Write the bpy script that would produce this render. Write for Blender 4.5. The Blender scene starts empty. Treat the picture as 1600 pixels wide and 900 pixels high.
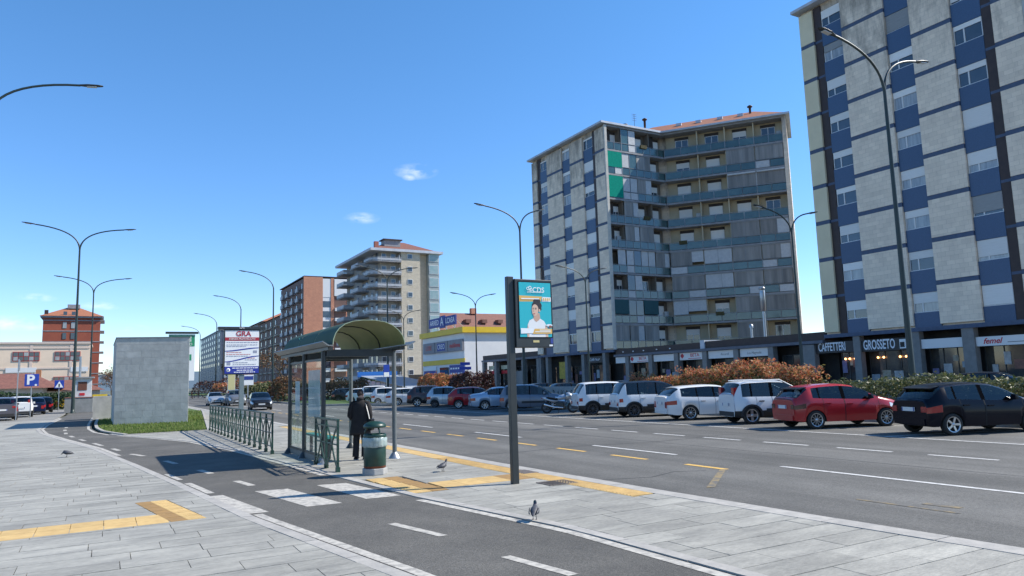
import bpy, bmesh, math, random
from mathutils import Vector, Matrix
random.seed(7)
SC = bpy.context.scene
COL = SC.collection
PI = math.pi
R = math.radians

# ------------------------------------------------------------------ camera
cam = bpy.data.cameras.new('camera')
cam.sensor_width = 36.0
cam.lens = 25.425
cam.clip_start = 0.1
cam.clip_end = 20000
camo = bpy.data.objects.new('camera', cam)
COL.objects.link(camo)
PITCH, ROLL, YAW = R(7.12395), R(-1.73093), R(29.40871)
fw = Vector((math.sin(YAW) * math.cos(PITCH), math.cos(YAW) * math.cos(PITCH), math.sin(PITCH)))
rt = Vector((math.cos(YAW), -math.sin(YAW), 0))
up = rt.cross(fw)
rt2 = rt * math.cos(ROLL) + up * math.sin(ROLL)
up2 = up * math.cos(ROLL) - rt * math.sin(ROLL)
m = Matrix((rt2, up2, -fw)).transposed().to_4x4()
m.translation = (0, 0, 1.85)
camo.matrix_world = m
SC.camera = camo

# ------------------------------------------------------------------ world, sun, exposure
SUN_AZ, SUN_EL = R(108.7), R(42.0)
world = bpy.data.worlds.new('World')
SC.world = world
world.use_nodes = True
wn, wl = world.node_tree.nodes, world.node_tree.links
wn.clear()
out = wn.new('ShaderNodeOutputWorld')
bg = wn.new('ShaderNodeBackground')
bg.inputs['Strength'].default_value = 0.136
sky = wn.new('ShaderNodeTexSky')
sky.sky_type = 'NISHITA'
sky.sun_disc = False
sky.sun_elevation = SUN_EL
sky.sun_rotation = SUN_AZ
sky.altitude = 250
sky.air_density = 1.0
sky.dust_density = 0.0
sky.ozone_density = 4.5
hs = wn.new('ShaderNodeHueSaturation')
hs.inputs['Saturation'].default_value = 1.2
hs.inputs['Value'].default_value = 1.0
hs.inputs['Hue'].default_value = 0.506
wl.new(sky.outputs[0], hs.inputs['Color'])
# clear dry air: the blue holds further down towards the horizon, all the way round
stc = wn.new('ShaderNodeTexCoord'); ssx = wn.new('ShaderNodeSeparateXYZ'); wl.new(stc.outputs['Generated'], ssx.inputs[0])
smr = wn.new('ShaderNodeMapRange'); smr.interpolation_type = 'SMOOTHSTEP'; smr.inputs['From Min'].default_value = -.05; smr.inputs['From Max'].default_value = .55; wl.new(ssx.outputs['Z'], smr.inputs['Value'])
stn = wn.new('ShaderNodeMixRGB'); stn.inputs['Color1'].default_value = (.78,.785,.88,1); stn.inputs['Color2'].default_value = (1.04,1.03,.90,1); wl.new(smr.outputs[0], stn.inputs['Fac'])
smu = wn.new('ShaderNodeMixRGB'); smu.blend_type = 'MULTIPLY'; smu.inputs['Fac'].default_value = 1; wl.new(hs.outputs[0], smu.inputs['Color1']); wl.new(stn.outputs[0], smu.inputs['Color2'])
# a few thin wisps of cloud, at infinity
tc = wn.new('ShaderNodeTexCoord')
def wisp(direction, radius, squash, last):
    """thin cloud puff around a sky direction"""
    d = Vector(direction).normalized()
    sub = wn.new('ShaderNodeVectorMath'); sub.operation = 'SUBTRACT'
    wl.new(tc.outputs['Generated'], sub.inputs[0]); sub.inputs[1].default_value = d
    mul = wn.new('ShaderNodeVectorMath'); mul.operation = 'MULTIPLY'
    wl.new(sub.outputs[0], mul.inputs[0]); mul.inputs[1].default_value = (1, 1, squash)
    ln = wn.new('ShaderNodeVectorMath'); ln.operation = 'LENGTH'
    wl.new(mul.outputs[0], ln.inputs[0])
    mr = wn.new('ShaderNodeMapRange')
    mr.inputs['From Min'].default_value = 0; mr.inputs['From Max'].default_value = radius
    mr.inputs['To Min'].default_value = 1; mr.inputs['To Max'].default_value = 0
    wl.new(ln.outputs['Value'], mr.inputs['Value'])
    if last is None: return mr.outputs[0]
    mx = wn.new('ShaderNodeMath'); mx.operation = 'MAXIMUM'
    wl.new(last, mx.inputs[0]); wl.new(mr.outputs[0], mx.inputs[1])
    return mx.outputs[0]
last = None
for d, r_, q in (((.3581,.8902,.2817),.032,2.8),((.3508,.8952,.275),.012,2),((.2948,.9298,.2202),.026,3),((-.0713,.9915,.1091),.022,4),((-.0053,.9948,.1013),.028,5),((-.0932,.9925,.0793),.05,5),((.0228,.9969,.0754),.025,5)):
    last = wisp(d, r_, q, last)
nz = wn.new('ShaderNodeTexNoise'); nz.inputs['Scale'].default_value = 34; nz.inputs['Detail'].default_value = 6
mp = wn.new('ShaderNodeMapping'); mp.inputs['Scale'].default_value = (1, 1, 2.2)
wl.new(tc.outputs['Generated'], mp.inputs['Vector']); wl.new(mp.outputs[0], nz.inputs['Vector'])
mu = wn.new('ShaderNodeMath'); mu.operation = 'MULTIPLY'
nr = wn.new('ShaderNodeMapRange'); nr.inputs['From Min'].default_value = .44; nr.inputs['From Max'].default_value = .72
wl.new(nz.outputs['Fac'], nr.inputs['Value'])
wl.new(last, mu.inputs[0]); wl.new(nr.outputs[0], mu.inputs[1])
mu2 = wn.new('ShaderNodeMath'); mu2.operation = 'MULTIPLY'; mu2.inputs[1].default_value = .75; mu2.use_clamp = True
wl.new(mu.outputs[0], mu2.inputs[0])
mixc = wn.new('ShaderNodeMixRGB'); mixc.inputs['Color2'].default_value = (5.5, 5.7, 6.1, 1)
wl.new(mu2.outputs[0], mixc.inputs['Fac']); wl.new(smu.outputs[0], mixc.inputs['Color1'])
wl.new(mixc.outputs[0], bg.inputs['Color'])
wl.new(bg.outputs[0], out.inputs['Surface'])

sl = bpy.data.lights.new('sun', 'SUN')
sl.energy = 4.1
sl.angle = R(0.53)
sl.color = (1.0, 0.95, 0.86)
so = bpy.data.objects.new('sun', sl)
COL.objects.link(so)
sdir = Vector((math.sin(SUN_AZ) * math.cos(SUN_EL), math.cos(SUN_AZ) * math.cos(SUN_EL), math.sin(SUN_EL)))
so.rotation_euler = sdir.to_track_quat('Z', 'Y').to_euler()
so.location = (60, -20, 60)
SC.view_settings.view_transform = 'Standard'
SC.view_settings.look = 'None'
SC.view_settings.exposure = 0.86
SC.view_settings.gamma = 1.0
SC.view_settings.use_curve_mapping = False
SC.cycles.max_bounces = 6
SC.cycles.transparent_max_bounces = 8

# ------------------------------------------------------------------ materials
MATS = {}
def M(name, c, c2=None, scale=4.0, rough=0.7, bump=0.0, metal=0.0, spec=0.5, coat=0.0, bscale=None, vary=0.0, tr=0.0, lo=.35, hi=.65, stretch=None, alpha=1.0):
    """principled material, two tones mixed by world-space noise, fine bump, optional per-object variation"""
    if name in MATS: return MATS[name]
    mt = bpy.data.materials.new(name); mt.use_nodes = True
    n, l = mt.node_tree.nodes, mt.node_tree.links
    p = n['Principled BSDF']
    p.inputs['Roughness'].default_value = rough
    p.inputs['Metallic'].default_value = metal
    p.inputs['Specular IOR Level'].default_value = spec
    p.inputs['Coat Weight'].default_value = coat
    p.inputs['Coat Roughness'].default_value = 0.04
    p.inputs['Base Color'].default_value = (*c, 1)
    p.inputs['Alpha'].default_value = alpha
    if tr: p.inputs['Transmission Weight'].default_value = tr
    colour = None
    g = n.new('ShaderNodeNewGeometry')
    if c2 or bump:
        mp = n.new('ShaderNodeMapping')
        if stretch: mp.inputs['Scale'].default_value = stretch
        l.new(g.outputs['Position'], mp.inputs['Vector'])
    if c2:
        t = n.new('ShaderNodeTexNoise'); t.inputs['Scale'].default_value = scale; t.inputs['Detail'].default_value = 6; t.inputs['Roughness'].default_value = .62
        l.new(mp.outputs[0], t.inputs['Vector'])
        r = n.new('ShaderNodeMapRange'); r.inputs['From Min'].default_value = lo; r.inputs['From Max'].default_value = hi
        l.new(t.outputs['Fac'], r.inputs['Value'])
        mx = n.new('ShaderNodeMixRGB'); mx.inputs['Color1'].default_value = (*c, 1); mx.inputs['Color2'].default_value = (*c2, 1)
        l.new(r.outputs[0], mx.inputs['Fac']); colour = mx.outputs[0]
    if vary:
        oi = n.new('ShaderNodeObjectInfo')
        r2 = n.new('ShaderNodeMapRange'); r2.inputs['To Min'].default_value = 1 - vary; r2.inputs['To Max'].default_value = 1 + vary
        l.new(oi.outputs['Random'], r2.inputs['Value'])
        h = n.new('ShaderNodeHueSaturation')
        if colour: l.new(colour, h.inputs['Color'])
        else: h.inputs['Color'].default_value = (*c, 1)
        l.new(r2.outputs[0], h.inputs['Value']); colour = h.outputs[0]
    if colour: l.new(colour, p.inputs['Base Color'])
    if bump:
        t2 = n.new('ShaderNodeTexNoise'); t2.inputs['Scale'].default_value = bscale or scale * 6; t2.inputs['Detail'].default_value = 4
        l.new(mp.outputs[0], t2.inputs['Vector'])
        b = n.new('ShaderNodeBump'); b.inputs['Strength'].default_value = bump; b.inputs['Distance'].default_value = .02
        l.new(t2.outputs['Fac'], b.inputs['Height']); l.new(b.outputs[0], p.inputs['Normal'])
    MATS[name] = mt
    return mt

def leaf_mat(name, cols, rough=.55, trans=0.25):
    """leaf colours picked per leaf"""
    mt = bpy.data.materials.new(name); mt.use_nodes = True
    n, l = mt.node_tree.nodes, mt.node_tree.links
    p = n['Principled BSDF']; p.inputs['Roughness'].default_value = rough
    p.inputs['Specular IOR Level'].default_value = .35
    g = n.new('ShaderNodeNewGeometry')
    cr = n.new('ShaderNodeValToRGB')
    els = cr.color_ramp.elements
    els[0].position = 0; els[0].color = (*cols[0], 1)
    els[1].position = 1; els[1].color = (*cols[-1], 1)
    for i, c in enumerate(cols[1:-1]):
        e = els.new((i + 1) / (len(cols) - 1)); e.color = (*c, 1)
    l.new(g.outputs['Random Per Island'], cr.inputs[0])
    l.new(cr.outputs[0], p.inputs['Base Color'])
    if trans:
        tb = n.new('ShaderNodeBsdfTranslucent'); l.new(cr.outputs[0], tb.inputs['Color'])
        ms = n.new('ShaderNodeMixShader'); ms.inputs[0].default_value = trans
        l.new(p.outputs[0], ms.inputs[1]); l.new(tb.outputs[0], ms.inputs[2])
        l.new(ms.outputs[0], n['Material Output'].inputs['Surface'])
    MATS[name] = mt
    return mt

# ------------------------------------------------------------------ mesh building
class MB:
    def __init__(s): s.v = []; s.f = []; s.m = []; s.sm = []
    def face(s, pts, mi=0, smooth=False):
        b = len(s.v); s.v += [tuple(p) for p in pts]; s.f.append(tuple(range(b, b + len(pts)))); s.m.append(mi); s.sm.append(smooth)
    def raw(s, vs, fs, mi=0, smooth=False):
        b = len(s.v); s.v += [tuple(p) for p in vs]
        for f in fs: s.f.append(tuple(b + i for i in f)); s.m.append(mi); s.sm.append(smooth)
        return s
    def box(s, x0, y0, z0, x1, y1, z1, mi=0):
        x0, x1 = min(x0, x1), max(x0, x1); y0, y1 = min(y0, y1), max(y0, y1); z0, z1 = min(z0, z1), max(z0, z1)
        s.raw([(x0,y0,z0),(x1,y0,z0),(x1,y1,z0),(x0,y1,z0),(x0,y0,z1),(x1,y0,z1),(x1,y1,z1),(x0,y1,z1)],
              [(0,3,2,1),(4,5,6,7),(0,1,5,4),(1,2,6,5),(2,3,7,6),(3,0,4,7)], mi)
        return s
    def prism(s, poly, z0, z1, mi=0):
        """plan polygon (counter-clockwise) pulled up from z0 to z1"""
        n = len(poly)
        a = sum(poly[i][0] * poly[(i+1) % n][1] - poly[(i+1) % n][0] * poly[i][1] for i in range(n))
        if a < 0: poly = poly[::-1]
        vs = [(p[0], p[1], z0) for p in poly] + [(p[0], p[1], z1) for p in poly]
        fs = [tuple(range(n))[::-1], tuple(range(n, 2*n))] + [(i, (i+1) % n, n + (i+1) % n, n + i) for i in range(n)]
        s.raw(vs, fs, mi); return s
    def extrude(s, pts, vec, mi=0):
        """planar polygon in space pulled along vec"""
        n = len(pts); q = [tuple(Vector(p) + Vector(vec)) for p in pts]
        s.raw(list(pts) + q, [tuple(range(n))[::-1], tuple(range(n, 2*n))] + [(i, (i+1) % n, n + (i+1) % n, n + i) for i in range(n)], mi); return s
    def tube(s, path, r, n=8, mi=0, caps=True):
        P = [Vector(p) for p in path]; rs = r if isinstance(r, (list, tuple)) else [r] * len(P)
        vs = []; prev = None
        for i, p in enumerate(P):
            d = (P[min(i+1, len(P)-1)] - P[max(i-1, 0)]).normalized()
            if prev is None:
                a = d.orthogonal().normalized()
            else:
                a = prev - d * prev.dot(d); a.normalize()
            prev = a; b = d.cross(a)
            for k in range(n):
                t = 2 * PI * k / n; vs.append(p + (a * math.cos(t) + b * math.sin(t)) * rs[i])
        fs = []
        for i in range(len(P) - 1):
            for k in range(n): fs.append((i*n+k, i*n+(k+1) % n, (i+1)*n+(k+1) % n, (i+1)*n+k))
        s.raw(vs, fs, mi, True)
        if caps:
            s.raw([vs[k] for k in range(n)][::-1], [tuple(range(n))], mi); s.raw([vs[(len(P)-1)*n+k] for k in range(n)], [tuple(range(n))], mi)
        return s
    def bar(s, a, b, w, h, mi=0, upv=(0, 0, 1)):
        """rectangular bar from a to b, w across and h along upv"""
        a, b = Vector(a), Vector(b); d = (b - a).normalized(); u = Vector(upv); sd = d.cross(u)
        if sd.length < 1e-4: sd = d.orthogonal()
        sd.normalize(); u = sd.cross(d).normalized(); sd = sd * w / 2; u = u * h / 2
        vs = [a - sd - u, a + sd - u, a + sd + u, a - sd + u, b - sd - u, b + sd - u, b + sd + u, b - sd + u]
        s.raw(vs, [(0,1,2,3),(7,6,5,4),(0,4,5,1),(1,5,6,2),(2,6,7,3),(3,7,4,0)], mi); return s
    def lathe(s, prof, n=16, c=(0, 0, 0), mi=0, axis='z', smooth=True):
        vs = []; k = len(prof)
        for i in range(n):
            t = 2 * PI * i / n; ct, st = math.cos(t), math.sin(t)
            for r, h in prof:
                if axis == 'z': vs.append((c[0] + r*ct, c[1] + r*st, c[2] + h))
                elif axis == 'y': vs.append((c[0] + r*ct, c[1] + h, c[2] + r*st))
                else: vs.append((c[0] + h, c[1] + r*ct, c[2] + r*st))
        fs = []
        for i in range(n):
            for j in range(k - 1):
                a, b = i*k+j, ((i+1) % n)*k+j
                fs.append((a, b, b+1, a+1) if axis != 'y' else (a, a+1, b+1, b))
        s.raw(vs, fs, mi, smooth); return s
    def mesh(s, name, mats):
        me = bpy.data.meshes.new(name)
        me.from_pydata(s.v, [], s.f)
        for mt in (mats if isinstance(mats, (list, tuple)) else [mats]): me.materials.append(mt)
        me.polygons.foreach_set('material_index', s.m)
        me.polygons.foreach_set('use_smooth', s.sm)
        me.update()
        return me
    def build(s, name, mats, parent=None, loc=None, rotz=0.0, fix=False):
        me = s.mesh(name, mats)
        if fix:
            bm = bmesh.new(); bm.from_mesh(me); bmesh.ops.remove_doubles(bm, verts=bm.verts, dist=1e-4); bmesh.ops.recalc_face_normals(bm, faces=bm.faces); bm.to_mesh(me); bm.free()
        return link(name, me, parent, loc, rotz)

def link(name, me, parent=None, loc=None, rotz=0.0):
    o = bpy.data.objects.new(name, me); COL.objects.link(o)
    if parent is not None: o.parent = parent
    if loc is not None: o.location = loc
    if rotz: o.rotation_euler = (0, 0, rotz)
    return o
def tag(o, label=None, cat=None, group=None, kind=None):
    if label: o['label'] = label
    if cat: o['category'] = cat
    if group: o['group'] = group
    if kind: o['kind'] = kind
    return o
def thing(name, label, cat, loc=(0, 0, 0), rotz=0.0, group=None):
    o = bpy.data.objects.new(name, None); COL.objects.link(o)
    o.empty_display_size = .3
    o.location = loc; o.rotation_euler = (0, 0, rotz)
    return tag(o, label, cat, group)
def dup(root, loc, rotz=None, label=None, scale=None):
    r = root.copy(); COL.objects.link(r); r.location = loc
    if rotz is not None: r.rotation_euler = (0, 0, rotz)
    if scale: r.scale = scale
    if label: r['label'] = label
    for ch in list(root.children):
        c = ch.copy(); COL.objects.link(c); c.parent = r
        for g in ch.children:
            d = g.copy(); COL.objects.link(d); d.parent = c
    return r
def bevel(o, w=.01, seg=2, ang=40):
    b = o.modifiers.new('bevel', 'BEVEL'); b.width = w; b.segments = seg; b.limit_method = 'ANGLE'; b.angle_limit = R(ang)
    return o
# text: facing -Y ('y'), facing -X ('x')
FACE = {'y': Matrix(((1,0,0),(0,0,-1),(0,1,0))), 'x': Matrix(((0,0,-1),(-1,0,0),(0,1,0))), 'z': Matrix.Identity(3)}
def text(name, s, size, loc, face, mat, parent=None, ext=.004, align='CENTER', shear=0.0, sx=1.0, bold=0.0, spacing=1.0):
    cu = bpy.data.curves.new(name, 'FONT'); cu.body = s; cu.size = size; cu.extrude = ext; cu.align_x = align; cu.align_y = 'CENTER'
    cu.shear = shear; cu.offset = bold; cu.space_character = spacing; cu.resolution_u = 3
    tmp = bpy.data.objects.new(name, cu); COL.objects.link(tmp)
    me = bpy.data.meshes.new_from_object(tmp.evaluated_get(bpy.context.evaluated_depsgraph_get()))
    bpy.data.objects.remove(tmp)
    me.materials.clear(); me.materials.append(mat)
    mt = FACE[face].to_4x4() @ Matrix.Diagonal((sx, 1, 1, 1))
    me.transform(mt)
    return link(name, me, parent, loc)

# palette
conc = M('pale concrete', (.36,.355,.34), (.27,.265,.255), scale=3, rough=.85, bump=.2)
asph = M('road asphalt', (.122,.117,.106), (.093,.09,.082), scale=.55, rough=.9, bump=.5, bscale=90)
asph_cycle = M('cycle path asphalt', (.110,.103,.090), (.086,.081,.072), scale=1.4, rough=.92, bump=.6, bscale=110)
asph_far = M('faded asphalt', (.24,.23,.21), (.19,.185,.17), scale=.4, rough=.9, bump=.3, bscale=60)
white_paint = M('road paint', (.58,.57,.54), (.28,.27,.26), scale=9, rough=.8, lo=.45, hi=.75)
path_paint = M('worn path paint', (.47,.44,.385), (.19,.18,.165), scale=9, rough=.85, lo=.42, hi=.72)
yellow_paint = M('yellow road paint', (.66,.40,.09), (.40,.27,.10), scale=8, rough=.8, lo=.45, hi=.75)
worn_yellow = M('worn yellow paint', (.24,.18,.09), (.11,.105,.095), scale=6, rough=.85, lo=.42, hi=.6)
granite = M('granite slab', (.345,.33,.285), (.24,.231,.203), scale=2.6, rough=.75, bump=.25, bscale=40, vary=.11, stretch=(.5, 1.6, 1))
granite_kerb = M('granite kerb', (.40,.375,.335), (.30,.285,.26), scale=5, rough=.8, bump=.2, vary=.06)
joint = M('joint mortar', (.20,.185,.16), rough=.95)
tact = M('yellow tactile tile', (.57,.39,.155), (.46,.30,.115), scale=5, rough=.8, vary=.08)
tact_brown = M('ochre tactile tile', (.33,.19,.06), (.26,.155,.055), scale=5, rough=.8, vary=.06)
soil = M('dry verge soil', (.20,.17,.11), (.13,.115,.07), scale=2, rough=.95)
turf = M('turf', (.075,.125,.022), (.05,.09,.018), scale=1.5, rough=.95)
steel_green = M('dark green painted steel', (.012,.045,.034), (.02,.06,.045), scale=6, rough=.38, vary=.05)
pole_green = M('green-grey lamp paint', (.018,.032,.03), rough=.45)
dark_steel = M('dark grey painted steel', (.019,.024,.025), (.026,.031,.032), scale=5, rough=.42)
grey_steel = M('grey painted steel', (.10,.115,.115), (.13,.14,.14), scale=5, rough=.45)
galv = M('galvanised steel', (.42,.43,.44), rough=.4, metal=.8)
black_pl = M('black plastic', (.008,.008,.009), rough=.4, spec=.15)
white_pl = M('white plastic', (.74,.74,.73), rough=.5)
glass_dark = M('dark window glass', (.02,.026,.034), rough=.04, spec=.9)
wht = M('white sheet', (.78,.78,.77), rough=.6)
red_m = M('red print', (.48,.02,.03), rough=.55)
blue_m = M('blue print', (.02,.045,.25), rough=.55)
black_m = M('black print', (.015,.015,.015), rough=.6)
ORIG = None
# ================================================================== GROUND
def lerp_poly(P, y):
    for (xa, ya), (xb, yb) in zip(P, P[1:]):
        if ya <= y <= yb: return xa + (xb - xa) * (y - ya) / (yb - ya)
    return P[0][0] if y < P[0][1] else P[-1][0]
EL = [(3.55,-8),(3.05,3),(2.67,6.78),(1.95,11.08),(1.5,15.09),(.75,21),(-.17,27.74),(-1.35,34),(-2.3,39.5),(-2.75,44),(-2.85,50),(-2.6,62),(-2.4,80),(-2.2,140)]
ER = [(5.5,-8),(5.25,3),(5.14,5),(5.06,7.58),(4.75,9.5),(4.45,11.3),(4.1,15),(3.82,18.8),(3.4,23.2),(2.74,27.9),(1.6,31.8),(.45,35),(-.2,38.2),(-.5,42),(-.6,48),(-.5,62),(-.4,80),(-.2,140)]
KE = [(8.6,-8),(8.2,3),(8.0,6.1),(7.86,9),(7.72,13.8),(7.68,19.2),(7.68,34),(7.68,64),(7.68,400)]     # road edge of the kerb
KI = [(x - .3, y) for x, y in KE]
CURVE_Y = [-8,-2,3,5,6.8,7.6,9,9.5,11.1,11.3,13.8,15,18.8,21,23.2,27.8,31.8,34,35,38.2,39.5,42,44,48,50,56,62,70,80]
def ribbon(mb, fa, fb, y0, y1, z, step=1.0, thick=0.0, mi=0):
    """band between two edge lines fa(y) and fb(y)"""
    ys = [y0]
    while ys[-1] + step < y1 - 1e-6: ys.append(ys[-1] + step)
    ys.append(y1)
    vs = []; fs = []
    for y in ys: vs += [(fa(y), y, z), (fb(y), y, z)]
    for i in range(len(ys) - 1): fs.append((2*i, 2*i+1, 2*i+3, 2*i+2))
    mb.raw(vs, fs, mi)
    if thick:
        for k, sgn in ((0, 1), (1, -1)):
            v2 = []; f2 = []
            for i in range(len(ys)): v2 += [vs[2*i+k], (vs[2*i+k][0], vs[2*i+k][1], z - thick)]
            for i in range(len(ys) - 1): f2.append((2*i, 2*i+2, 2*i+3, 2*i+1) if sgn > 0 else (2*i, 2*i+1, 2*i+3, 2*i+2))
            mb.raw(v2, f2, mi)
        for i in (0, len(ys) - 1):
            a, b = vs[2*i], vs[2*i+1]; mb.face([a, b, (b[0], b[1], z - thick), (a[0], a[1], z - thick)], mi)
    return mb
eL = lambda y: lerp_poly(EL, y)
eR = lambda y: lerp_poly(ER, y)
kO = lambda y: lerp_poly(KE, y)
kI = lambda y: lerp_poly(KI, y)

g = MB(); g.face([(-6000,-6000,-.24),(6000,-6000,-.24),(6000,6000,-.24),(-6000,6000,-.24)])
tag(g.build('ground', M('far ground', (.12,.125,.10), (.08,.09,.06), scale=.05, rough=.95)), kind='structure')
# carriageway with its tyre-darkened lanes, parking strip and service road are one asphalt family
def asphalt_road():
    mt = asph; n, l = mt.node_tree.nodes, mt.node_tree.links
    p = n['Principled BSDF']; src = p.inputs['Base Color'].links[0].from_socket
    ge = n.new('ShaderNodeNewGeometry'); sx = n.new('ShaderNodeSeparateXYZ'); l.new(ge.outputs['Position'], sx.inputs[0])
    # fine bright aggregate
    sp = n.new('ShaderNodeTexNoise'); sp.inputs['Scale'].default_value = 38; sp.inputs['Detail'].default_value = 3
    l.new(ge.outputs['Position'], sp.inputs['Vector'])
    mr = n.new('ShaderNodeMapRange'); mr.inputs['From Min'].default_value = .35; mr.inputs['From Max'].default_value = .7; mr.inputs['To Min'].default_value = .78; mr.inputs['To Max'].default_value = 1.3
    l.new(sp.outputs['Fac'], mr.inputs['Value'])
    # wheel tracks worn along the lanes
    cb = n.new('ShaderNodeCombineXYZ'); l.new(sx.outputs['X'], cb.inputs['X'])
    my = n.new('ShaderNodeMath'); my.operation = 'MULTIPLY'; my.inputs[1].default_value = .03; l.new(sx.outputs['Y'], my.inputs[0]); l.new(my.outputs[0], cb.inputs['Y'])
    tr = n.new('ShaderNodeTexNoise'); tr.inputs['Scale'].default_value = .8; tr.inputs['Detail'].default_value = 4; l.new(cb.outputs[0], tr.inputs['Vector'])
    m2 = n.new('ShaderNodeMapRange'); m2.inputs['From Min'].default_value = .35; m2.inputs['From Max'].default_value = .65; m2.inputs['To Min'].default_value = .72; m2.inputs['To Max'].default_value = 1.28
    l.new(tr.outputs['Fac'], m2.inputs['Value'])
    mu = n.new('ShaderNodeMath'); mu.operation = 'MULTIPLY'; l.new(mr.outputs[0], mu.inputs[0]); l.new(m2.outputs[0], mu.inputs[1])
    h = n.new('ShaderNodeHueSaturation'); l.new(src, h.inputs['Color']); l.new(mu.outputs[0], h.inputs['Value'])
    l.new(h.outputs[0], p.inputs['Base Color'])
asphalt_road()
for mt, lo_, hi_, sc_ in ((asph_cycle, .7, 1.35, 55), (granite, .86, 1.13, 30), (asph_far, .8, 1.2, 30)):
    n, l = mt.node_tree.nodes, mt.node_tree.links
    p = n['Principled BSDF']; src = p.inputs['Base Color'].links[0].from_socket
    ge = n.new('ShaderNodeNewGeometry'); sp = n.new('ShaderNodeTexNoise'); sp.inputs['Scale'].default_value = sc_; sp.inputs['Detail'].default_value = 4
    mpp = n.new('ShaderNodeMapping'); mpp.inputs['Scale'].default_value = (.4, 1.3, 1) if mt is granite else (1, 1, 1)
    l.new(ge.outputs['Position'], mpp.inputs['Vector']); l.new(mpp.outputs[0], sp.inputs['Vector'])
    mr = n.new('ShaderNodeMapRange'); mr.inputs['From Min'].default_value = .33; mr.inputs['From Max'].default_value = .68; mr.inputs['To Min'].default_value = lo_; mr.inputs['To Max'].default_value = hi_
    l.new(sp.outputs['Fac'], mr.inputs['Value'])
    h = n.new('ShaderNodeHueSaturation'); l.new(src, h.inputs['Color']); l.new(mr.outputs[0], h.inputs['Value']); l.new(h.outputs[0], p.inputs['Base Color'])
    if mt is granite:         # broad stains that run over several slabs
        pt = n.new('ShaderNodeTexNoise'); pt.inputs['Scale'].default_value = .55; pt.inputs['Detail'].default_value = 7; l.new(ge.outputs['Position'], pt.inputs['Vector'])
        m3 = n.new('ShaderNodeMapRange'); m3.inputs['From Min'].default_value = .38; m3.inputs['From Max'].default_value = .68; m3.inputs['To Min'].default_value = 1.07; m3.inputs['To Max'].default_value = .84
        l.new(pt.outputs['Fac'], m3.inputs['Value'])
        h2 = n.new('ShaderNodeHueSaturation'); l.new(h.outputs[0], h2.inputs['Color']); l.new(m3.outputs[0], h2.inputs['Value']); l.new(h2.outputs[0], p.inputs['Base Color'])
    if mt is asph_cycle:      # large patches worn paler and browner
        pt = n.new('ShaderNodeTexNoise'); pt.inputs['Scale'].default_value = .45; pt.inputs['Detail'].default_value = 5; l.new(ge.outputs['Position'], pt.inputs['Vector'])
        m3 = n.new('ShaderNodeMapRange'); m3.inputs['From Min'].default_value = .4; m3.inputs['From Max'].default_value = .65; m3.inputs['To Min'].default_value = .86; m3.inputs['To Max'].default_value = 1.16
        l.new(pt.outputs['Fac'], m3.inputs['Value'])
        h2 = n.new('ShaderNodeHueSaturation'); l.new(h.outputs[0], h2.inputs['Color']); l.new(m3.outputs[0], h2.inputs['Value']); l.new(h2.outputs[0], p.inputs['Base Color'])

b = MB(); ribbon(b, lambda y: kO(y) - .01, lambda y: 24.6, -30, 60, -.12, 2.0); ribbon(b, lambda y: 7.67, lambda y: 19.4, 60, 330, -.12, 30)
road = tag(b.build('road', asph), kind='structure')
b = MB(); b.face([(30.9,-60,-.115),(50.5,-60,-.115),(50.5,330,-.115),(30.9,330,-.115)])
tag(b.build('service_road', asph_far), kind='structure')
# strip between carriageway and service road: paved kerb, soil under the hedge
b = MB(); b.box(24.6,-40,-.24,30.9,60,.03); b.box(24.9,-40,.03,30.6,60,.06,1)
verge = tag(b.build('verge', [granite_kerb, soil]), kind='structure')
b = MB(); b.box(50.5,-60,-.24,60,112,.03)
tag(b.build('shop_pavement', M('shop paving', (.20,.20,.19), (.16,.16,.155), scale=1.5, rough=.8)), kind='structure')
b = MB(); b.box(50.5,112,-.24,90,330,.03)
tag(b.build('far_pavement', conc), kind='structure')
# bed under all paving on the near side
b = MB()
ribbon(b, lambda y: -60, lambda y: eL(y) - .02, -30, 60, -.035, 2.0)
ribbon(b, lambda y: eR(y) + .02, lambda y: kI(y) + .02, -30, 36, -.035, 1.0)
tag(b.build('paving_bed', joint), kind='structure')
b = MB(); ribbon(b, lambda y: eL(y) - .03, lambda y: eR(y) + .03, -8, 140, -.010, .6)
cyc = tag(b.build('cycle_path', asph_cycle), kind='structure')

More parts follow.
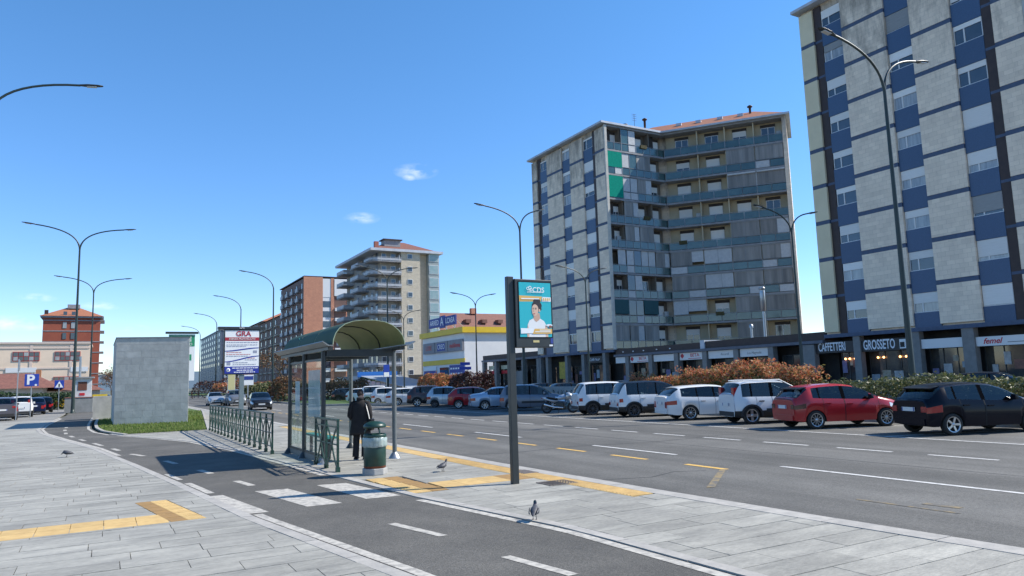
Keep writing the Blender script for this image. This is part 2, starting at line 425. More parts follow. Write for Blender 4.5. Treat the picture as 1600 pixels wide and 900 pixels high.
# ---- slabs, one object each for the nearest, rest joined
left_pave = tag(MB().box(-25,-8,-.20,2.0,-7.6,-.04).build('left_pavement', joint), kind='structure')
stop_pave = tag(MB().box(5.6,-8,-.20,7.9,-7.6,-.04).build('bus_stop_pavement', joint), kind='structure')
GAP = .007
def slab_rows(xl, xr, y0, y1, pitch, lens, blocked, rnd):
    """rows run across the road; returns (corner list, centre)"""
    res = []; y = y0; j = 0
    while y < y1:
        ya, yb = y + GAP, y + pitch - GAP
        spans = [(xl, xr)]
        for bx0, by0, bx1, by1 in blocked:
            if by0 < y + pitch * .5 < by1:
                ns = []
                for a, c in spans:
                    A0 = (lambda q: a(q)) ; 
                    ns.append((a, (lambda q, v=bx0: v))); ns.append(((lambda q, v=bx1: v), c))
                spans = ns
        for a, c in spans:
            x = min(a(ya), a(yb)); end = max(c(ya), c(yb)); first = True
            if end - x < .03: continue
            x0 = x
            nx = x + rnd.uniform(.2, lens[1])
            while x0 < end - .02:
                x1 = min(nx, end)
                if end - x1 < .22: x1 = end
                p = [(max(x0 + .004, a(ya)), ya), (min(x1 - .004, c(ya)), ya), (min(x1 - .004, c(yb)), yb), (max(x0 + .004, a(yb)), yb)]
                if p[1][0] - p[0][0] > .02 and p[2][0] - p[3][0] > .02:
                    res.append((p, ((p[0][0] + p[2][0]) / 2, (ya + yb) / 2)))
                x0 = x1; nx = x1 + rnd.uniform(*lens)
        y += pitch; j += 1
    return res
def vis(c):
    d = Vector((c[0], c[1], -1.85)); z = d.dot(fw)
    if z < .3: return None
    u, v = d.dot(rt2) / z, d.dot(up2) / z
    if abs(u) > .76 or abs(v) > .44: return None
    return d.length
def lay(slabs, parent, name, mat, top, count, rnd, thick=.05):
    vis_ = sorted([(vis(c), i) for i, (p, c) in enumerate(slabs) if vis(c) is not None])
    near = {i for _, i in vis_[:count]}
    rest = MB()
    for i, (p, c) in enumerate(slabs):
        z = top + rnd.uniform(-.0022, .0022)
        if i in near:
            cx, cy = c
            mb = MB(); mb.prism([(q[0] - cx, q[1] - cy) for q in p], -thick, 0)
            o = mb.build(name, mat, parent, (cx, cy, z))
        else: rest.prism(p, z - thick, z)
    if rest.f: tag(rest.build('paving_' + name + 's', mat, parent), kind='stuff')
rnd = random.Random(3)
# left pavement; leave out the tactile strips
TL = (-25, 11.46, 1.32, 13.78)
rows = slab_rows(lambda y: -16, lambda y: eL(y) - .17, 2.7, 11.46, .412, (.62, 1.25), [], rnd)
rows += slab_rows(lambda y: -16, lambda y: .876 - .165 * (y - 11.5), 12.27, 13.79, .38, (.62, 1.25), [], rnd)
rows += slab_rows(lambda y: -16, lambda y: eL(y) - .17, 13.79, 41, .412, (.62, 1.25), [], rnd)
# the pad edges slant with the path, so close the gap to the right of it
rows += slab_rows(lambda y: 1.36 - .165 * (y - 11.5), lambda y: eL(y) - .17, 11.46, 13.74, .38, (.5, .9), [], rnd)
lay(rows, left_pave, 'slab', granite, 0.0, 300, rnd)
far = MB(); ribbon(far, lambda y: -16, lambda y: eL(y) - .17, 41, 58, -.006, 2, .03)
far.build('far_paving', granite, left_pave)
# left tactile strip and pad
k = 0
x = .86
while x > -9:
    w = .4
    MB().box(-w/2 + .004, -.196, -.04, w/2 - .004, .196, 0).build('tactile_tile', tact, left_pave, (x - w/2, 11.665, .002))
    MB().box(-w/2 + .004, -.196, -.04, w/2 - .004, .196, 0).build('tactile_tile', tact, left_pave, (x - w/2, 12.066, .002))
    x -= w
def dots(mb, p, nx, ny, z, r=.011):
    for i in range(nx):
        for j in range(ny):
            s, t = (i + .5) / nx, (j + .5) / ny
            q = Vector(p[0]) * (1-s) * (1-t) + Vector(p[1]) * s * (1-t) + Vector(p[2]) * s * t + Vector(p[3]) * (1-s) * t
            mb.raw([(q.x - r, q.y - r, z), (q.x + r, q.y - r, z), (q.x + r, q.y + r, z), (q.x - r, q.y + r, z), (q.x, q.y, z + .007)], [(0,1,4),(1,2,4),(2,3,4),(3,0,4)])
for i in range(6):
    t0, t1 = i / 6, (i + 1) / 6 - .008
    ya, yb = 11.49 + 2.28 * t0, 11.49 + 2.28 * t1
    sl_ = lambda y, o: o - .165 * (y - 11.5)
    p = [(sl_(ya, .88), ya), (sl_(ya, 1.095), ya), (sl_(yb, 1.095), yb), (sl_(yb, .88), yb)]
    cx, cy = sum(q[0] for q in p) / 4, sum(q[1] for q in p) / 4
    MB().prism([(q[0] - cx, q[1] - cy) for q in p], -.05, 0).build('warning_tile', tact_brown, left_pave, (cx, cy, .003))
    p = [(sl_(ya, 1.1), ya), (sl_(ya, 1.34), ya), (sl_(yb, 1.34), yb), (sl_(yb, 1.1), yb)]
    cx, cy = sum(q[0] for q in p) / 4, sum(q[1] for q in p) / 4
    mb = MB(); q = [(v[0] - cx, v[1] - cy, 0) for v in p]; mb.prism(q, -.05, 0); dots(mb, q, 5, 7, 0)
    mb.build('warning_tile', tact, left_pave, (cx, cy, .003))
# bus stop pavement; tactile along the kerb and across to the crossing
blk = [(4.4, 11.62, 5.35, 13.9), (5.35, 11.85, 7.02, 12.65)]
tk = lambda y: kI(y) - .44
rows = slab_rows(lambda y: eR(y) + .17, tk, 3.0, 9.0, .43, (.7, 1.3), [], rnd)
rows = [r_ for r_ in slab_rows(lambda y: eR(y) + .17, lambda y: kI(y), 2.6, 8.95, .43, (.7, 1.3), [], rnd)]
rows += slab_rows(lambda y: eR(y) + .17, tk, 8.98, 11.62, .44, (.7, 1.3), [], rnd)
rows += slab_rows(lambda y: eR(y) + .17, tk, 11.62, 11.86, .24, (.5, .9), [(4.4, 11.6, 5.2, 13.9)], rnd)
rows += slab_rows(lambda y: eR(y) + .17, tk, 12.66, 13.9, .413, (.6, 1.1), [(4.4, 11.6, 5.2, 13.9)], rnd)
rows += slab_rows(lambda y: eR(y) + .17, tk, 13.9, 34.6, .414, (.7, 1.3), [], rnd)
rows = [r_ for r_ in rows if not (4.4 < r_[1][0] < 5.18 and 11.6 < r_[1][1] < 13.9)]
lay(rows, stop_pave, 'slab', granite, 0.0, 300, rnd)
y = 9.1
while y < 34:
    a, c = tk(y), kI(y)
    mb = MB(); mb.prism([(a + .004 - a, .004), (c - a - .004, .004), (kI(y + .43) - a - .004, .426), (tk(y + .43) - a + .004, .426)], -.05, 0)
    if y < 16:
        for i in range(5):
            yy = .04 + i * .085
            mb.box(.03, yy, 0, .41, yy + .035, .006)
    mb.build('tactile_tile', tact, stop_pave, (a, y, .003))
    y += .43
for i in range(4):
    x0 = 5.24 + i * .445
    mt_ = tact_brown if i == 3 else tact
    MB().box(.004, .004, -.05, .441, .395, 0).build('tactile_tile', mt_, stop_pave, (x0, 11.865, .003))
    MB().box(.004, .004, -.05, .441, .39, 0).build('tactile_tile', mt_, stop_pave, (x0, 12.262, .003))
for i in range(5):
    y0_ = 11.64 + i * .45
    o_ = eR(y0_ + .2) - 4.3 + .02
    MB().box(.004, .004, -.05, .29, .446, 0).build('warning_tile', tact_brown, stop_pave, (4.84 + o_ * .6, y0_, .003))
    mb = MB(); mb.box(.0, .004, -.05, .33, .446, 0); dots(mb, [(.01, .01), (.32, .01), (.32, .44), (.01, .44)], 6, 9, 0)
    mb.build('warning_tile', tact, stop_pave, (4.5 + o_ * .6, y0_, .003))
# kerbs
def kerb_run(name, fa, fb, y0, y1, L, top, thick, parent, rnd, mat=granite_kerb):
    y = y0
    while y < y1:
        ye = min(y + L, y1); cx, cy = fa(y), y
        mb = MB(); mb.prism([(fa(y + .006) - cx, .006), (fb(y + .006) - cx, .006), (fb(ye - .006) - cx, ye - y - .006), (fa(ye - .006) - cx, ye - y - .006)], -thick, 0)
        mb.build(name, mat, parent, (cx, cy, top + rnd.uniform(-.002, .002)))
        y = ye
kerb = tag(MB().box(8.0, -9, -.24, 8.3, -8, -.02).build('road_kerb', granite_kerb), kind='structure')
kerb_run('kerbstone', kI, kO, -6, 70, 1.35, .006, .2, kerb, rnd)
mb = MB(); ribbon(mb, kI, kO, 70, 330, .006, 20, .2); mb.build('far_kerb', granite_kerb, kerb)
ek = tag(MB().box(3.3, -9, -.1, 3.4, -8, 0).build('cycle_path_edging', granite_kerb), kind='structure')
kerb_run('edging_stone', lambda y: eL(y) - .17, lambda y: eL(y) - .005, -2, 62, 1.1, .004, .06, ek, rnd)
kerb_run('edging_stone', lambda y: eR(y) + .005, lambda y: eR(y) + .165, -2, 36, 1.1, .004, .06, ek, rnd)
# verge of the far side of the bus lane strip: lawn with the stone block
b = MB(); ribbon(b, lambda y: eR(y) + .17, lambda y: 4.0 + (y - 34.6) * .10 if y < 64 else 6.9, 34.6, 90, .0, 1.0, .08)
lawn = tag(b.build('lawn', turf), kind='structure')
b = MB(); ribbon(b, lambda y: 4.0 + (y - 34.6) * .10 if y < 64 else 6.9, lambda y: kI(y), 34.6, 90, -.002, 2, .03)
b.build('far_paving', granite, stop_pave)
b = MB(); ribbon(b, lambda y: 4.0 + (y - 34.6) * .10 - .0 if y < 64 else 6.9, lambda y: 4.12 + (y - 34.6) * .10 if y < 64 else 7.0, 34.7, 64, .03, 2, .1); b.build('lawn_kerb', granite_kerb, lawn)
b = MB(); b.prism([(eR(34.6) + .2, 34.48), (4.1, 34.48), (4.1, 34.6), (eR(34.6) + .2, 34.6)], -.06, .03); b.build('lawn_kerb', granite_kerb, lawn)
b = MB(); ribbon(b, lambda y: eR(y) + .17, lambda y: eR(y) + .32, 34.6, 62, .05, 1, .12); b.build('lawn_kerb', granite_kerb, lawn)
# grass blades
b = MB(); r2 = random.Random(5)
for i in range(17000):
    y = 34.65 + (r2.random() ** 1.7) * 30; x0, x1 = eR(y) + .35, 3.95 + (y - 34.6) * .10
    if x1 <= x0: continue
    x = r2.uniform(x0, x1); h = r2.uniform(.05, .13); a = r2.uniform(0, PI); w = r2.uniform(.012, .03)
    dx, dy = math.cos(a) * w, math.sin(a) * w; lx, ly = r2.uniform(-.04, .04), r2.uniform(-.04, .04)
    b.raw([(x - dx, y - dy, 0), (x + dx, y + dy, 0), (x + lx, y + ly, h)], [(0, 1, 2)])
grass_leaf = leaf_mat('grass blades', [(.09,.155,.025), (.14,.21,.04), (.21,.25,.075), (.12,.18,.035), (.24,.22,.10)], rough=.7, trans=.4)
tag(b.build('grass', grass_leaf), 'short bright green grass around the stone block', 'grass', kind='stuff')
# left parking apron and its lane
b = MB(); b.prism([(-60, 58), (-2.9, 58), (-2.7, 150), (-60, 150)], -.1, -.004); tag(b.build('parking_apron', asph_far), kind='structure')
# grass islands at the far right of the road
b = MB(); b.prism([(17.3, 66), (24.6, 60), (30.9, 60), (30.9, 330), (19.3, 330), (17.3, 80)], -.2, .03); b.prism([(17.6, 66.8), (24.6, 60.6), (30.4, 60.6), (30.4, 330), (19.5, 330), (17.6, 80)], .03, .05, 1)
island = tag(b.build('grass_island', [granite_kerb, turf]), kind='structure')

# ---- markings, each a thin sheet above its surface
def quad_mark(name, p, z, mat, parent):
    cx, cy = sum(q[0] for q in p) / 4, sum(q[1] for q in p) / 4
    mb = MB(); mb.face([(q[0] - cx, q[1] - cy, 0) for q in p]); return mb.build(name, mat, parent, (cx, cy, z))
def rect_mark(name, x0, y0, x1, y1, z, mat, parent): return quad_mark(name, [(x0, y0), (x1, y0), (x1, y1), (x0, y1)], z, mat, parent)
ZR, ZC = -.115, -.006
rect_mark('lane_line', 12.19, -25, 12.31, 10.65, ZR, white_paint, road)
for i in range(12):
    y0 = 13.8 + i * 7.6; rect_mark('lane_dash', 12.19, y0, 12.31, y0 + 3.5, ZR, white_paint, road)
for i in range(-4, 34):
    y0 = 8.4 + i * 2.33; rect_mark('lane_dash', 16.04, y0, 16.16, y0 + 1.48, ZR, white_paint, road)
for i in range(0, 18):
    y0 = 13.54 + i * 2.5; rect_mark('bus_lane_dash', 11.04, y0, 11.17, y0 + 1.36, ZR, yellow_paint, road)
rect_mark('bus_lane_dash', 11.04, 11.05, 11.19, 12.25, ZR, yellow_paint, road)
quad_mark('bus_lane_line', [(9.1, 9.55), (9.25, 9.5), (11.1, 11.05), (11.0, 11.13)], ZR + .002, worn_yellow, road)
quad_mark('worn_mark', [(10.3, 6.5), (10.36, 6.0), (10.5, 6.0), (10.45, 6.5)], ZR, worn_yellow, road)
quad_mark('worn_mark', [(9.95, 7.3), (10.0, 5.8), (10.06, 5.8), (10.02, 7.3)], ZR, worn_yellow, road)
rect_mark('parking_line', 19.5, -20, 19.62, 60, ZR, white_paint, road)
for i in range(-3, 16):
    y0 = 9.6 + i * 3.55; quad_mark('bay_line', [(19.64, y0 + .1), (19.64, y0), (24.3, y0 - 1.7), (24.3, y0 - 1.58)], ZR, white_paint, road)
seam = M('bitumen seam', (.03,.03,.031), rough=.8)
def seam_line(pts, w, z, parent):
    mb = MB()
    for (xa, ya), (xb, yb) in zip(pts, pts[1:]):
        d = Vector((xb - xa, yb - ya)).normalized(); nx, ny = -d.y * w / 2, d.x * w / 2
        mb.face([(xa + nx, ya + ny, z), (xa - nx, ya - ny, z), (xb - nx, yb - ny, z), (xb + nx, yb + ny, z)])
    mb.build('road_seam', seam, parent)
seam_line([(8.0, 17.9), (9.6, 17.2), (11.6, 17.5), (14.0, 16.8), (17.2, 17.1), (19.4, 16.6)], .05, ZR - .003, road)
seam_line([(8.1, 11.6), (9.3, 11.2), (10.1, 11.5), (10.7, 11.2)], .04, ZR - .003, road)
seam_line([(14.1, -10), (14.12, 4), (14.08, 12), (14.2, 22), (14.1, 60)], .035, ZR - .003, road)
seam_line([(9.0, 30.4), (12.4, 30.1), (16, 30.3), (19.2, 29.8)], .05, ZR - .003, road)
# cycle path lines
def edge_line(f, o0, o1, y0, y1, mat=path_paint):
    mb = MB(); ribbon(mb, lambda y: f(y) + o0, lambda y: f(y) + o1, y0, y1, ZC, .5); mb.build('edge_line', mat, cyc)
edge_line(eL, .035, .165, -4, 11.35); edge_line(eL, .035, .165, 14.1, 15.9); edge_line(eL, .06, .17, 16.6, 17.9); edge_line(eL, .03, .16, 24, 60)
edge_line(eR, -.165, -.03, -4, 11.0); edge_line(eR, -.15, -.03, 15.2, 34.5); edge_line(eR, -.17, -.05, 35.5, 60)
for y0, y1 in ((5.95, 6.97), (8.31, 9.44), (3.3, 4.3)):
    f = lambda y: 3.93 - (y - 5.95) * .176 if y < 7.2 else 3.63 - (y - 8.31) * .22
    quad_mark('centre_dash', [(f(y0) - .06, y0), (f(y0) + .06, y0), (f(y1) + .06, y1), (f(y1) - .06, y1)], ZC, path_paint, cyc)
CL = [(2.5,14.64),(2.36,15.55),(1.9,18.6),(1.4,21.5),(1.05,23.2),(.75,24.3),(0,28.82),(-.29,30.56),(-.9,34.2),(-1.4,38),(-1.65,43),(-1.7,50),(-1.5,62)]
cl = lambda y: lerp_poly(CL, y)
for y0, L in ((14.64, .95), (17.3, .95), (20.2, 1.0), (23.25, 1.05), (26.0, 1.0), (28.8, 1.6), (32.2, 1.2), (35.2, 1.2), (38.2, 1.2), (41.4, 1.2), (44.5, 1.2)):
    y1 = y0 + L
    quad_mark('centre_dash', [(cl(y0) - .07, y0), (cl(y0) + .07, y0), (cl(y1) + .07, y1), (cl(y1) - .07, y1)], ZC, path_paint, cyc)
for p in ([(1.38,13.72),(1.74,11.5),(2.2,11.45),(1.86,13.75)], [(2.4,13.82),(2.78,11.53),(3.32,11.52),(2.96,13.73)], [(3.5,13.82),(3.75,11.65),(4.33,11.6),(4.03,13.74)]):
    quad_mark('zebra_bar', p, ZC, path_paint, cyc)
# gratings
def grating(x, y, w, h, label):
    t = thing('drain_grate', label, 'drain grate', (x, y, .008))
    MB().box(-w/2 - .03, -h/2 - .03, -.03, w/2 + .03, h/2 + .03, -.004).build('grate_bed', black_pl, t)
    fr = MB(); 
    for a in ((-w/2 - .03, -h/2 - .03, w/2 + .03, -h/2), (-w/2 - .03, h/2, w/2 + .03, h/2 + .03), (-w/2 - .03, -h/2, -w/2, h/2), (w/2, -h/2, w/2 + .03, h/2)): fr.box(a[0], a[1], -.003, a[2], a[3], .004)
    iron = M('cast iron', (.16,.13,.11), (.10,.085,.075), scale=20, rough=.7)
    fr.build('grate_frame', iron, t)
    n = 9
    for i in range(n):
        xx = -w/2 + (i + .5) * w / n
        MB().box(-.012, -h/2, -.012, .012, h/2, .003).build('grate_bar', iron, t, (xx, 0, 0))
grating(7.02, 11.05, .52, .42, 'square cast iron drain grate nearest the sign post, outside the yellow strip')
grating(7.33, 12.72, .26, .5, 'narrow cast iron drain grate set inside the yellow kerb strip')
# ================================================================== BUILDINGS
stone_panel = M('travertine facing', (.80,.665,.515), (.70,.58,.455), scale=.9, rough=.85)
def tiled(mt, w, h, mortar, stain=True):
    """courses of facing tiles, with grime that gathers in patches high on the building"""
    n, l = mt.node_tree.nodes, mt.node_tree.links
    p = n['Principled BSDF']; src = p.inputs['Base Color'].links[0].from_socket
    g = n.new('ShaderNodeNewGeometry'); s = n.new('ShaderNodeSeparateXYZ'); l.new(g.outputs['Position'], s.inputs[0])
    ad = n.new('ShaderNodeMath'); ad.operation = 'ADD'; l.new(s.outputs['X'], ad.inputs[0]); l.new(s.outputs['Y'], ad.inputs[1])
    c = n.new('ShaderNodeCombineXYZ'); l.new(ad.outputs[0], c.inputs['X']); l.new(s.outputs['Z'], c.inputs['Y'])
    b = n.new('ShaderNodeTexBrick'); b.inputs['Scale'].default_value = 1; b.inputs['Brick Width'].default_value = w; b.inputs['Row Height'].default_value = h
    b.inputs['Mortar Size'].default_value = mortar; b.inputs['Color1'].default_value = (1.1,1.1,1.1,1); b.inputs['Color2'].default_value = (.96,.96,.96,1); b.inputs['Mortar'].default_value = (.8,.8,.8,1)
    l.new(c.outputs[0], b.inputs['Vector'])
    m1 = n.new('ShaderNodeMixRGB'); m1.blend_type = 'MULTIPLY'; m1.inputs['Fac'].default_value = 1; l.new(src, m1.inputs['Color1']); l.new(b.outputs['Color'], m1.inputs['Color2'])
    outp = m1.outputs[0]
    if stain:
        mp = n.new('ShaderNodeMapping'); mp.inputs['Scale'].default_value = (1, 1, .32); l.new(g.outputs['Position'], mp.inputs['Vector'])
        t = n.new('ShaderNodeTexNoise'); t.inputs['Scale'].default_value = .85; t.inputs['Detail'].default_value = 9; t.inputs['Roughness'].default_value = .72; l.new(mp.outputs[0], t.inputs['Vector'])
        hh = n.new('ShaderNodeMapRange'); hh.inputs['From Min'].default_value = 15; hh.inputs['From Max'].default_value = 33; hh.inputs['To Min'].default_value = -.30; hh.inputs['To Max'].default_value = .16; l.new(s.outputs['Z'], hh.inputs['Value'])
        a2 = n.new('ShaderNodeMath'); a2.operation = 'ADD'; l.new(t.outputs['Fac'], a2.inputs[0]); l.new(hh.outputs[0], a2.inputs[1])
        r = n.new('ShaderNodeMapRange'); r.inputs['From Min'].default_value = .48; r.inputs['From Max'].default_value = .74; r.inputs['To Max'].default_value = .72; l.new(a2.outputs[0], r.inputs['Value'])
        m2 = n.new('ShaderNodeMixRGB'); l.new(r.outputs[0], m2.inputs['Fac']); l.new(outp, m2.inputs['Color1']); m2.inputs['Color2'].default_value = (.085,.08,.07,1)
        outp = m2.outputs[0]
    l.new(outp, p.inputs['Base Color'])
    bp = n.new('ShaderNodeBump'); bp.inputs['Strength'].default_value = .5; bp.inputs['Distance'].default_value = .02; l.new(b.outputs['Fac'], bp.inputs['Height']); bp.invert = True
    l.new(bp.outputs[0], p.inputs['Normal'])
tiled(stone_panel, .62, .34, .008)
blue_tile = M('blue glazed mosaic', (.052,.097,.185), (.038,.074,.145), scale=14, rough=.42, vary=.08)
band_blue = M('blue-grey floor band', (.065,.095,.16), (.05,.07,.12), scale=3, rough=.6)
brown_str = M('brown metal strip', (.05,.03,.025), (.035,.02,.018), scale=2, rough=.6)
fascia_pale = M('pale painted fascia', (.50,.53,.58), (.38,.41,.46), scale=1.2, rough=.6)
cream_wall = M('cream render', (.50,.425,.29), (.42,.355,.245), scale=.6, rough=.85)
win_white = M('white window frame', (.62,.62,.61), rough=.4)
blind_w = M('white roller shutter', (.76,.74,.70), (.68,.66,.62), scale=2, rough=.6, vary=.10, stretch=(1,1,20))
blind_g = M('grey roller shutter', (.30,.30,.29), (.25,.25,.245), scale=2, rough=.6, vary=.08, stretch=(1,1,20))
pane = M('window pane', (.03,.04,.055), (.05,.06,.075), scale=.8, rough=.05, spec=1.0)
curtain = M('net curtain behind glass', (.38,.39,.38), (.22,.23,.24), scale=6, rough=.15, spec=.9, stretch=(1,1,.1))
rail_glass = M('tinted balustrade glass', (.065,.12,.115), (.04,.08,.08), scale=.9, rough=.1, spec=.8, vary=.22)
alu = M('anodised frame', (.22,.23,.24), rough=.4, metal=.3)
concrete_edge = M('balcony slab edge', (.30,.30,.31), (.22,.22,.23), scale=1.5, rough=.8)
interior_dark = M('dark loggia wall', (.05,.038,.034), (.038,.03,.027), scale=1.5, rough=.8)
tile_roof = M('orange roof tile', (.36,.14,.07), (.26,.10,.055), scale=3, rough=.8)
screen_g = M('grey sun screen', (.30,.285,.265), (.15,.148,.145), scale=1.3, rough=.6, vary=.22, stretch=(1,1,.08))
screen_w = M('white sun screen', (.50,.51,.51), (.42,.43,.44), scale=3, rough=.6, vary=.06)
teal = M('teal awning', (.008,.27,.19), (.006,.22,.16), scale=4, rough=.9, spec=.05)
teal_d = M('dark teal awning', (.012,.075,.085), (.01,.06,.07), scale=4, rough=.7)
col_stone = M('grey column stone', (.22,.215,.205), (.17,.165,.16), scale=2, rough=.7)
shop_dark = M('shop interior', (.022,.02,.02), (.04,.035,.03), scale=1.2, rough=.9)

ever_b = M('balcony plants', (.03,.06,.02), (.10,.05,.02), scale=9, rough=.9, bump=1.0, bscale=20)
cream_panel = M('cream end panel', (.72,.62,.42), (.64,.55,.37), scale=.5, rough=.85)
MCACHE = {}
def shared(key, fn, mats):
    if key not in MCACHE: MCACHE[key] = fn().mesh(key if isinstance(key, str) else '_'.join(str(k) for k in key), mats)
    return MCACHE[key]
def bx(x0, y0, z0, x1, y1, z1): return MB().box(x0, y0, z0, x1, y1, z1)
def part_box(name, mat, parent, x, y, z, dx, dy, dz, key=True):
    """a box part; origin at its centre, mesh shared between equal sizes"""
    k = (name, mat.name, round(dx, 2), round(dy, 2), round(dz, 2))
    if k not in MCACHE: MCACHE[k] = bx(-dx/2, -dy/2, -dz/2, dx/2, dy/2, dz/2).mesh(name, mat)
    return link(name, MCACHE[k], parent, (x, y, z))

def window_unit(parent, x, y, z0, w, h, blind, bm, glassm, facing='x', split=.36, name='window', dirv=None):
    """frame with mullion (part), panes and shutter (sub-parts); outer face at x (facing -X)"""
    k = ('winframe', round(w, 2), round(h, 2), split)
    def fr():
        mb = MB(); f = .06
        for a, b_, c, d in ((-w/2, 0, -w/2 + f, h), (w/2 - f, 0, w/2, h), (-w/2 + f, 0, w/2 - f, f), (-w/2 + f, h - f, w/2 - f, h)): mb.box(-.02, a, b_, .05, c, d)
        ms = w/2 - split * w
        mb.box(-.02, ms - .05, f, .05, ms + .05, h - f)
        return mb
    o = link(name, shared(k, fr, win_white), parent, (x, y, z0))
    ms = w/2 - split * w
    for a, b_ in ((-w/2 + .06, ms - .05), (ms + .05, w/2 - .06)):
        kk = ('glass', round(b_ - a, 2), round(h, 2), glassm.name)
        link('pane', shared(kk, lambda: bx(.015, -(b_ - a) / 2, .06, .03, (b_ - a) / 2, h - .06), glassm), o, (0, (a + b_) / 2, 0))
    if blind > .04:
        bh = h * blind
        link('roller_shutter', shared(('blind', round(w, 2), round(bh, 2), bm.name), lambda: bx(-.045, -w/2 + .02, -bh, -.024, w/2 - .02, 0), bm), o, (0, 0, h))
    return o

def tower(X, Yn, base, fh, blinds, label, seed, near_end=True, nf=9, plain_end=False):
    """slab block with its long facade facing -X; Yn is the near corner"""
    rnd = random.Random(seed)
    t = thing('apartment_building', label, 'apartment building', (X, Yn, 0), 0, 'blue and grey apartment blocks on the right')
    L = 17.75; D = 9.55; ztop = base + nf * fh
    core = MB(); core.box(.32, 1.5, base - .1, D, L, ztop + .3); core.box(.32, .0, base - .1, .38, 1.5, ztop + .3); core.box(2.2, .3, 0, D, L - .3, base - .1)
    core.build('wall', stone_panel, t)
    segs = [(0, 1.95, 's'), (1.95, 2.68, 'b'), (2.68, 4.75, 'w3'), (4.75, 7.78, 's'), (7.78, 9.82, 'w2'), (9.82, 13.62, 's'), (13.62, 15.62, 'w1'), (15.62, 16.36, 'b'), (16.36, L, 'c' if plain_end else 's')]
    for a, c, kind in segs:
        w, yc = c - a, (a + c) / 2
        if kind == 'b':
            part_box('brown_strip', brown_str, t, .25, yc, (base + ztop) / 2, .14, w - .01, ztop - base)
            continue
        for k in range(nf):
            z = base + k * fh
            if kind in 'sc':
                zb = z + (.0 if k else -.05)
                part_box('stone_panel', stone_panel if kind == 's' else cream_panel, t, .17, yc, (z + .17 + z + fh - .17) / 2, .34, w - .015, fh - .35)
                if k: part_box('floor_band', band_blue, t, .19, yc, z, .34, w - .02, .32)
            else:
                z0 = z - .6 if k else z + .02; z1 = z + 1.12
                part_box('spandrel_panel', blue_tile, t, .26, yc, (z0 + z1) / 2, .2, w - .02, z1 - z0)
                bl = blinds[kind][nf - 1 - k]
                gm = curtain if rnd.random() < .3 else pane
                window_unit(t, .25, yc, z1 + .01, w - .06, fh - 1.75, abs(bl), blind_g if bl < 0 else blind_w, gm)
    part_box('base_band', band_blue, t, .19, L/2, base - .14, .5, L + .1, .3)
    for a, c, kind in segs:
        if kind == 'b':
            for k in range(1, nf): part_box('floor_band', band_blue, t, .235, (a + c) / 2, base + k * fh, .13, c - a - .03, .2)
    # roof slab
    part_box('eaves', fascia_pale, t, D/2 - .1, L/2, ztop + .28, D + .9, L + .8, .26)
    if near_end:
        part_box('corner_post', M('pale corner post', (.52,.50,.45), (.42,.40,.36), scale=1.5, rough=.8), t, .18, -.12, (base + ztop) / 2, .36, .22, ztop - base)
    return t, L, D, ztop

# blinds listed from the top floor down
RB = {'w1': [.5, -.42, .58, .42, .38, .3, .55, .42, .5], 'w2': [.9, -.95, .46, .34, .36, .5, .38, .4, .52], 'w3': [.5, .9, .24, .3, .97, .62, -.84, .8, .95]}
LB = {'w1': [.12, .45, .15, .9, .9, .55, .9, .5, .2], 'w2': [.2, .3, .1, .92, .9, .92, .85, .9, .1], 'w3': [.15, .9, .65, .92, .9, .9, .9, .7, .1]}
tR, L_, D_, zt_ = tower(54, 23.45, 4.76, 3.23, RB, 'tall grey and blue apartment block above the coffee bar, cut off by the photo edge', 4, plain_end=True)
tM, L_, D_, zt_ = tower(54, 71.1, 4.96, 3.16, LB, 'grey and blue apartment block with a long angled wing of glass balconies', 9)
zt_ = 4.96 + 9 * 3.16
# hidden end of the right-hand block: loggia front like its twin
def french_window(parent, loc, rot, w, h, blind, dark=True):
    o = link('balcony_window', shared(('fw', round(w, 2), round(h, 2)), lambda: (MB().box(-w/2, -.03, 0, -w/2 + .07, .03, h).box(w/2 - .07, -.03, 0, w/2, .03, h).box(-w/2 + .07, -.03, h - .07, w/2 - .07, .03, h).box(-.04, -.03, 0, .04, .03, h - .07)), win_white), parent, loc)
    o.rotation_euler = (0, 0, rot)
    link('pane', shared(('fwp', round(w, 2), round(h, 2)), lambda: bx(-w/2 + .07, -.01, .02, w/2 - .07, .01, h - .07), pane), o, (0, 0, 0))
    # shutter box lintel above
    link('shutter_box', shared(('fwb', round(w, 2)), lambda: bx(-w/2 - .05, -.05, h + .002, w/2 + .05, .05, h + .38), interior_dark), o, (0, 0, 0))
    if blind > .02:
        link('roller_shutter', shared(('fws', round(w, 2), round(h * blind, 2)), lambda: bx(-w/2 + .02, -.07, -h * blind, w/2 - .02, -.035, 0), blind_w), o, (0, 0, h))
    return o

